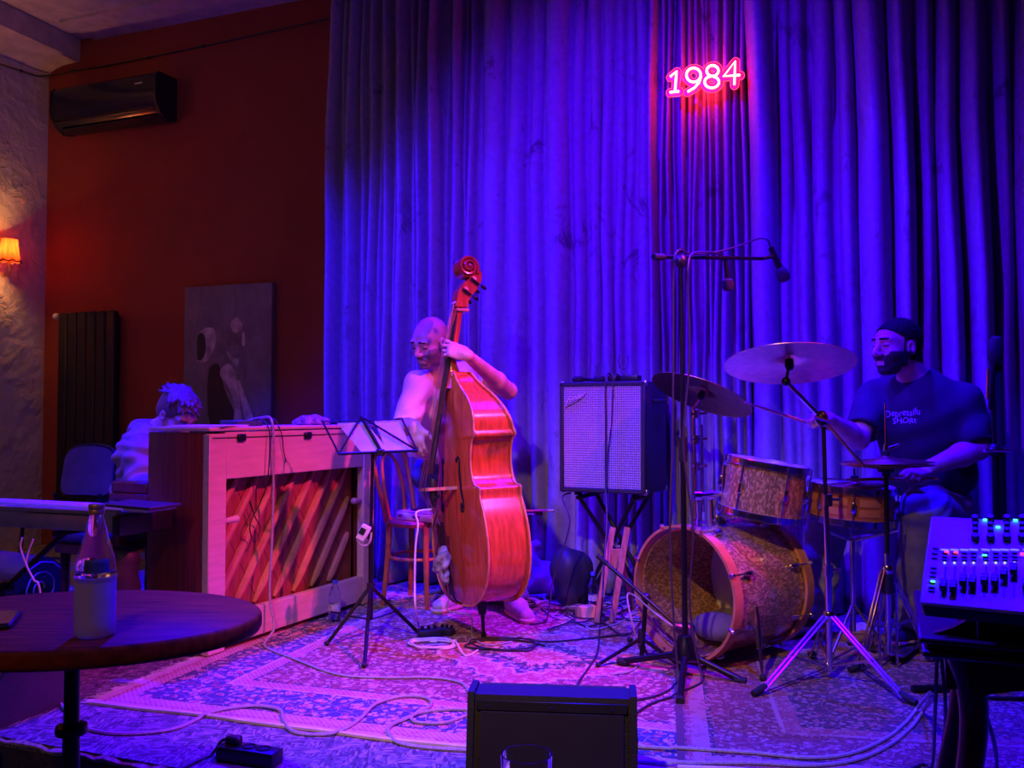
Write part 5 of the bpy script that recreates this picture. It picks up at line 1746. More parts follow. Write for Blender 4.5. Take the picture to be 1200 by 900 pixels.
jawm = near & (lp[:, 1] > -0.005) & (lp[:, 2] < -0.020 - 0.55 * np.maximum(0, 0.030 - lp[:, 1]) * 0 - 0.012 * (np.abs(lp[:, 0]) < 0.045) + nz_) & (lp[:, 2] > -0.125) & ~((np.abs(lp[:, 0]) < 0.023) & (lp[:, 2] > -0.077) & (lp[:, 2] < -0.059) & (lp[:, 1] > 0.06)) & ~((lp[:, 1] > 0.098) & (lp[:, 2] > -0.048)) & ~((lp[:, 1] < 0.02) & (lp[:, 2] < -0.085))
patch_on(t, 'beard', M('black_stubble', (0.030, 0.022, 0.02), 0.8, var=0.4, scale=160), P, Q, jawm, 0.0035, 0.002)
x_, y_, z_ = lp[:, 0], lp[:, 1], lp[:, 2]
ear = (np.abs(x_) > 0.060) & (y_ > -0.036) & (y_ < 0.016) & (z_ > -0.050) & (z_ < 0.030)
hairm = near & ~ear & (((y_ > 0.024) & (y_ < 0.088) & (z_ > 0.038 + 0.70 * (y_ - 0.024))) | ((y_ <= 0.024) & (y_ > -0.010) & (z_ > -0.022)) | ((y_ <= -0.010) & (z_ > -0.062 + 0.1 * (y_ + 0.06))))
patch_on(t, 'hair', HAIRD, P, Q, hairm, 0.006, 0.006)
for sx in (-1, 1):
    bm_ = near & (lp[:, 1] > 0.03) & (np.abs(lp[:, 0] - sx * 0.031) < 0.021) & (np.abs(lp[:, 2] - 0.035) < 0.006)
    patch_on(t, 'eyebrow', HAIRD, P, Q, bm_, 0.003)
    em_ = near & (lp[:, 1] > 0.03) & (np.abs(lp[:, 0] - sx * 0.031) < 0.014) & (np.abs(lp[:, 2] - 0.006) < 0.0045)
    patch_on(t, 'eyelash', HAIRD, P, Q, em_, 0.001)
# navy t-shirt
f = Sdf(*bounds([shR, elR, shL, elL, neck, pelv], 0.24), 0.006)
Rt = frame(ft)
f.ell(chest, (0.205, 0.135, 0.20), Rt, k=.06)
f.ell(belly, (0.20, 0.16, 0.19), Rt, k=.08)
f.cone(shR, neck, 0.078, 0.066, k=.05); f.cone(shL, neck, 0.080, 0.066, k=.05)
slR, slL = shR + (elR - shR) * 0.72, shL + (elL - shL) * 0.80
f.cone(shR, slR, 0.078, 0.078, k=.03); f.cone(shL, slL, 0.082, 0.080, k=.03)
f.cone(neck + V((-.01, 0, 0.035)), hc + V((0, 0, -.06)), 0.066, 0.070, k=.004, cut=True)
for s_, e_, h_ in ((slR, elR, shR), (slL, elL, shL)):
    d_ = (e_ - h_).normalized()
    f.cone(s_ + d_ * 0.085, s_ + d_ * 0.22, 0.095, 0.10, k=.004, cut=True)
f.half(pelv + V((0, 0, 0.02)), (0, 0, -1))
P, Q = f.mesh()
P = wrinkle(P, Q, 0.010, [((0.7, 0, 0.7), 34, 0.3, 1.4), ((-0.6, 0.2, 0.7), 44, 1.2, 1.6), ((0.9, 0.3, 0.1), 26, 2.0, 1.3)])
shirt = fast_mesh('t_shirt', P, Q, NAVY, t)
# lettering printed on the chest
bvh = BVHTree.FromPolygons([tuple(p) for p in P], [tuple(int(i) for i in q) for q in Q])
def lettering(text, pl, pr, hgt, name, parent, mat, cam_dir=True):
    """flat print wrapped onto the shirt; pl and pr are the pixel ends of the base line"""
    cu = bpy.data.curves.new(name, 'FONT')
    cu.body = text
    cu.size = 1.0
    cu.resolution_u = 3
    ob = bpy.data.objects.new(name + '_text', cu)
    COL.objects.link(ob)
    dg = bpy.context.evaluated_depsgraph_get()
    me = ob.evaluated_get(dg).to_mesh()
    vv = [v.co.copy() for v in me.vertices]; ff = [tuple(p.vertices) for p in me.polygons]
    ob.evaluated_get(dg).to_mesh_clear()
    bpy.data.objects.remove(ob)
    bpy.data.curves.remove(cu)
    w_ = max(v.x for v in vv)
    return [(v.x / w_, v.y) for v in vv], ff
def print_on(text, p0, p1, hpx, name, mat, wob=0.0):
    uv, ff = lettering(text, None, None, None, 'print', None, None)
    out = []
    for (a_, b_) in uv:
        px = p0[0] + (p1[0] - p0[0]) * a_
        py = p0[1] + (p1[1] - p0[1]) * a_ - b_ * hpx + wob * math.sin(a_ * 19)
        r_ = ray(px, py).normalized()
        hit = bvh.ray_cast(V((0, 0, EYE)), r_)
        q_ = hit[0] if hit[0] is not None else W(px, py, 3.88)
        out.append(q_ - r_ * 0.0035)
    return mesh_obj(name, out, ff, mat, t, world=True, smooth=False)
PRINT = M('white_print', (0.62, 0.60, 0.70), 0.7)
o = print_on('Depressifu', (1037, 489), (1078, 486), 11.5, 'printed_word', PRINT, 0.8)
o = print_on('SHORt', (1046, 496), (1074, 496), 9.5, 'printed_word', PRINT, 0.8)
# trousers
f = Sdf(*bounds([pelv + V((0, .05, .1)), hipR, hipL, ankR, ankL, knL], 0.18), 0.007)
f.ell(pelv, (0.19, 0.165, 0.13), Rt, k=.06)
limb(f, [hipR, knR, ankR + V((0, 0, .04))], [0.115, 0.090, 0.085], .04); limb(f, [hipL, knL, ankL + V((0, 0, .04))], [0.115, 0.092, 0.085], .04)
f.half((0, 0, ankL.z), (0, 0, -1))
P, Q = f.mesh()
P = wrinkle(P, Q, 0.007, [((0.5, 0.1, 0.8), 38, 0.3, 2.4), ((-0.6, 0.3, 0.7), 61, 1.2, 2.6)])
fast_mesh('trousers', P, Q, PALEDENIM, t)
shoe(t, 'shoe', ankL + V((0.03, 0.03, -0.09)), ankL + V((-0.17, -0.13, -0.09)), DARKSHOE, ZR2 + 0.035)
shoe(t, 'shoe', ankR + V((0.04, 0.02, -0.09)), ankR + V((-0.19, -0.05, -0.09)), DARKSHOE, ZR2 + 0.035)
stick(wrR + V((0.02, 0.03, -0.045)), wrR + V((-0.38, -0.06, 0.075)), 'pale wooden drumstick raised in the drummer hand behind the ride cymbal')
stick(wrL + V((0.03, 0.0, -0.05)), wrL + V((-0.375, -0.02, -0.052)), 'pale wooden drumstick held over the snare drum')

# ------------------------------------------------------------------ the pianist
t = thing('person', 'young pianist in a hooded khaki jacket bent over the piano', 'person', V((-1.95, 4.62, 0.001)))
hc = W(208, 486, 4.66)
hf = V((0.62, -0.42, -0.62))
hR = frame(hf)
neck = W(184, 508, 4.72)
chest = W(177, 538, 4.72)
belly = W(176, 588, 4.70)
pelv = V((belly.x, belly.y, 0.56))
fw = V((0.90, -0.42, 0))
rt_ = V((-0.42, -0.90, 0))                           # the side towards the camera
shR, shL = W(163, 533, 4.55), chest + V((0.09, 0.17, 0.05))
elR = W(170, 592, 4.42)
wrR = PM @ V((0.42, 0.60, 0.77))
elL = shL + V((0.12, 0.02, -0.25))
wrL = PM @ V((0.80, 0.60, 0.77))
hipR, hipL = pelv + rt_ * 0.09, pelv - rt_ * 0.09
knR, knL = hipR + V((0.345, -0.145, -0.04)), hipL + V((0.345, -0.145, -0.04))
ankR, ankL = V((knR.x - 0.02, knR.y + 0.02, 0.09)), V((knL.x - 0.02, knL.y + 0.02, 0.09))
f = Sdf(*bounds([hc + V((0, 0, .16)), shR - V((.05, .05, 0)), shL, elR, elL, wrR + V((.18, -.08, 0)), wrL + V((.18, 0, 0)), ankR, ankL, pelv - V((.06, 0, 0))], 0.09), 0.006)
head(f, hc, hR, 1.02, neck)
f.ell(chest, (0.16, 0.11, 0.16), frame(fw, (0.25, -0.1, 1)), k=.05)
f.ell(belly, (0.15, 0.12, 0.16), frame(fw), k=.06)
f.ell(pelv, (0.16, 0.13, 0.10), frame(fw), k=.06)
limb(f, [neck, shR], [0.055, 0.055], .04); limb(f, [neck, shL], [0.055, 0.055], .04)
limb(f, [shR, elR, wrR], [0.052, 0.042, 0.028]); limb(f, [shL, elL, wrL], [0.052, 0.042, 0.028])
limb(f, [hipR, knR, ankR], [0.09, 0.06, 0.042], .03); limb(f, [hipL, knL, ankL], [0.09, 0.06, 0.042], .03)
for w_ in (wrR, wrL):
    hand(f, w_, V((0.88, -0.42, -0.05)), V((0, 0, 1)), V((0, 1, 0)) if w_ is wrR else V((0, -1, 0)), curls=((25, 40, 25),) * 4)
P, Q = f.mesh()
fast_mesh('body', P, Q, SKIN, t)
lp = local(P, hc, hR, 1.02)
near = np.linalg.norm(lp, axis=1) < 0.17
for sx in (-1, 1):
    bm_ = near & (lp[:, 1] > 0.03) & (np.abs(lp[:, 0] - sx * 0.031) < 0.021) & (np.abs(lp[:, 2] - 0.035) < 0.007)
    patch_on(t, 'eyebrow', HAIRB, P, Q, bm_, 0.003)
# tousled hair
f = Sdf(hc - V((.17, .17, .17)), hc + V((.17, .17, .19)), 0.004)
L = lambda x, y, z: hc + hR @ (V((x, y, z)) * 1.02)
f.ell(L(0, -0.022, 0.048), (0.090, 0.108, 0.092), hR, k=.02)
f.ell(L(0, -0.06, -0.01), (0.078, 0.062, 0.07), hR, k=.03)
f.ell(L(0, 0.115, -0.045), (0.075, 0.062, 0.085), hR, k=.012, cut=True)
for sx in (-1, 1):
    f.ell(L(sx * 0.10, 0.03, -0.055), (0.05, 0.06, 0.06), hR, k=.01, cut=True)
rd = random.Random(11)
for i in range(150):
    a_, b_ = rd.uniform(-PI, PI), rd.uniform(0.05, 1.25)
    d_ = V((math.cos(a_) * math.sin(b_), math.sin(a_) * math.sin(b_), math.cos(b_)))
    p0 = L(d_.x * 0.084, -0.022 + d_.y * 0.100, 0.048 + d_.z * 0.086)
    tang = V((rd.uniform(-.5, .5) + d_.x * .4, 0.9 if d_.y > -0.2 else -0.5, rd.uniform(-0.5, 0.1)))
    p1 = p0 + hR @ (tang.normalized() * rd.uniform(0.022, 0.042) + d_ * 0.003)
    f.cone(p0, p1, 0.011, 0.004, k=.010)
P, Q = f.mesh()
fast_mesh('hair', P, Q, HAIRB, t)
# hooded jacket
Rt = frame(fw, (0.25, -0.1, 1))
f = Sdf(*bounds([shR, shL, elR, elL, wrR, wrL, neck + V((0, 0, .05)), pelv - V((.1, 0, 0))], 0.20), 0.007)
f.ell(chest, (0.205, 0.145, 0.19), Rt, k=.06)
f.ell(belly, (0.20, 0.16, 0.18), frame(fw), k=.08)
f.ell(pelv + V((0, 0, 0.04)), (0.19, 0.16, 0.12), frame(fw), k=.06)
f.cone(shR, neck, 0.082, 0.066, k=.05); f.cone(shL, neck, 0.080, 0.066, k=.05)
limb(f, [shR, elR, elR + (wrR - elR) * 0.93], [0.085, 0.074, 0.046], .03)
limb(f, [shL, elL, elL + (wrL - elL) * 0.93], [0.082, 0.072, 0.046], .03)
f.cone(neck + V((0.03, -0.02, 0.03)), hc, 0.066, 0.075, k=.004, cut=True)
P, Q = f.mesh()
P = wrinkle(P, Q, 0.016, [((0.7, -0.3, 0.7), 36, 0.3, 1.5), ((-0.6, 0.2, 0.7), 58, 1.2, 2.6), ((0.3, 0.3, 1), 74, 2.0, 2.4)])
jk = fast_mesh('jacket', P, Q, KHAKI, t)
f = Sdf(neck - V((.22, .22, .20)), neck + V((.22, .22, .20)), 0.005)
for i in range(9):                                   # hood lying in folds round the neck
    a_ = R(75 + i * 26.25)
    p0 = neck + Rt @ V((0.085 * math.cos(a_), 0.095 * math.sin(a_) - 0.025, 0.02 - 0.03 * math.sin(a_) * 0.6))
    a2 = R(75 + (i + 1) * 26.25)
    p1 = neck + Rt @ V((0.085 * math.cos(a2), 0.095 * math.sin(a2) - 0.025, 0.02 - 0.03 * math.sin(a2) * 0.6))
    f.cone(p0, p1, 0.032, 0.032, k=.02)
f.ell(neck + Rt @ V((0, -0.115, -0.02)), (0.09, 0.05, 0.07), Rt, k=.03)
P, Q = f.mesh()
P = wrinkle(P, Q, 0.006, [((0.7, 0.3, 0.7), 70, 0.3, 1.5), ((0, 0.2, 1), 90, 1.2, 1.6)])
fast_mesh('hood', P, Q, KHAKI, t)
f = Sdf(*bounds([pelv, knR, knL, ankR, ankL], 0.17), 0.009)
f.ell(pelv - V((0, 0, .02)), (0.175, 0.14, 0.11), frame(fw), k=.06)
limb(f, [hipR, knR, ankR + V((0, 0, .03))], [0.10, 0.08, 0.07], .04); limb(f, [hipL, knL, ankL + V((0, 0, .03))], [0.10, 0.08, 0.07], .04)
f.half((0, 0, ankL.z - .01), (0, 0, -1))
P, Q = f.mesh()
P = wrinkle(P, Q, 0.008, [((0.2, 0.1, 1), 44, 0.3, 1.7)])
fast_mesh('trousers', P, Q, BAG, t)
for a_ in (ankR, ankL):
    shoe(t, 'shoe', V((a_.x - 0.05, a_.y + 0.02, 0.0)), V((a_.x + 0.19, a_.y - 0.08, 0.0)), DARKSHOE, 0.001)
# ------------------------------------------------------------------ music stand
base = G(434, 752, ZR)
t = thing('music_stand', 'black folding music stand with sheet music in front of the piano', 'music stand', V((base.x, base.y, ZR)))
bz = lambda p: V(p) - V((base.x, base.y, ZR))
ys_ = base.y
topz = W(437, 528, ys_).z - ZR
MB().cyl((0, 0, 0.10), (0, 0, 0.50), 0.011).build('lower_tube', BLACKM, t)
MB().cyl((0, 0, 0.48), (0.006, 0, topz), 0.007).build('upper_tube', BLACKM, t)
MB().cyl((0, 0, 0.465), (0, 0, 0.525), 0.017).build('clutch', BLACK, t)
MB().cyl((0, 0, 0.225), (0, 0, 0.265), 0.018).build('leg_collar', BLACK, t)
for (px, py) in ((383, 757), (427, 783), (492, 745)):
    e = bz(G(px, py, ZR)); e.z = 0.008
    m_ = V((0, 0, 0.25)) + (e - V((0, 0, 0.25))) * 0.52
    lg = MB().tube([V((0, 0, 0.25)), e], 0.0085, 8).build('leg', BLACKM, t)
    MB().tube([V((0, 0, 0.10)), m_], 0.004, 6).build('strut', BLACKM, lg)
    MB().ball(e + V((0, 0, 0.005)), (0.013, 0.013, 0.010), 8).build('foot', RUBBER, lg)
# wire desk: tilted plane, corners taken from the picture
yd = ys_
TL, TR, BL, BR = W(378, 494, yd + .06), W(471, 491, yd + .06), W(397, 532, yd - .05), W(489, 528, yd - .05)
apex, foot_ = W(423, 488, yd + .065), W(446, 528, yd - .04)
D_ = [bz(p) for p in (TL, TR, BL, BR, apex, foot_)]
for a_, b_, r_ in ((0, 1, .0025), (0, 2, .0045), (1, 3, .0045), (2, 3, .006), (4, 2, .0045), (4, 3, .0045)):
    MB().tube([D_[a_], D_[b_]], r_, 6).build('desk_rod', BLACKM, t)
MB().tube([D_[4], (D_[4] + D_[5]) / 2 + V((0.004, 0, -0.004)), D_[5]], [.006, .009, .008], 6, k=4).build('desk_spine', BLACKM, t)
MB().box(D_[5] + V((0, 0.0, -0.008)), (0.04, 0.03, 0.03), None, 0.006).build('desk_joint', BLACK, t)
MB().tube([bz(W(441, 532, ys_)), bz(W(438, 540, ys_))], 0.010, 8).build('tilt_knob', BRASS, t)
SLEEVE = M('sleeved_paper', (0.36, 0.35, 0.40), 0.3, var=0.25, scale=6)
# sheets standing on the desk
nrm = (D_[1] - D_[0]).cross(D_[2] - D_[0]).normalized()
if nrm.y > 0:
    nrm = -nrm
def desk(u_, v_, o):
    a_ = D_[0] + (D_[1] - D_[0]) * u_; b_ = D_[2] + (D_[3] - D_[2]) * u_
    return V((base.x, base.y, ZR)) + a_ + (b_ - a_) * v_ - nrm * o
for i, (u0, u1, v0, sk, lab) in enumerate(((0.30, 0.66, 0.02, -0.13, 'tilted sheet of music on the music stand desk, the one beside the piano'), (0.62, 0.94, -0.02, 0.03, 'sheet of music on the music stand desk, the one beside the bass player'))):
    o_ = 0.010 + 0.003 * i
    q = [desk(u0 + sk, v0, o_), desk(u1 + sk, v0, o_), desk(u1 + 0.0, 0.97, o_), desk(u0 + 0.0, 0.97, o_)]
    vs_ = q + [p - nrm * 0.0012 for p in q]
    o = mesh_obj('music_sheet', vs_, [(0, 1, 2, 3), (7, 6, 5, 4), (0, 4, 5, 1), (1, 5, 6, 2), (2, 6, 7, 3), (3, 7, 4, 0)], SLEEVE, smooth=False)
    tag(o, lab, 'sheet music')
# tuner clipped to the stand pole
p = bz(W(428, 622, ys_))
t2 = thing('clip_tuner', 'small white clip-on gadget fixed to the music stand pole', 'gadget', W(426, 640, ys_ - 0.03))
MB().box((0, 0, 0.06), (0.045, 0.022, 0.075), (0, R(28), 0), 0.005).build('case', WHITEP, t2)
MB().box((-0.004, -0.012, 0.068), (0.026, 0.004, 0.03), (0, R(28), 0)).build('display', BLACK, t2)
MB().tube([(-0.03, 0, 0.03), (-0.012, 0, 0.005), (0.015, 0, 0.004), (0.03, 0.0, 0.025), (0.034, 0.01, 0.06)], 0.005, 6, k=4).build('clip', CABLEG, t2)

# ------------------------------------------------------------------ bentwood chair and what lies on it
fl = G(467, 712, ZR)
cc = V((-0.507, 4.945, ZR))
t = thing('bentwood_chair', 'reddish bentwood chair behind the music stand carrying a cream case', 'chair', cc, R(66))
SH = 0.455
MB().lathe([(0.148, SH - 0.034), (0.170, SH - 0.030), (0.175, SH - 0.012), (0.165, SH)], None, 32).build('seat', BENTWOOD, t)
for i, (x, y) in enumerate(((-0.13, -0.113), (0.13, -0.113), (-0.122, 0.122), (0.122, 0.122))):
    MB().tube([(x * 1.18, y * 1.18, 0.0), (x * 1.04, y * 1.04, 0.24), (x * 0.98, y * 0.98, SH - 0.02)], [0.012, 0.016, 0.018], 10, k=3).build('leg', BENTWOOD, t)
MB().torus(Matrix.Translation((0, 0, 0.255)), 0.163, 0.010, 36, 8).build('ring_stretcher', BENTWOOD, t)
hoop = [(-0.165, 0.13, SH - 0.02), (-0.185, 0.17, 0.60), (-0.19, 0.22, 0.78), (-0.12, 0.245, 0.89), (0, 0.25, 0.91), (0.12, 0.245, 0.89), (0.19, 0.22, 0.78), (0.185, 0.17, 0.60), (0.165, 0.13, SH - 0.02)]
MB().tube([(x * 0.88, y * 0.88, z) for x, y, z in hoop], 0.014, 10, k=5).build('back_hoop', BENTWOOD, t)
hoop = [(-0.09, 0.16, SH - 0.01), (-0.11, 0.19, 0.62), (-0.08, 0.225, 0.76), (0, 0.235, 0.81), (0.08, 0.225, 0.76), (0.11, 0.19, 0.62), (0.09, 0.16, SH - 0.01)]
MB().tube([(x * 0.88, y * 0.88, z) for x, y, z in hoop], 0.010, 10, k=5).build('inner_hoop', BENTWOOD, t)
lc = cc + V((0.045, -0.04, SH + 0.001))
t = thing('instrument_case', 'flat cream case lying on the bentwood chair seat', 'case', lc, R(-38))
MB().box((0, 0, 0.022), (0.27, 0.21, 0.044), None, 0.008, 2).build('shell', CREAM, t)
MB().box((0, 0, 0.046), (0.265, 0.205, 0.005), None, 0.002).build('lid', BLUECLOTH, t)
MB().box((0.02, -0.106, 0.024), (0.05, 0.006, 0.012)).build('clasp', STEEL, t)
MB().box((-0.10, -0.106, 0.024), (0.03, 0.005, 0.012)).build('clasp', STEEL, t)
cable('audio_cable', 'coiled black cable lying on top of the cream case on the chair',
      [lc + V((0.055, 0.045, 0.068)), lc + V((0.03, 0.03, 0.062)), lc + V((-0.02, 0.055, 0.0535)), lc + V((-0.07, 0.04, 0.0535)), lc + V((-0.085, 0.0, 0.0535)), lc + V((-0.04, -0.035, 0.0535)), lc + V((0.01, -0.01, 0.0535)), lc + V((-0.01, 0.03, 0.058)), lc + V((-0.06, 0.02, 0.060)), lc + V((-0.055, -0.025, 0.0535))], 0.005)
tpd = lc + V((0.06, 0.005, 0.049))
t = thing('effects_pedal', 'small black effects pedal lying on the cream case on the chair', 'pedal', tpd, R(-38))
MB().box((0, 0, 0.016), (0.06, 0.10, 0.03), None, 0.005, 2).build('case', BLACK, t)
MB().cyl((0, -0.03, 0.03), (0, -0.03, 0.042), 0.008).build('foot_switch', CHROME, t)
for x in (-0.02, 0.02):
    MB().cyl((x, 0.03, 0.03), (x, 0.03, 0.043), 0.008).build('knob', BLACKM, t)

# pedals and cable tangle on the rug by the player's foot
for i, (px, py, rz, lab) in enumerate(((503, 748, .3, 'black effects pedal on the rug in front of the chair, wrapped in pale cable'), (522, 744, -.4, 'smaller black effects pedal on the rug by the bass player shoe'))):
    p = G(px, py, ZR)
    t = thing('effects_pedal', lab, 'pedal', V((p.x, p.y, ZR + 0.001)), rz)
    s_ = 1.0 - 0.2 * i
    MB().box((0, 0, 0.02 * s_), (0.10 * s_, 0.07 * s_, 0.04 * s_), None, 0.005, 2).build('case', BLACK, t)
    for x in (-0.03, 0.0, 0.03):
        MB().cyl((x * s_, 0.015, 0.038 * s_), (x * s_, 0.015, 0.054 * s_), 0.008).build('knob', BLACKM, t)
def coil(name, label, c, r, turns, mat, seed, z=None, rad=0.0045, sq=0.7, cat='cable', group=None, tail=None):
    rd = random.Random(seed)
    pts = []
    n_ = int(turns * 7)
    for i in range(n_):
        a_ = 2 * PI * i / 7 + rd.uniform(-.2, .2)
        rr = r * rd.uniform(0.7, 1.1)
        pts.append(V((c[0] + rr * math.cos(a_), c[1] + rr * sq * math.sin(a_), (ZR if z is None else z) + rad + 0.002 + 0.006 * (i // 7) * rd.uniform(0.6, 1.2))))
    if tail:
        pts += [V(p) for p in tail]
    return cable(name, label, pts, rad, mat, 6, cat, group, avoid=globals().get('OBST', ()))
p = G(508, 757, ZR)
coil('braided_cable', 'tangle of pale cable lying round the pedals on the rug', p, 0.11, 3.2, CABLEW, 5, tail=[G(545, 768, zc), G(560, 762, zc)])
p = G(590, 757, ZR)
coil('audio_cable', 'loose black cable coil on the rug beside the bass end pin', p, 0.17, 2.4, CABLEB, 8, tail=[G(640, 752, zc), G(690, 748, zc), G(740, 742, zc)])
# cables strewn over the rug towards the amplifier
_b, _k, _t = G(695, 716, ZR), G(689, 724, ZR), W(708, 719, 4.45)
OBST = [((0.321, 4.95), 0.135), ((_b.x, _b.y), 0.036), ((_k.x, _k.y + 0.015), 0.078), ((fl_.x, fl_.y + 0.09), 0.055), ((fl_.x + 0.03, fl_.y), 0.058), ((fl_.x + 0.06, fl_.y - 0.09), 0.058), ((_t.x - 0.035, 4.45), 0.03), ((_t.x + 0.04, 4.45), 0.03)]
rd = random.Random(21)
for i in range(9):
    x0_, y0_ = 634 + i * 4, 722 + rd.uniform(-14, 8)
    pts = []
    for j in range(7):
        s = j / 6
        pts.append(G(x0_ + s * rd.uniform(110, 160), y0_ + 16 * math.sin(s * 5 + i) * rd.uniform(.4, 1) + rd.uniform(-5, 5), ZR + 0.006 + 0.003 * (i % 3)))
    cable('floor_cable', 'dark cable strewn over the rug between double bass and bass drum', pts, 0.0045, CABLEB if i % 3 else CABLEG, 7, 'cable', 'cables strewn over the rug', avoid=OBST)
p = C0 - N * 0.47 + V((-0.045, 0, 0))
for i in range(4):
    coil('cable_coil', 'dark coiled cable on the rug at the foot of the curtain', p + V((0.10 * (i % 2) - 0.05 + 0.09 * (i // 2), -0.05 * (i % 3) + 0.02, 0)), 0.115 + 0.015 * (i % 2), 2.6, CABLEG if i % 2 else CABLEB, 30 + i, rad=0.006, group='cable coils at the foot of the curtain', z=ZR + 0.002 * i)

# heap of cloth by the curtain
hp = G(650, 690, 0.004)
hp = C0 - N * 0.30 + V((0.0, 0.0, 0)); hp.z = ZR
f = Sdf(hp - V((.28, .2, .02)), hp + V((.34, .22, .46)), 0.007)
f.ell(hp + V((-0.02, 0.06, 0.10)), (0.17, 0.10, 0.12), k=.05).ell(hp + V((0.10, 0.05, 0.08)), (0.16, 0.10, 0.09), k=.05).ell(hp + V((-0.12, 0.05, 0.05)), (0.11, 0.11, 0.07), k=.05)
f.cone(hp + V((-0.10, 0.07, 0.10)), hp + V((0.04, 0.10, 0.28)), 0.05, 0.03, k=.05)
f.half(hp + V((0, 0, 0.003)), (0, 0, -1))
P, Q = f.mesh()
P = wrinkle(P, Q, 0.016, [((0.8, 0, -0.6), 48, 0, 1.6), ((0.5, 0.5, 1), 66, 1, 1.8)])
P[:, 2] = np.maximum(P[:, 2], hp.z + 0.001)
tag(fast_mesh('cloth_heap', P, Q, BLUECLOTH), 'rumpled cloth cover heaped on the floor against the curtain', 'cloth')
bgp = W(668, 662, 4.95)
f = Sdf(bgp - V((.18, .14, .3)), bgp + V((.18, .14, .16)), 0.008)
f.ell(bgp + V((0, 0, -0.02)), (0.12, 0.085, 0.10), k=.04).cone(V((bgp.x, bgp.y, 0.07)), bgp, 0.09, 0.09, k=.04).half((0, 0, ZR + 0.001), (0, 0, -1))
P, Q = f.mesh()
P = wrinkle(P, Q, 0.008, [((1, 0, 0.4), 40, 0, 1.5)])
P[:, 2] = np.maximum(P[:, 2], ZR + 0.0005)
tag(fast_mesh('gig_bag', P, Q, BAG), 'black padded bag standing behind the cloth heap', 'bag')

# ------------------------------------------------------------------ bass amplifier on a stand
ac = W(706, 578, 4.62)
AZ = ac.z
aa = R(27)
fr = V((-math.sin(aa), -math.cos(aa), 0)); ri = V((math.cos(aa), -math.sin(aa), 0))
AW, AD, AH = 0.475, 0.34, 0.575
t = thing('bass_amplifier', 'black bass amplifier with silver grille cloth raised on a stand', 'amplifier', mat=basis(ri, -fr, (0, 0, 1), V((ac.x, ac.y, AZ))))
AM = MATRIX[t.name]
MB().box((0, AD / 2, AH / 2), (AW, AD, AH), None, 0.010, 2).build('cabinet', CABINET, t)
MB().box((0, -0.004, AH / 2), (AW - 0.05, 0.012, AH - 0.05), None, 0.003).build('grille', grille(), t)
for (c_, s_) in (((0, -0.005, AH - 0.014), (AW - 0.01, 0.018, 0.022)), ((0, -0.005, 0.014), (AW - 0.01, 0.018, 0.022)), ((-AW / 2 + 0.014, -0.005, AH / 2), (0.022, 0.018, AH - 0.01)), ((AW / 2 - 0.014, -0.005, AH / 2), (0.022, 0.018, AH - 0.01))):
    MB().box(c_, s_, None, 0.004).build('frame_rail', CABINET, t)
for sx in (-1, 1):
    for z in (0.012, AH - 0.012):
        for y in (0.008, AD - 0.008):
            MB().box((sx * (AW / 2 - 0.010), y, z), (0.028, 0.028, 0.032), None, 0.009, 2).build('corner', STEEL, t)
    MB().cyl((sx * 0.16, 0.06, -0.018), (sx * 0.16, 0.06, 0.0), 0.02).build('foot', RUBBER, t)
    MB().cyl((sx * 0.16, AD - 0.06, -0.018), (sx * 0.16, AD - 0.06, 0.0), 0.02).build('foot', RUBBER, t)
hd = MB().tube([(AW / 2 + 0.002, 0.10, AH - 0.1), (AW / 2 + 0.03, 0.12, AH - 0.1), (AW / 2 + 0.03, 0.22, AH - 0.1), (AW / 2 + 0.002, 0.24, AH - 0.1)], 0.009, 6)
hd.build('handle', RUBBER, t)
# script name plate, slanting upwards
uv, ff = lettering('Fender', None, None, None, 'plate', None, None)
LW = 0.105
vs_ = []
for (a_, b_) in uv:
    x = a_ * LW + b_ * 0.024
    z = b_ * 0.050 + a_ * LW * 0.36
    vs_.append((-AW / 2 + 0.038 + x, -0.0125, AH - 0.115 + z))
LOGO = M('name_plate', (0.80, 0.62, 0.58), 0.4)
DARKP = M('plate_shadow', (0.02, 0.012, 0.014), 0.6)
mesh_obj('name_plate_shadow', [(x + 0.0045, y + 0.0012, z - 0.0045) for x, y, z in vs_], ff, DARKP, t, smooth=False)  # dark offset copy of the lettering, a painted drop shadow on the grille
mesh_obj('name_plate', vs_, ff, LOGO, t, smooth=False)
MB().tube([(-AW / 2 + 0.036, -0.0125, AH - 0.138), (-AW / 2 + 0.05, -0.0125, AH - 0.126), (-AW / 2 + 0.10, -0.0125, AH - 0.105), (-AW / 2 + 0.148, -0.0125, AH - 0.073)], [0.002, 0.005, 0.004, 0.002], 6, flat=0.4).build('name_plate_tail', M('plate_dark', (0.10, 0.05, 0.05), 0.4), t)
# stand of crossed tubes
t = thing('amplifier_stand', 'black folding tube stand carrying the bass amplifier', 'stand', mat=basis(ri, -fr, (0, 0, 1), V((ac.x, ac.y, 0.009))))
zt_ = AZ - 0.009 - 0.03
for sx in (-1, 1):
    MB().tube([(sx * 0.15, 0.03, zt_), (sx * 0.15, AD - 0.02, zt_)], 0.012, 8).build('top_rail', BLACKM, t)
    MB().tube([(sx * 0.15, 0.05, zt_), (-sx * 0.20, 0.20, 0.012)], 0.011, 8).build('leg', BLACKM, t)
    MB().tube([(sx * 0.15, AD - 0.05, zt_), (-sx * 0.20, 0.28, 0.012)], 0.011, 8).build('leg', BLACKM, t)
MB().tube([(-0.20, 0.20, 0.012), (-0.20, 0.28, 0.012)], 0.011, 8).build('foot_bar', BLACKM, t)
MB().tube([(0.20, 0.20, 0.012), (0.20, 0.28, 0.012)], 0.011, 8).build('foot_bar', BLACKM, t)
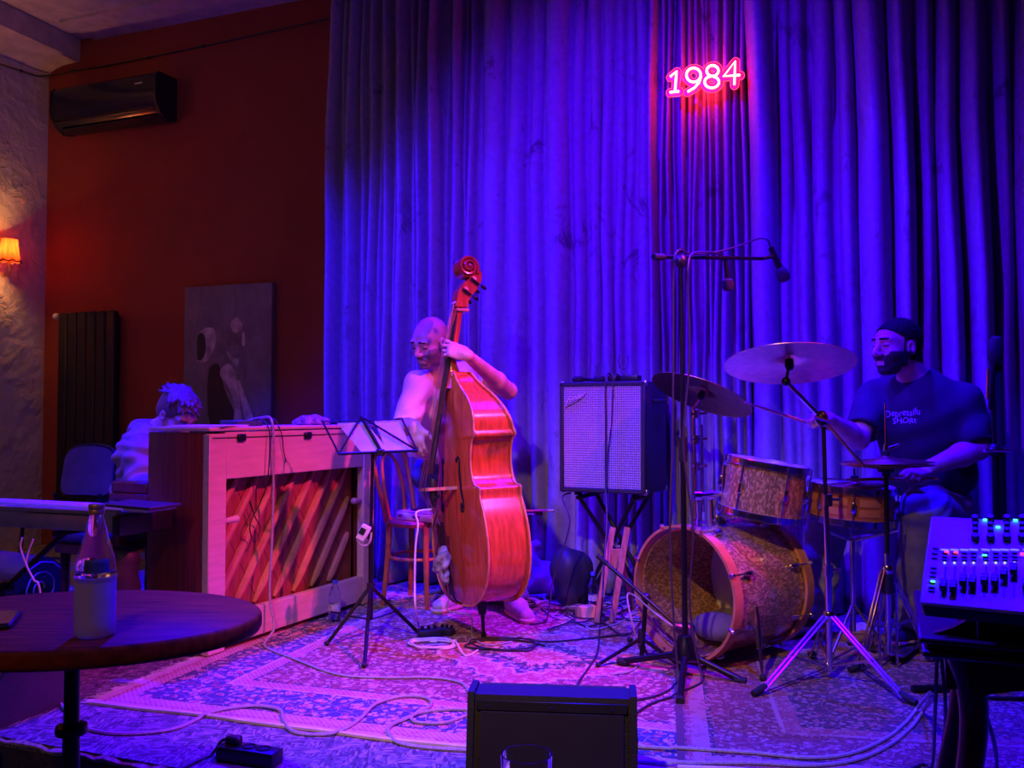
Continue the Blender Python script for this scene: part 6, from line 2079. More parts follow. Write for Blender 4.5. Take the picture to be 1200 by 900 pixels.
# on top of the amplifier
am = lambda x, y, z=0.0: AM @ V((x, y, AH + z))
rza = -aa
t = thing('headphones', 'black headphones lying on top of the bass amplifier', 'headphones', am(-0.12, 0.12, 0.001), rza)
MB().tube([(-0.075, 0, 0.025), (-0.06, 0.08, 0.02), (0, 0.115, 0.018), (0.06, 0.08, 0.02), (0.075, 0, 0.025)], 0.009, 8, k=5).build('headband', BLACK, t)
for sx in (-1, 1):
    MB().lathe([(0.022, 0.0), (0.033, 0.006), (0.034, 0.02), (0.024, 0.032)], Matrix.Translation((sx * 0.062, -0.005, 0.001)), 18).build('ear_cup', RUBBER, t)
for i, (x, lab) in enumerate(((0.03, 'tiny black pedal on the amplifier top beside the wine glass'), (0.115, 'flat black preamp box on the amplifier top with cables hanging from it'))):
    t = thing('preamp_pedal', lab, 'pedal', am(x + 0.01, 0.07 + 0.02 * i, 0.001), rza)
    w_ = 0.05 if i == 0 else 0.095
    MB().box((0, 0, 0.016), (w_, 0.07, 0.03), None, 0.004, 2).build('case', BLACK, t)
    for s_ in (-1, 1):
        MB().cyl((s_ * w_ * 0.28, 0.01, 0.03), (s_ * w_ * 0.28, 0.01, 0.042), 0.007).build('knob', STEEL, t)
t = thing('wine_glass', 'stemmed wine glass standing on top of the bass amplifier', 'glass', am(0.055, 0.17, 0.0005))
MB().lathe([(0.030, 0.0), (0.030, 0.002), (0.004, 0.006), (0.0035, 0.065)], None, 20).build('stem', GLASS, t)
MB().lathe([(0.0035, 0.066), (0.020, 0.075), (0.029, 0.095), (0.031, 0.115), (0.026, 0.145), (0.0245, 0.145), (0.0295, 0.115), (0.0275, 0.095), (0.019, 0.077), (0.0034, 0.069)], None, 24).build('bowl', GLASS, t)
cable('hanging_cable', 'black cable hanging down the grille of the amplifier to the rug',
      [am(0.03, 0.06, 0.03), am(0.03, 0.0, 0.04), am(0.028, -0.025, -0.02), am(0.03, -0.03, -0.25), am(0.03, -0.035, -0.5), W(711, 610, 4.5), W(708, 660, 4.4), W(706, 700, 4.2), G(703, 735, zc), G(700, 765, zc), G(688, 785, zc), G(678, 800, zc), G(676, 815, zc)], 0.0045)
cable('hanging_cable', 'thin cable drooping in a loop over the amplifier grille',
      [am(0.075, 0.05, 0.03), am(0.07, 0.0, 0.036), am(0.068, -0.022, -0.03), am(0.06, -0.026, -0.22), am(0.042, -0.027, -0.36), am(0.034, -0.028, -0.55)], 0.003)
cable('hanging_cable', 'cable running from under the amplifier down to the cloth heap',
      [am(-0.2, 0.05, -AH - 0.010), am(-0.21, -0.03, -AH - 0.03), W(668, 610, 4.62), W(658, 650, 4.60), W(648, 680, 4.58), G(640, 728, zc), G(622, 732, zc)], 0.0045)
# wooden support leaning under the amplifier
e0 = [W(699, 718, 4.45), W(717, 720, 4.45), W(718, 618, 4.55), W(735, 618, 4.55)]
e0[0].z = e0[1].z = ZR + 0.004
t = thing('wooden_trestle', 'small raw wooden trestle leaning on the floor below the amplifier', 'trestle', (e0[0] + e0[1]) / 2)
for a_, b_ in ((e0[0], e0[2]), (e0[1], e0[3])):
    m_ = aim((a_ + b_) / 2, b_ - a_, (0, 1, 0))
    MB().box((0, 0, 0), (0.030, 0.022, (b_ - a_).length), m_.to_3x3()).add([], []).build('rail', RAWWOOD, t) if False else None
    mb = MB(); mb.box((a_ + b_) / 2, (0.030, 0.022, (b_ - a_).length), m_.to_3x3(), 0.002); mb.build('rail', RAWWOOD, t, world=True)
m1, m2 = e0[0] + (e0[2] - e0[0]) * 0.66, e0[1] + (e0[3] - e0[1]) * 0.66
mb = MB(); mb.box((m1 + m2) / 2 + V((0, 0.01, 0)), ((m2 - m1).length, 0.018, 0.10), None, 0.002); mb.build('cross_board', RAWWOOD, t, world=True)
bk0, bk1 = W(742, 700, 4.75), W(724, 640, 4.58)
bk0.z = ZR + 0.012
mb = MB(); mb.tube([bk0, bk1], 0.014, 4); mb.build('back_leg', RAWWOOD, t, world=True)
p = G(688, 724, ZR)
t = thing('wooden_block', 'small wooden block lying beside the trestle on the rug', 'block', V((p.x, p.y, ZR + 0.001)), R(25))
MB().box((0, 0, 0.03), (0.09, 0.05, 0.06), None, 0.003).build('block_body', M('pale_block', (0.55, 0.40, 0.22), 0.7), t)
MB().box((0.0, 0.045, 0.02), (0.07, 0.04, 0.04), (0, 0, 0.1), 0.003).build('offcut', RAWWOOD, t)
# plastic bottles
def bottle(label, px, py, s):
    p = G(px, py, ZR)
    t = thing('plastic_bottle', label, 'bottle', V((p.x, p.y, ZR + 0.001)))
    MB().lathe([(0.026 * s, 0), (0.031 * s, 0.008), (0.031 * s, 0.04), (0.0295 * s, 0.045), (0.031 * s, 0.05), (0.031 * s, 0.09), (0.0295 * s, 0.095), (0.031 * s, 0.10), (0.030 * s, 0.135), (0.018 * s, 0.165), (0.012 * s, 0.175), (0.012 * s, 0.185)], None, 24).build('shell', PET, t)
    MB().lathe([(0.0315 * s, 0.055), (0.0315 * s, 0.085)], None, 24, cap=False).build('label_band', M('bottle_label', (0.55, 0.5, 0.55), 0.5, var=0.5, scale=60), t)
    MB().cyl((0, 0, 0.184), (0, 0, 0.202), 0.0155 * s, n=18).build('cap', M('blue_cap', (0.05, 0.10, 0.5), 0.4), t)
bottle('small clear plastic water bottle standing on the rug against the piano', 392, 728, 0.95)
bottle('small plastic bottle standing on the rug beside the wooden trestle', 695, 716, 0.8)

# ------------------------------------------------------------------ tall boom microphone stand
mc = G(803, 793, ZR)
t = thing('microphone_stand', 'tall black boom microphone stand with round base hub in front of the bass drum', 'microphone stand', V((mc.x, mc.y, ZR)))
bz = lambda p: V(p) - V((mc.x, mc.y, ZR))
H1 = W(797, 312, mc.y).z - ZR
top_ = V((W(798, 312, mc.y).x - mc.x, 0, H1))
MB().lathe([(0.040, 0.07), (0.052, 0.075), (0.050, 0.10), (0.034, 0.135), (0.026, 0.16), (0.014, 0.165)], None, 24).build('hub', BLACKM, t)
for (px, py) in ((728, 776), (882, 800), (797, 822)):
    e = bz(G(px, py, ZR + 0.012)); e.z = 0.014
    e = e * (1.0 if py != 800 else 0.85); e.z = 0.014
    lg = MB().tube([V((0, 0, 0.085)) + V((e.x, e.y, 0)).normalized() * 0.03, e], 0.013, 10).build('leg', BLACKM, t)
    d_ = V((e.x, e.y, 0)).normalized()
    MB().tube([e - d_ * 0.03, e + d_ * 0.015], 0.016, 10).build('foot', RUBBER, lg)
MB().cyl((0, 0, 0.16), top_ * 0.5 + V((0, 0, 0.08)), 0.0115).build('lower_pole', BLACKM, t)
MB().cyl(top_ * 0.48 + V((0, 0, 0.08)), top_, 0.0085).build('upper_pole', BLACKM, t)
MB().cyl(top_ * 0.47 + V((0, 0, 0.08)), top_ * 0.53 + V((0, 0, 0.08)), 0.017).build('clutch', BLACK, t)
MB().ball(top_ + V((0, 0, 0.02)), (0.026, 0.022, 0.030), 10).build('swivel', BLACK, t)
ba, bb = bz(W(766, 301, mc.y - 0.03)), bz(W(893, 303, mc.y + 0.42))
MB().tube([ba, bb], 0.0085, 10).build('boom', BLACKM, t)
MB().tube([ba, ba + (bb - ba) * 0.08], 0.014, 10).build('counterweight', RUBBER, t)
MB().tube([bz(W(797, 296, mc.y)), bz(W(797, 291, mc.y))], 0.013, 10).build('boom_knob', BLACK, t)
MB().tube([bb, bz(W(907, 300, mc.y + 0.44))], 0.009, 8).build('microphone_clip', BLACK, t)
# microphones on the boom
def mic(name, label, a_, b_, r0, r1, cat='microphone'):
    a_, b_ = V(a_), V(b_)
    d_ = (b_ - a_).normalized()
    L_ = (b_ - a_).length
    t = thing(name, label, cat, b_)
    MB().tube([a_, a_ + d_ * L_ * 0.62], [r0 * 0.75, r0], 14).build('handle', BLACKM, t, world=True)
    MB().tube([a_ + d_ * L_ * 0.60, a_ + d_ * L_ * 0.68, a_ + d_ * L_ * 0.86, a_ + d_ * L_ * 0.97, b_], [r0, r1 * 0.9, r1, r1 * 0.8, r1 * 0.3], 16).build('foam_head', RUBBER, t, world=True)
    return t
yb = mc.y + 0.44
mic('microphone', 'black microphone hanging at the far end of the long boom', W(903, 290, yb), W(921, 330, yb), 0.016, 0.029)
mic('microphone', 'black microphone clamped half way along the long boom', W(850, 304, mc.y + 0.27), W(854, 341, mc.y + 0.27), 0.012, 0.027)
cable('microphone_cable', 'blue-lit cable arching over the boom to the far microphone',
      [W(903, 290, yb), W(899, 281, yb - .02), W(888, 280, yb - .03), W(860, 290, mc.y + .28), W(830, 297, mc.y + .18), W(808, 297, mc.y + .04), W(796, 293, mc.y - .03), W(790, 303, mc.y - .045), W(789, 325, mc.y - .03), W(789, 420, mc.y - .03), W(788, 520, mc.y - .03), W(785, 620, mc.y - .04), W(789, 720, mc.y - .05), G(793, 800, zc + .004), G(770, 815, zc), G(740, 822, zc), G(700, 838, zc)], 0.0042, CABLEB)
cable('microphone_cable', 'black cable winding down the tall microphone stand to the rug',
      [W(851, 309, mc.y + .27), W(840, 297, mc.y + .22), W(812, 297, mc.y + .02), W(806, 315, mc.y - .03), W(806, 335, mc.y - .02), W(808, 420, mc.y - .02), W(801, 520, mc.y - .02), W(812, 620, mc.y - .03), W(808, 700, mc.y - .03), W(815, 760, mc.y - .06), G(822, 800, zc + .004), G(800, 812, zc), G(760, 826, zc), G(735, 845, zc)], 0.0042, CABLEB)
# low boom stand aimed at the bass drum
kb_ = G(752, 774, ZR2)
t = thing('microphone_stand', 'short black boom microphone stand aimed into the bass drum', 'microphone stand', V((kb_.x, kb_.y, ZR)))
bz = lambda p: V(p) - V((kb_.x, kb_.y, ZR))
hh = bz(W(757, 700, kb_.y))
MB().cyl((0, 0, 0.03), hh, 0.010).build('pole', BLACKM, t)
MB().ball(hh, 0.020, 10).build('swivel', BLACK, t)
for a_ in (200, 320, 80):
    e = V((0.20 * math.cos(R(a_)), 0.20 * math.sin(R(a_)), 0.010))
    lg = MB().tube([(0, 0, 0.10), e], 0.008, 8).build('leg', BLACKM, t)
    MB().ball(e, (0.012, 0.012, 0.009), 8).build('foot', RUBBER, lg)
MB().cyl((0, 0, 0.08), (0, 0, 0.13), 0.016).build('leg_collar', BLACK, t)
ka, kbm = bz(W(700, 651, kb_.y + 0.10)), bz(W(793, 733, kb_.y - 0.10))
MB().tube([ka, kbm], 0.008, 10).build('boom', BLACKM, t)
MB().tube([ka, ka + (kbm - ka) * 0.12], 0.011, 10).build('counterweight', RUBBER, t)
mk = thing('microphone', 'fat grey microphone pointing into the bass drum', 'microphone', W(800, 740, kb_.y - 0.11))
q0, q1 = W(789, 734, kb_.y - 0.105), W(812, 740, kb_.y - 0.07)
MB().tube([q0, q0 + (q1 - q0) * 0.35, q0 + (q1 - q0) * 0.5, q0 + (q1 - q0) * 0.9, q1], [0.018, 0.022, 0.030, 0.030, 0.018], 18).build('body', STEEL, mk, world=True)
MB().tube([q0 + (q1 - q0) * 0.45, q0 + (q1 - q0) * 0.52], 0.032, 18).build('collar_ring', BLACK, mk, world=True)
cable('microphone_cable', 'cable running along the short boom down to the rug', [q0, W(780, 728, kb_.y - .09), W(760, 712, kb_.y - .03), W(742, 697, kb_.y + .01), W(735, 700, kb_.y), W(742, 735, kb_.y - .02), G(752, 772, zc), G(740, 786, zc), G(715, 790, zc)], 0.004, CABLEG)

# ------------------------------------------------------------------ floor monitor at the stage edge
p = G(650, 960, 0.001)
wb = W(644, 800, 2.42)
t = thing('floor_monitor', 'large black wedge floor monitor at the front of the rug', 'speaker', V((wb.x, 2.36, ZR + 0.001)), R(-6))
hw, hgt = 0.225, W(644, 809, 2.45).z - ZR - 0.001
# side profile (y = depth away from the viewer, z = up)
pr = [(0.0, 0.0), (0.30, 0.0), (0.36, 0.07), (0.13, hgt), (0.05, hgt - 0.004)]
X2 = basis((0, 1, 0), (0, 0, 1), (1, 0, 0))
MB().prism(pr, 2 * hw - 0.03, Matrix.Translation((-hw + 0.015, 0, 0)) @ X2).build('cabinet', CABINET, t, smooth=False)
for sx in (-1, 1):
    pr2 = [(-0.006, 0.0), (0.306, 0.0), (0.368, 0.07), (0.135, hgt + 0.008), (0.043, hgt + 0.004)]
    MB().prism(pr2, 0.018, Matrix.Translation((sx * (hw - 0.009) - 0.009, 0, 0)) @ X2).build('side_cheek', CABINET, t, smooth=False)
    MB().box((sx * (hw + 0.001), 0.15, 0.14), (0.006, 0.10, 0.04), None, 0.002).build('handle_recess', RUBBER, t)
slp = math.atan2(0.05, hgt)
MB().box((0, 0.020, hgt * 0.46), (2 * hw - 0.07, 0.008, hgt * 0.78), (-slp, 0, 0), 0.002).build('back_panel', M('panel_black', (0.014, 0.011, 0.013), 0.9), t)
MB().box((0, 0.043, hgt - 0.030), (2 * hw - 0.05, 0.008, 0.026), (-slp, 0, 0), 0.002).build('top_strip', BLACK, t)
for x in (-0.17, 0.0, 0.16):
    MB().cyl((x, 0.038, hgt - 0.03), (x, 0.0365, hgt - 0.03), 0.004, n=10).build('screw', STEEL, t)
sgr = math.atan2(hgt - 0.07, 0.23)
MB().box((0, 0.25, (hgt + 0.07) / 2 + 0.006), (2 * hw - 0.05, math.hypot(0.23, hgt - 0.07) - 0.03, 0.010), (-sgr, 0, 0), 0.002).build('grille', M('monitor_grille', (0.03, 0.03, 0.03), 0.6, bump=0.7, bscale=300), t)

# table before the camera with a drinking glass
gz = 0.60
gp = W(617, 884, 0.93)
t = thing('side_table', 'small dark table standing in front of the stage under a drinking glass', 'table', V((gp.x - 0.02, 0.72, Z_HOUSE)))
hh_ = gz - Z_HOUSE
MB().lathe([(0.30, hh_ - 0.03), (0.315, hh_ - 0.025), (0.315, hh_ - 0.004), (0.31, hh_)], None, 48).build('table_top', TABLETOP, t)
MB().cyl((0, 0, 0.02), (0, 0, hh_ - 0.03), 0.022).build('pedestal', BLACKM, t)
MB().lathe([(0.2, 0.0), (0.2, 0.01), (0.03, 0.03)], None, 32).build('base_plate', BLACKM, t)
rim = gp.z
t = thing('tumbler', 'drinking glass standing before the floor monitor', 'glass', V((gp.x, gp.y, gz + 0.0005)))
gh = rim - gz
MB().lathe([(0.022, 0), (0.024, 0.004), (0.0265, gh), (0.0245, gh), (0.0222, 0.012), (0.0, 0.012)], None, 32).build('wall', GLASS, t, sharp=60)
MB().lathe([(0.0, 0.0125), (0.0221, 0.0125), (0.0236, gh * 0.6), (0.0, gh * 0.6)], None, 28, cap=False).build('drink', M('dark_drink', (0.05, 0.012, 0.02), 0.1), t)
# ------------------------------------------------------------------ drum kit
SPARK = sparkle()
def hoop_m(c, ax):
    return aim(c, ax, (0, 0, 1))
def drum(name, label, c, ax, r, depth, shell, hoop, lugs, skin_top=TOMSKIN, skin_bot=TOMSKIN, hr=0.009, hw=0.0, open_front=False, cat='drum', hole=None):
    """c is the centre of the batter end; the shell runs along ax for depth"""
    ax = V(ax).normalized()
    m = aim(c, ax)
    t = thing(name, label, cat, mat=m)
    n = 56
    sh = MB()
    prof = [(r, 0.0), (r, depth), (r - 0.008, depth), (r - 0.008, 0.0), (r, 0.0)]
    sh.lathe(prof, None, n, cap=False).build('shell', shell, t, sharp=40)
    if skin_top:
        MB().lathe([(0.001, -0.003), (r * 0.97, -0.003), (r + 0.003, 0.004), (r + 0.004, 0.012)], None, n, cap=False).build('batter_skin', skin_top, t)
    if skin_bot:
        MB().lathe([(0.001, depth + 0.003), (r * 0.97, depth + 0.003), (r + 0.003, depth - 0.004), (r + 0.004, depth - 0.012)], None, n, cap=False).build('resonant_skin', skin_bot, t)
    for z, nm in ((0.0, 'batter_hoop'), (depth, 'resonant_hoop')):
        sg = -1 if z == 0 else 1
        if hw:
            MB().lathe([(r + 0.006, z - sg * 0.012), (r + 0.018, z - sg * 0.012), (r + 0.018, z + sg * hw), (r + 0.006, z + sg * hw), (r + 0.006, z - sg * 0.012)], None, n, cap=False).build(nm, hoop, t)
        else:
            mb = MB()
            for zz_ in (-0.012, 0.012):
                mb.torus(Matrix.Translation((0, 0, z + zz_ + sg * 0.004)), r + 0.007, 0.0038, n, 6)
            mb.lathe([(r + 0.004, z - 0.012 + sg * 0.004), (r + 0.009, z - 0.012 + sg * 0.004), (r + 0.009, z + 0.012 + sg * 0.004), (r + 0.004, z + 0.012 + sg * 0.004)], None, n, cap=False)
            mb.build(nm, hoop, t)
    for i in range(lugs):
        a_ = 2 * PI * (i + 0.5) / lugs
        ca, sa = math.cos(a_), math.sin(a_)
        if depth > 0.3:
            for z in (0.07, depth - 0.07):
                lg = MB().box(((r + 0.012) * ca, (r + 0.012) * sa, z), (0.026, 0.02, 0.045), Matrix.Rotation(a_, 3, 'Z'), 0.006, 2).build('lug', CHROME, t)
                zz_ = -0.035 if z < depth / 2 else depth + 0.035
                MB().tube([((r + 0.018) * ca, (r + 0.018) * sa, z), ((r + 0.018) * ca, (r + 0.018) * sa, zz_)], 0.0035, 6).build('tension_rod', CHROME, lg)
                MB().box(((r + 0.018) * ca, (r + 0.018) * sa, zz_), (0.030, 0.016, 0.014), Matrix.Rotation(a_, 3, 'Z'), 0.003).build('claw', CHROME, lg)
        else:
            lg = MB().box(((r + 0.010) * ca, (r + 0.010) * sa, depth / 2), (0.022, 0.018, 0.05), Matrix.Rotation(a_, 3, 'Z'), 0.006, 2).build('lug', CHROME, t)
            MB().tube([((r + 0.014) * ca, (r + 0.014) * sa, -0.012), ((r + 0.014) * ca, (r + 0.014) * sa, depth + 0.012)], 0.003, 6).build('tension_rod', CHROME, lg)
    return t, m
# bass drum: front head removed, pillow inside
bf = G(806, 776, ZR2)
axb = V((0.80, 0.60, 0)).normalized()
rB = 0.262
bc_ = V((bf.x + 0.005, bf.y + 0.02, ZR2 + rB + 0.021))
DB = 0.44
t, BMx = drum('bass_drum', 'champagne sparkle bass drum with its front head open', bc_, axb, rB, DB, SPARK, HOOPWOOD, 8, skin_top=None, skin_bot=TOMSKIN, hw=0.036)
bl = lambda a_, r_, z: V((r_ * math.cos(a_), r_ * math.sin(a_), z))
inv = BMx.inverted()
for sgn in (-1, 1):
    side = V((axb.y, -axb.x, 0)) * sgn
    p0 = bc_ + axb * 0.10 + side * (rB + 0.005) + V((0, 0, -0.06))
    p1 = bc_ + axb * 0.02 + side * (rB + 0.10) ; p1.z = ZR2 + 0.012
    sp_ = MB().tube([inv @ p0, inv @ p1], 0.007, 8).build('spur', CHROME, t)
    MB().tube([inv @ (p0 + V((0, 0, 0.03))), inv @ (p0 + (p1 - p0) * 0.55)], 0.013, 8).build('spur_clamp', CHROME, sp_)
    MB().ball(inv @ p1, 0.014, 8).build('spur_foot', RUBBER, sp_)
MB().box(inv @ (bc_ + axb * 0.20 + V((0, 0, rB + 0.012))), (0.05, 0.09, 0.07), inv.to_3x3(), 0.01, 2).build('tom_mount', CHROME, t)
f = Sdf((-0.22, -0.26, 0.05), (0.22, 0.02, 0.40), 0.01)
f.ell((0, -0.185 + 0, 0.22), (0.16, 0.07, 0.15), k=.03)
P, Q = f.mesh()
P = wrinkle(P, Q, 0.008, [((1, 0.3, 0), 40, 0, 1.4)])
ic = bc_ + axb * 0.26 + V((0, 0, -0.175))
f = Sdf(ic - V((.2, .2, .1)), ic + V((.2, .2, .1)), 0.008)
f.ell(ic, (0.15, 0.12, 0.065), k=.03)
P, Q = f.mesh()
P = wrinkle(P, Q, 0.007, [((1, 0.3, 0), 50, 0, 1.4)])
tag(fast_mesh('damping_pillow', P, Q, M('pillow_cloth', (0.16, 0.14, 0.18), 0.9)), 'dark pillow lying inside the open bass drum', 'pillow')
# rack tom
tc_ = W(899, 545, 3.84)
axt = V((-0.16, 0.05, -1.0)).normalized()
t, TMx = drum('rack_tom', 'gold sparkle rack tom mounted over the bass drum', tc_, axt, 0.168, 0.205, SPARK, CHROME, 6, skin_top=TOMSKIN, skin_bot=TOMSKIN)
# tom arm between bass drum and rack tom
ta = bc_ + axb * 0.20 + V((0, 0, rB + 0.035))
t = thing('tom_holder', 'chrome tom holder rising from the bass drum beside the rack tom', 'drum hardware', ta)
p1 = W(830, 590, 3.86); p2 = W(836, 560, 3.88); p3 = W(852, 575, 3.84)
MB().tube([ta, W(836, 612, 3.86)], 0.016, 10).build('post', CHROME, t, world=True)
MB().tube([W(836, 615, 3.86), W(834, 575, 3.87)], 0.012, 10).build('riser', CHROME, t, world=True)
MB().ball(W(834, 580, 3.87), (0.026, 0.022, 0.024), 10).build('ball_joint', CHROME, t, world=True)
MB().tube([W(818, 581, 3.84), W(850, 578, 3.86)], 0.012, 10).build('cross_arm', CHROME, t, world=True)
MB().tube([W(814, 581, 3.84), W(822, 581, 3.84)], 0.020, 10).build('wing_nut', CHROME, t, world=True)
MB().tube([W(850, 545, 3.84), W(848, 578, 3.85)], 0.010, 8).build('tom_bracket', CHROME, t, world=True)
# floor tom behind
fc_ = W(896, 592, 4.50)
t, _ = drum('floor_tom', 'gold sparkle floor tom standing behind the rack tom', V((fc_.x, fc_.y, 0.585)), (0, 0, -1), 0.19, 0.37, SPARK, CHROME, 6)
fm = MATRIX[t.name].inverted()
for a_ in (30, 150, 270):
    p0 = V((fc_.x + 0.205 * math.cos(R(a_)), fc_.y + 0.205 * math.sin(R(a_)), 0.42)); p1 = V((p0.x + 0.03 * math.cos(R(a_)), p0.y + 0.03 * math.sin(R(a_)), ZR2 + 0.008))
    MB().tube([fm @ p0, fm @ V((p0.x, p0.y, 0.12)), fm @ p1], 0.006, 8).build('leg', CHROME, t)
# snare drum on its stand
sc_ = W(998, 572, 3.84)
t, _ = drum('snare_drum', 'wooden snare drum with chrome hoops beside the drummer knee', sc_, (-0.06, 0.05, -1), 0.172, 0.125, SNAREWOOD, CHROME, 8)
m_ = MATRIX[t.name]
for i in range(8):
    a_ = 2 * PI * i / 8
    vs_ = []
    for k_ in range(7):
        b_ = a_ - 0.26 + 0.52 * k_ / 6
        for z in (0.026, 0.056, 0.068, 0.098):
            vs_.append((0.1745 * math.cos(b_), 0.1745 * math.sin(b_), z))
    fs_ = []
    for k_ in range(6):
        for z in (0, 2):
            fs_.append((k_ * 4 + z, k_ * 4 + z + 1, k_ * 4 + 5 + z, k_ * 4 + 4 + z))
    mesh_obj('inlay', vs_, fs_, HOOPWOOD, t)
t = thing('snare_stand', 'chrome tripod stand under the wooden snare drum', 'stand', V((sc_.x, sc_.y, ZR2)))
zb_ = sc_.z - 0.125 - ZR2 - 0.03
MB().cyl((0, 0, 0.10), (0, 0, zb_ - 0.06), 0.011).build('pole', CHROME, t)
for a_ in (75, 215, 322):
    d_ = V((math.cos(R(a_)), math.sin(R(a_)), 0))
    MB().tube([V((0, 0, zb_ - 0.07)), d_ * 0.185 + V((0, 0, zb_ - 0.012)), d_ * 0.19 + V((0, 0, zb_ + 0.03))], 0.006, 8).build('basket_arm', CHROME, t)
    lg = MB().tube([V((0, 0, 0.22)), d_ * 0.16 + V((0, 0, 0.012))], 0.007, 8).build('leg', CHROME, t)
    MB().ball(d_ * 0.16 + V((0, 0, 0.012)), 0.012, 8).build('foot', RUBBER, lg)

# cymbals
def cymbal(name, label, c, nrm, r, bell=0.028, dome=0.020, mat=BRONZE):
    m = aim(c, nrm)
    t = thing(name, label, 'cymbal', mat=m)
    prof, back = [], []
    for i in range(13):
        s = i / 12
        rr = r * s
        if s < 0.2:
            z = dome + bell * math.cos(s / 0.2 * PI / 2)
        else:
            z = dome * (1 - ((s - 0.2) / 0.8) ** 1.4)
        prof.append((max(rr, 0.006), z))
    th = 0.0022
    MB().lathe([(a_, b_) for a_, b_ in prof] + [(a_, b_ - th) for a_, b_ in prof[::-1]], None, 64, cap=False).build('bow', mat, t, sharp=60)
    mb = MB()
    for s in (0.35, 0.5, 0.62, 0.74, 0.86, 0.95):
        z = dome * (1 - ((s - 0.2) / 0.8) ** 1.4)
        mb.torus(Matrix.Translation((0, 0, z + 0.0003)), r * s, 0.0009, 64, 4)
    mb.build('lathed_groove', M('groove', (0.35, 0.22, 0.10), 0.4, 1.0), t)
    MB().lathe([(0.016, dome + bell), (0.016, dome + bell + 0.014), (0.010, dome + bell + 0.016)], None, 14).build('felt', RUBBER, t)
    MB().cyl((0, 0, -0.02), (0, 0, dome + bell + 0.045), 0.004, n=8).build('threaded_tip', CHROME, t)
    MB().lathe([(0.012, -0.022), (0.018, -0.006), (0.016, dome)], None, 14).build('lower_felt', RUBBER, t)
    return t
def tripod(t, base, feet, zpiv, zbot, r=0.009, mat=CHROME):
    for e in feet:
        e = V(e)
        e.z = 0.016
        d_ = V((e.x, e.y, 0)).normalized()
        for off in (-1, 1):
            o_ = V((-d_.y, d_.x, 0)) * 0.010 * off
            MB().tube([V((0, 0, zpiv)) + d_ * 0.02 + o_, e + o_ - d_ * 0.03], 0.0055, 6).build('leg', mat, t)
        k_ = V((0, 0, zpiv)) + (e - V((0, 0, zpiv))) * 0.55
        MB().tube([V((0, 0, zbot)), k_], 0.006, 6).build('leg_brace', mat, t)
        MB().tube([e - d_ * 0.045 + V((0, 0, 0.012)), e + d_ * 0.02 + V((0, 0, -0.004))], [0.014, 0.012], 8).build('foot', RUBBER, t)
    MB().lathe([(0.018, zpiv - 0.02), (0.022, zpiv - 0.012), (0.022, zpiv + 0.012), (0.018, zpiv + 0.02)], None, 16).build('leg_collar', mat, t)
    MB().lathe([(0.016, zbot - 0.01), (0.016, zbot + 0.02)], None, 14).build('lower_collar', mat, t)
# ride cymbal on a boom stand
rb0 = G(972, 796, ZR2)
t = thing('cymbal_stand', 'chrome boom cymbal stand with spread tripod carrying the ride cymbal', 'stand', V((rb0.x, rb0.y, ZR2)))
bz = lambda p: V(p) - V((rb0.x, rb0.y, ZR2))
yr = rb0.y
zp = W(970, 722, yr).z - ZR2
MB().cyl((0, 0, 0.03), (0, 0, 0.42), 0.0135).build('lower_tube', CHROME, t)
topz = W(966, 500, yr).z - ZR2
tx = W(965, 500, yr).x - rb0.x
MB().cyl((0, 0, 0.40), (tx * 0.6, 0, topz * 0.72), 0.0105).build('middle_tube', CHROME, t)
MB().cyl((tx * 0.6, 0, topz * 0.70), (tx, 0, topz), 0.0085).build('upper_tube', BLACKM, t)
for z in (0.42, topz * 0.71):
    MB().cyl((0, 0, z - 0.025), (0, 0, z + 0.02), 0.019).build('height_clamp', CHROME, t)
    MB().tube([(0.01, 0, z), (0.045, -0.01, z)], 0.006, 6).build('wing_nut', CHROME, t)
tripod(t, rb0, [bz(G(887, 816, ZR2)), bz(G(1068, 826, ZR2)), V((0.03, 0.30, 0))], zp, 0.05)
clampp = W(963, 490, yr); e1 = W(921, 447, yr + 0.02); e2 = W(1013, 547, yr - 0.02)
MB().tube([bz(e1), bz(clampp)], 0.0085, 8).build('boom', CHROME, t)
MB().tube([bz(clampp), bz(e2)], 0.006, 8).build('boom_tail', BRASS, t)
MB().ball(bz(clampp), (0.024, 0.022, 0.03), 10).build('boom_clamp', BLACKM, t)
MB().tube([bz(W(955, 489, yr - .02)), bz(W(974, 495, yr - .02))], 0.008, 8).build('clamp_wing', CHROME, t)
cr = W(925, 427, yr + 0.04)
MB().ball(bz(e1), (0.018, 0.018, 0.018), 8).build('tilter', BLACKM, t)
MB().tube([bz(e1), bz(cr)], 0.006, 8).build('tilter_rod', BLACKM, t)
cymbal('ride_cymbal', 'large ride cymbal tilted over the boom stand, its underside showing', cr, (0.05, 0.28, 1.0), 0.252)
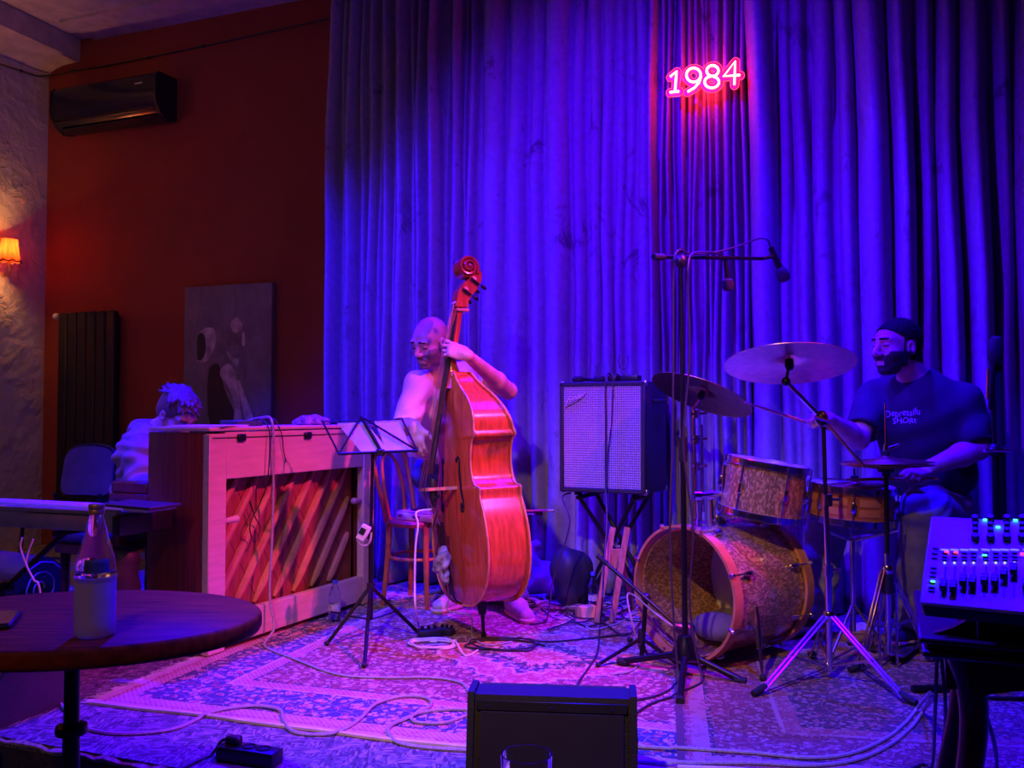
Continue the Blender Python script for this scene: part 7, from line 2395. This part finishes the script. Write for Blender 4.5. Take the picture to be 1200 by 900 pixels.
# crash cymbal behind the bass drum
cs = W(818, 640, 4.34)
t = thing('cymbal_stand', 'chrome cymbal stand with clamps behind the bass drum carrying the crash cymbal', 'stand', V((cs.x, cs.y, ZR2)))
bz = lambda p: V(p) - V((cs.x, cs.y, ZR2))
ztop = W(818, 478, 4.34).z - ZR2
MB().cyl((0, 0, 0.03), (0, 0, 0.5), 0.0135).build('lower_tube', CHROME, t)
MB().cyl((0, 0, 0.48), (-0.012, 0, 0.78), 0.0115).build('middle_tube', CHROME, t)
MB().cyl((-0.012, 0, 0.76), (-0.016, 0, ztop), 0.009).build('upper_tube', CHROME, t)
MB().cyl((0.026, 0, 0.55), (0.022, 0, ztop - 0.08), 0.007).build('boom_tube', CHROME, t)
for z in (0.5, 0.62, 0.77, 0.90, ztop - 0.03):
    MB().cyl((-0.006, 0, z - 0.02), (-0.006, 0, z + 0.02), 0.020).build('height_clamp', CHROME, t)
    MB().tube([(-0.03, -0.01, z), (0.045, -0.01, z + 0.004)], 0.007, 6).build('wing_nut', CHROME, t)
tripod(t, cs, [V((0.24, 0.12, 0)), V((-0.22, 0.14, 0)), V((0.0, -0.06, 0))], 0.28, 0.05)
cc_ = W(822, 463, 4.29)
MB().tube([(-0.016, 0, ztop), bz(cc_) ], 0.006, 8).build('tilter_rod', CHROME, t)
cymbal('crash_cymbal', 'crash cymbal tilted steeply beside the bass amplifier', cc_, (0.38, 0.20, 0.92), 0.248)
# second thin cymbal edge just behind
# hi-hat
hb = G(1039, 784, ZR2)
hb = V((W(1039, 600, 3.64).x, 3.64, ZR2))
t = thing('hi_hat_stand', 'chrome hi-hat stand with pedal beside the drummer foot', 'stand', hb)
bz = lambda p: V(p) - hb
zh = W(1039, 543, 3.64).z - ZR2
MB().cyl((0, 0, 0.06), (0, 0, 0.46), 0.0125).build('lower_tube', CHROME, t)
MB().cyl((0, 0, 0.44), (0, 0, zh - 0.03), 0.0095).build('upper_tube', BLACKM, t)
MB().cyl((0, 0, 0.30), (0, 0, 0.38), 0.022).build('spring_housing', BLACK, t)
MB().cyl((0, 0, zh - 0.03), (0, 0, W(1035, 473, 3.64).z - ZR2), 0.0032, n=8).build('pull_rod', CHROME, t)
MB().lathe([(0.03, zh - 0.035), (0.034, zh - 0.03), (0.034, zh - 0.018)], None, 18).build('seat_cup', BLACK, t)
MB().lathe([(0.010, zh + 0.035), (0.012, zh + 0.045), (0.009, zh + 0.075)], None, 12).build('hat_clutch', CHROME, t)
MB().tube([(0.01, 0, zh + 0.06), (0.05, -0.01, zh + 0.075)], 0.007, 6).build('clutch_wing', CHROME, t)
tripod(t, hb, [bz(G(1000, 788, ZR2)), bz(G(1096, 775, ZR2)), V((0.03, 0.26, 0))], W(1037, 668, 3.64).z - ZR2, 0.16)
pd = MB().box((0.125, 0.170, 0.030), (0.085, 0.28, 0.010), (R(-3), 0, R(-36)), 0.004)
pd.build('pedal_board', STEEL, t)
MB().box((0.235, 0.32, 0.017), (0.09, 0.09, 0.033), (0, 0, R(-36)), 0.004).build('heel_plate', STEEL, t)
MB().tube([(-0.035, 0.0, 0.02), (-0.035, 0, 0.30), (-0.03, 0, 0.34), (0.03, 0, 0.34), (0.035, 0, 0.30), (0.035, 0, 0.02)], 0.006, 6).build('pedal_frame', CHROME, t)
cymbal('hi_hat_cymbal', 'upper hi-hat cymbal on the stand in front of the drummer', V((hb.x, hb.y, ZR2 + zh + 0.004)), (-0.02, 0.015, 1), 0.182, 0.018, 0.014)
cymbal('hi_hat_cymbal', 'lower hi-hat cymbal turned up under its twin', V((hb.x, hb.y, ZR2 + zh - 0.006)), (0.0, -0.015, -1), 0.182, 0.018, 0.014)
cymbal('splash_cymbal', 'small cymbal laid flat on the snare drum', sc_ + V((0.01, -0.01, 0.012)), (-0.04, -0.02, 1), 0.135, 0.016, 0.010)
# bass drum pedal
pb_ = bc_ + axb * (DB + 0.02)
t = thing('drum_pedal', 'steel bass drum pedal under the drummer right foot', 'pedal', V((pb_.x, pb_.y, ZR2)), math.atan2(axb.y, axb.x) - PI / 2)
MB().box((0, 0.16, 0.010), (0.09, 0.32, 0.014), None, 0.004).build('base_plate', STEEL, t)
MB().box((0, 0.17, 0.045), (0.08, 0.26, 0.010), (R(-7), 0, 0), 0.003).build('foot_board', STEEL, t)
for sx in (-1, 1):
    MB().cyl((sx * 0.045, 0.03, 0.015), (sx * 0.045, 0.03, 0.24), 0.008).build('upright', CHROME, t)
MB().cyl((-0.05, 0.03, 0.24), (0.05, 0.03, 0.24), 0.008).build('axle', CHROME, t)
MB().tube([(0, 0.03, 0.24), (0, -0.005 + 0.04, 0.36)], 0.004, 6).ball((0, 0.032, 0.37), (0.022, 0.03, 0.022), 10).build('beater', RUBBER, t)
# drum throne
th = V((1.99, 4.20, ZR2))
t = thing('drum_throne', 'round black drum stool under the drummer', 'stool', th)
MB().lathe([(0.15, 0.40), (0.175, 0.41), (0.18, 0.44), (0.165, 0.465), (0.05, 0.472)], None, 32).build('seat', FABRIC, t)
MB().cyl((0, 0, 0.06), (0, 0, 0.40), 0.013).build('pole', CHROME, t)
for a_ in (10, 130, 250):
    d_ = V((math.cos(R(a_)), math.sin(R(a_)), 0))
    MB().tube([V((0, 0, 0.24)), d_ * 0.22 + V((0, 0, 0.01))], 0.009, 8).build('leg', CHROME, t)
# microphone stand behind the drummer
ms = W(1166, 560, 3.72)
t = thing('microphone_stand', 'tall straight black microphone stand beside the drummer back', 'microphone stand', V((ms.x, ms.y, ZR2)))
MB().cyl((0, 0, 0.02), (0, 0, W(1166, 440, 3.72).z - ZR), 0.010).build('pole', BLACKM, t)
MB().lathe([(0.14, 0.0), (0.14, 0.012), (0.03, 0.03), (0.014, 0.05)], None, 28).build('base_plate', BLACKM, t)
z_ = W(1166, 530, 3.72).z - ZR
MB().tube([(-0.05, -0.015, z_), (0.055, -0.015, z_ - 0.002)], 0.008, 8).build('cross_bolt', CHROME, t)
MB().ball((0, 0, z_), (0.025, 0.022, 0.03), 10).build('swivel', BLACK, t)
MB().tube([(0.028, 0.0, z_ - 0.005), (0.034, 0.01, 0.35), (0.03, 0.02, 0.04)], 0.016, 10).build('folded_boom', BLACKM, t)
MB().tube([(0.022, 0, z_ + 0.02), (0.016, 0, W(1166, 430, 3.72).z - ZR)], 0.020, 10).build('padded_sleeve', RUBBER, t)
mtop = mic('microphone', 'black foam-topped microphone upright on the stand beside the drummer back', W(1160, 480, 3.70), W(1168, 394, 3.70), 0.010, 0.030)
MB().tube([W(1157, 467, 3.69), W(1158, 432, 3.69)], 0.006, 8).build('brass_body', BRASS, mtop, world=True)

# ------------------------------------------------------------------ mixing desk on a carved table
TT = W(1076, 746, 1.53)
tz = TT.z
t = thing('carved_table', 'dark carved wooden table with curved cabriole legs under the mixing desk', 'table', V((TT.x, TT.y, Z_HOUSE)), R(-23))
tl = lambda x, y, z: V((x, y, z - Z_HOUSE))
TW, TD = 0.86, 0.44
mb = MB()
for z0_, z1_, o_ in ((tz - 0.012, tz, 0.0), (tz - 0.024, tz - 0.012, 0.012), (tz - 0.036, tz - 0.024, 0.006)):
    mb.box(tl(TW / 2, TD / 2, (z0_ + z1_) / 2), (TW - 2 * o_, TD - 2 * o_, z1_ - z0_), None, 0.004)
mb.build('table_top', DARKWOOD, t)
for (x, y, sx, sy) in ((0.065, 0.065, -1, -1), (TW - 0.065, 0.065, 1, -1), (0.065, TD - 0.065, -1, 1), (TW - 0.065, TD - 0.065, 1, 1)):
    H_ = tz - 0.036 - Z_HOUSE
    prof = [(0.0, H_), (-0.022, H_ - 0.08), (-0.018, H_ - 0.18), (0.012, H_ - 0.34), (0.018, H_ - 0.48), (-0.004, H_ - 0.58), (-0.03, 0.03), (-0.045, 0.012)]
    rs = [0.022, 0.024, 0.022, 0.018, 0.014, 0.013, 0.017, 0.015]
    MB().tube([(x - sx * (-o_) * 1.0, y + sy * o_ * -1.0 * -1 * -1 * -1, max(z, 0.02)) for (o_, z) in prof], rs, 12, k=4).build('cabriole_leg', DARKWOOD, t)
def apron(x0_, x1_, y, horizontal=True):
    n_ = 24
    pts_top, pts_bot = [], []
    for i in range(n_ + 1):
        s = i / n_
        x = x0_ + (x1_ - x0_) * s
        dz = 0.070 - 0.045 * math.sin(PI * s) ** 0.6
        pts_top.append((x, tz - 0.036 - Z_HOUSE)); pts_bot.append((x, tz - 0.036 - Z_HOUSE - dz))
    poly = pts_top + pts_bot[::-1]
    m_ = basis((1, 0, 0), (0, 0, 1), (0, -1, 0), (0, y, 0)) if horizontal else basis((0, 1, 0), (0, 0, 1), (1, 0, 0), (y, 0, 0))
    return MB().prism(poly, 0.022, m_)
apron(0.085, TW - 0.085, 0.06).build('apron', DARKWOOD, t, smooth=False)
apron(0.085, TW - 0.085, TD - 0.04).build('apron', DARKWOOD, t, smooth=False)
apron(0.085, TD - 0.085, 0.045, False).build('apron', DARKWOOD, t, smooth=False)
MB().prism([(0, 0), (0.066, 0), (0.066, 0.026), (0.05, 0.026), (0.03, 0.012)], 0.02, basis((1, 0, 0), (0, 0, 1), (0, -1, 0), (0.025, 0.05, tz - Z_HOUSE + 0.001))).build('corner_bracket', DARKWOOD, t, smooth=False)
# power unit under the desk
bx0 = W(1118, 742, 1.52)
t = thing('equipment_box', 'low black equipment box between the carved table and the mixing desk', 'box', V((bx0.x + 0.315, 1.525, tz + 0.001)), R(-23))
MB().box((0, 0, 0.0165), (0.50, 0.22, 0.033), None, 0.005, 2).build('case', BLACK, t)
MB().cyl((-0.16, -0.111, 0.017), (-0.16, -0.115, 0.017), 0.005).build('status_lamp', emit('warm_led', (1.0, 0.7, 0.3), 0.8), t)
# desk
pTL, pBL = W(1089, 604, 1.67), W(1077, 706, 1.50)
wx = V((math.cos(R(-31)), math.sin(R(-31)), 0))
dn = (pBL - pTL)
dn = (dn - wx * dn.dot(wx)).normalized()
nr = wx.cross(-dn).normalized()                         # out of the panel, to the viewer
if nr.z < 0:
    nr = -nr
pTL = pBL - dn * (pBL - pTL).length
MXM = basis(wx, -dn, nr, pBL)
SL = (pTL - pBL).length
MWID = 0.56
t = thing('mixing_desk', 'pale mixing desk with black faders and small green and red lights on the carved table', 'mixing desk', mat=MXM)
MI = MXM.inverted()
MB().box((MWID / 2, SL / 2, -0.004), (MWID, SL, 0.008), None, 0.003).build('top_panel', MIXERW, t)
MB().box((MWID / 2, SL / 2, -0.021), (MWID - 0.006, SL - 0.006, 0.028), None, 0.004).build('chassis', BLACK, t)
for x_ in (0.06, MWID - 0.06):
    q_ = MXM @ V((x_, SL - 0.03, -0.03))
    mb = MB(); mb.box(V((q_.x, q_.y, (q_.z + tz) / 2)), (0.03, 0.03, q_.z - tz), None, 0.003); mb.build('rear_foot', BLACK, t, world=True)
def mp(px, py):
    r_ = ray(px, py); o_ = V((0, 0, EYE))
    k_ = (pBL - o_).dot(nr) / r_.dot(nr)
    return MI @ (o_ + r_ * k_)
fx = [1106, 1117.5, 1129, 1140, 1154, 1166, 1176.5, 1188, 1203, 1214, 1225, 1236]
fy = [690, 691, 684, 685, 683, 684, 676, 671, 690, 690, 680, 688]
k_ = 1249.0
while mp(k_, 690).x < MWID - 0.03:
    fx.append(k_); fy.append(672 + (len(fx) * 7) % 20)
    k_ += 12.2 + 0.02 * len(fx)
for x_, y_ in zip(fx, fy):
    a_, b_ = mp(x_ + 1, 664), mp(x_, 699)
    c_ = (a_ + b_) / 2
    MB().box((c_.x, c_.y, 0.0006), (0.0030, (a_ - b_).length, 0.0012)).build('fader_slot', BLACK, t)
    q_ = mp(x_, y_)
    fd_ = MB().box((q_.x, q_.y, 0.008), (0.0115, 0.022, 0.013), None, 0.002).build('fader_cap', BLACK, t)
    MB().box((q_.x, q_.y, 0.0148), (0.010, 0.0015, 0.001)).build('fader_line', WHITEP, fd_)
    q_ = mp(x_ + 1, 660)
    MB().cyl((q_.x, q_.y, 0), (q_.x, q_.y, 0.002), 0.0016, n=8).build('white_lamp', emit('white_led', (0.7, 0.75, 1.0), 1.2), t)
    q_ = mp(x_ + 1, 644.5)
    MB().box((q_.x, q_.y, 0.0006), (0.0125, 0.0028, 0.001)).build('name_strip', emit('label_glow', (0.45, 0.45, 0.7), 0.5), t)
    for yy in (648.5, 653, 656.5):
        q_ = mp(x_ + 1, yy)
        MB().box((q_.x, q_.y, 0.0012), (0.009, 0.0042, 0.0024), None, 0.0008).build('push_button', BLACK, t)
kx = [1143, 1161, 1180, 1198, 1217]
while mp(kx[-1] + 20, 620).x < MWID - 0.04:
    kx.append(kx[-1] + 20)
for i, x_ in enumerate(kx):
    for j, (y_, r_) in enumerate(((610, 0.0062), (618, 0.0048), (624.5, 0.0050), (632, 0.0068))):
        q_ = mp(x_, y_)
        MB().lathe([(r_, 0.0), (r_ * 0.95, 0.009), (r_ * 0.8, 0.0105)], Matrix.Translation((q_.x, q_.y, 0.0)), 14).build('rotary_knob', BLACK, t)
for y_ in (643, 649, 654.5, 666, 671, 676, 683, 689, 693):
    q_ = mp(1096 - (y_ - 643) * 0.09, y_)
    MB().box((q_.x, q_.y, 0.0012), (0.010, 0.0040, 0.0024), None, 0.0008).build('push_button', BLACK, t)
GLED, RLED = emit('green_led', (0.10, 1.0, 0.35), 1.6), emit('red_led', (1.0, 0.06, 0.16), 1.6)
for (x_, y_, c_) in ((1154.6, 610.5, GLED), (1169.6, 619, GLED), (1190, 611, GLED), (1154, 652.3, GLED), (1093.4, 683, GLED), (1109.5, 648.3, RLED), (1120.3, 648.8, RLED), (1198.5, 650.6, RLED)):
    q_ = mp(x_, y_)
    MB().box((q_.x, q_.y, 0.0030), (0.0075, 0.0036, 0.0036), None, 0.001).build('lit_button', c_, t)
MB().box((MWID / 2, SL - 0.10, 0.0004), (MWID - 0.03, 0.0012, 0.0008)).build('panel_line', BLACK, t)
# cables round the table
for i, (a_, b_, c_) in enumerate((((1098, 760), (1096, 830), (1090, 900)), ((1103, 770), (1108, 840), (1100, 905)))):
    cable('desk_cable', 'black cable hanging from the mixing desk behind the curved table leg', [W(a_[0], a_[1], 2.05), W(b_[0], b_[1], 2.1), G(c_[0], c_[1] + 6, .006), G(c_[0] - 30, c_[1] + 12, .006)], 0.0045, CABLEB, group='cables hanging from the mixing desk')
cable('desk_cable', 'black cable slanting behind the carved table to the rug', [W(1130, 776, 2.05), W(1142, 800, 2.1), W(1152, 830, 2.15), W(1165, 870, 2.25), G(1168, 905, .01), G(1160, 930, .006)], 0.005)
zc2 = ZR2 + 0.006
cable('braided_cable', 'grey cable sweeping along the front of the rug, the one beside the drums',
      [W(1090, 812, 2.35), G(1078, 826, zc2 + .03), G(1062, 846, zc2), G(1040, 864, zc2), G(1000, 882, zc2), G(950, 888, zc2), G(880, 882, zc2), G(800, 878, zc2 - .004), G(745, 875, zc), G(700, 874, zc)], 0.0058, CABLEG)
cable('braided_cable', 'grey cable sweeping along the front of the rug, the one beside the stage edge',
      [W(1094, 816, 2.36), G(1084, 830, zc2 + .03), G(1068, 852, zc2), G(1044, 872, zc2), G(1004, 890, zc2), G(950, 897, zc2), G(880, 894, zc2), G(800, 895, zc2 - .004), G(745, 892, zc), G(700, 890, zc)], 0.0058, CABLEG)
# dark stand parts on the floor behind the table
gp_ = G(1165, 812, ZR2)
t = thing('floor_stand', 'black stand base with round foot on the rug behind the carved table', 'stand', V((gp_.x, gp_.y, ZR2)))
MB().tube([(-0.30, 0.0, 0.0145), (0.14, 0.03, 0.0145)], 0.014, 8).build('base_bar', BLACKM, t)
MB().tube([(-0.06, 0.1, 0.0075), (-0.10, -0.05, 0.0075), (0.0, -0.09, 0.0075), (0.12, -0.08, 0.0075)], 0.007, 8, k=4).build('base_loop', BLACKM, t)
MB().ball((0.0, 0.02, 0.07), (0.055, 0.05, 0.05), 12).build('foot_dome', BAG, t)
MB().cyl((0.0, 0.02, 0.05), (0.01, 0.02, 0.62), 0.016).build('column', BLACKM, t)
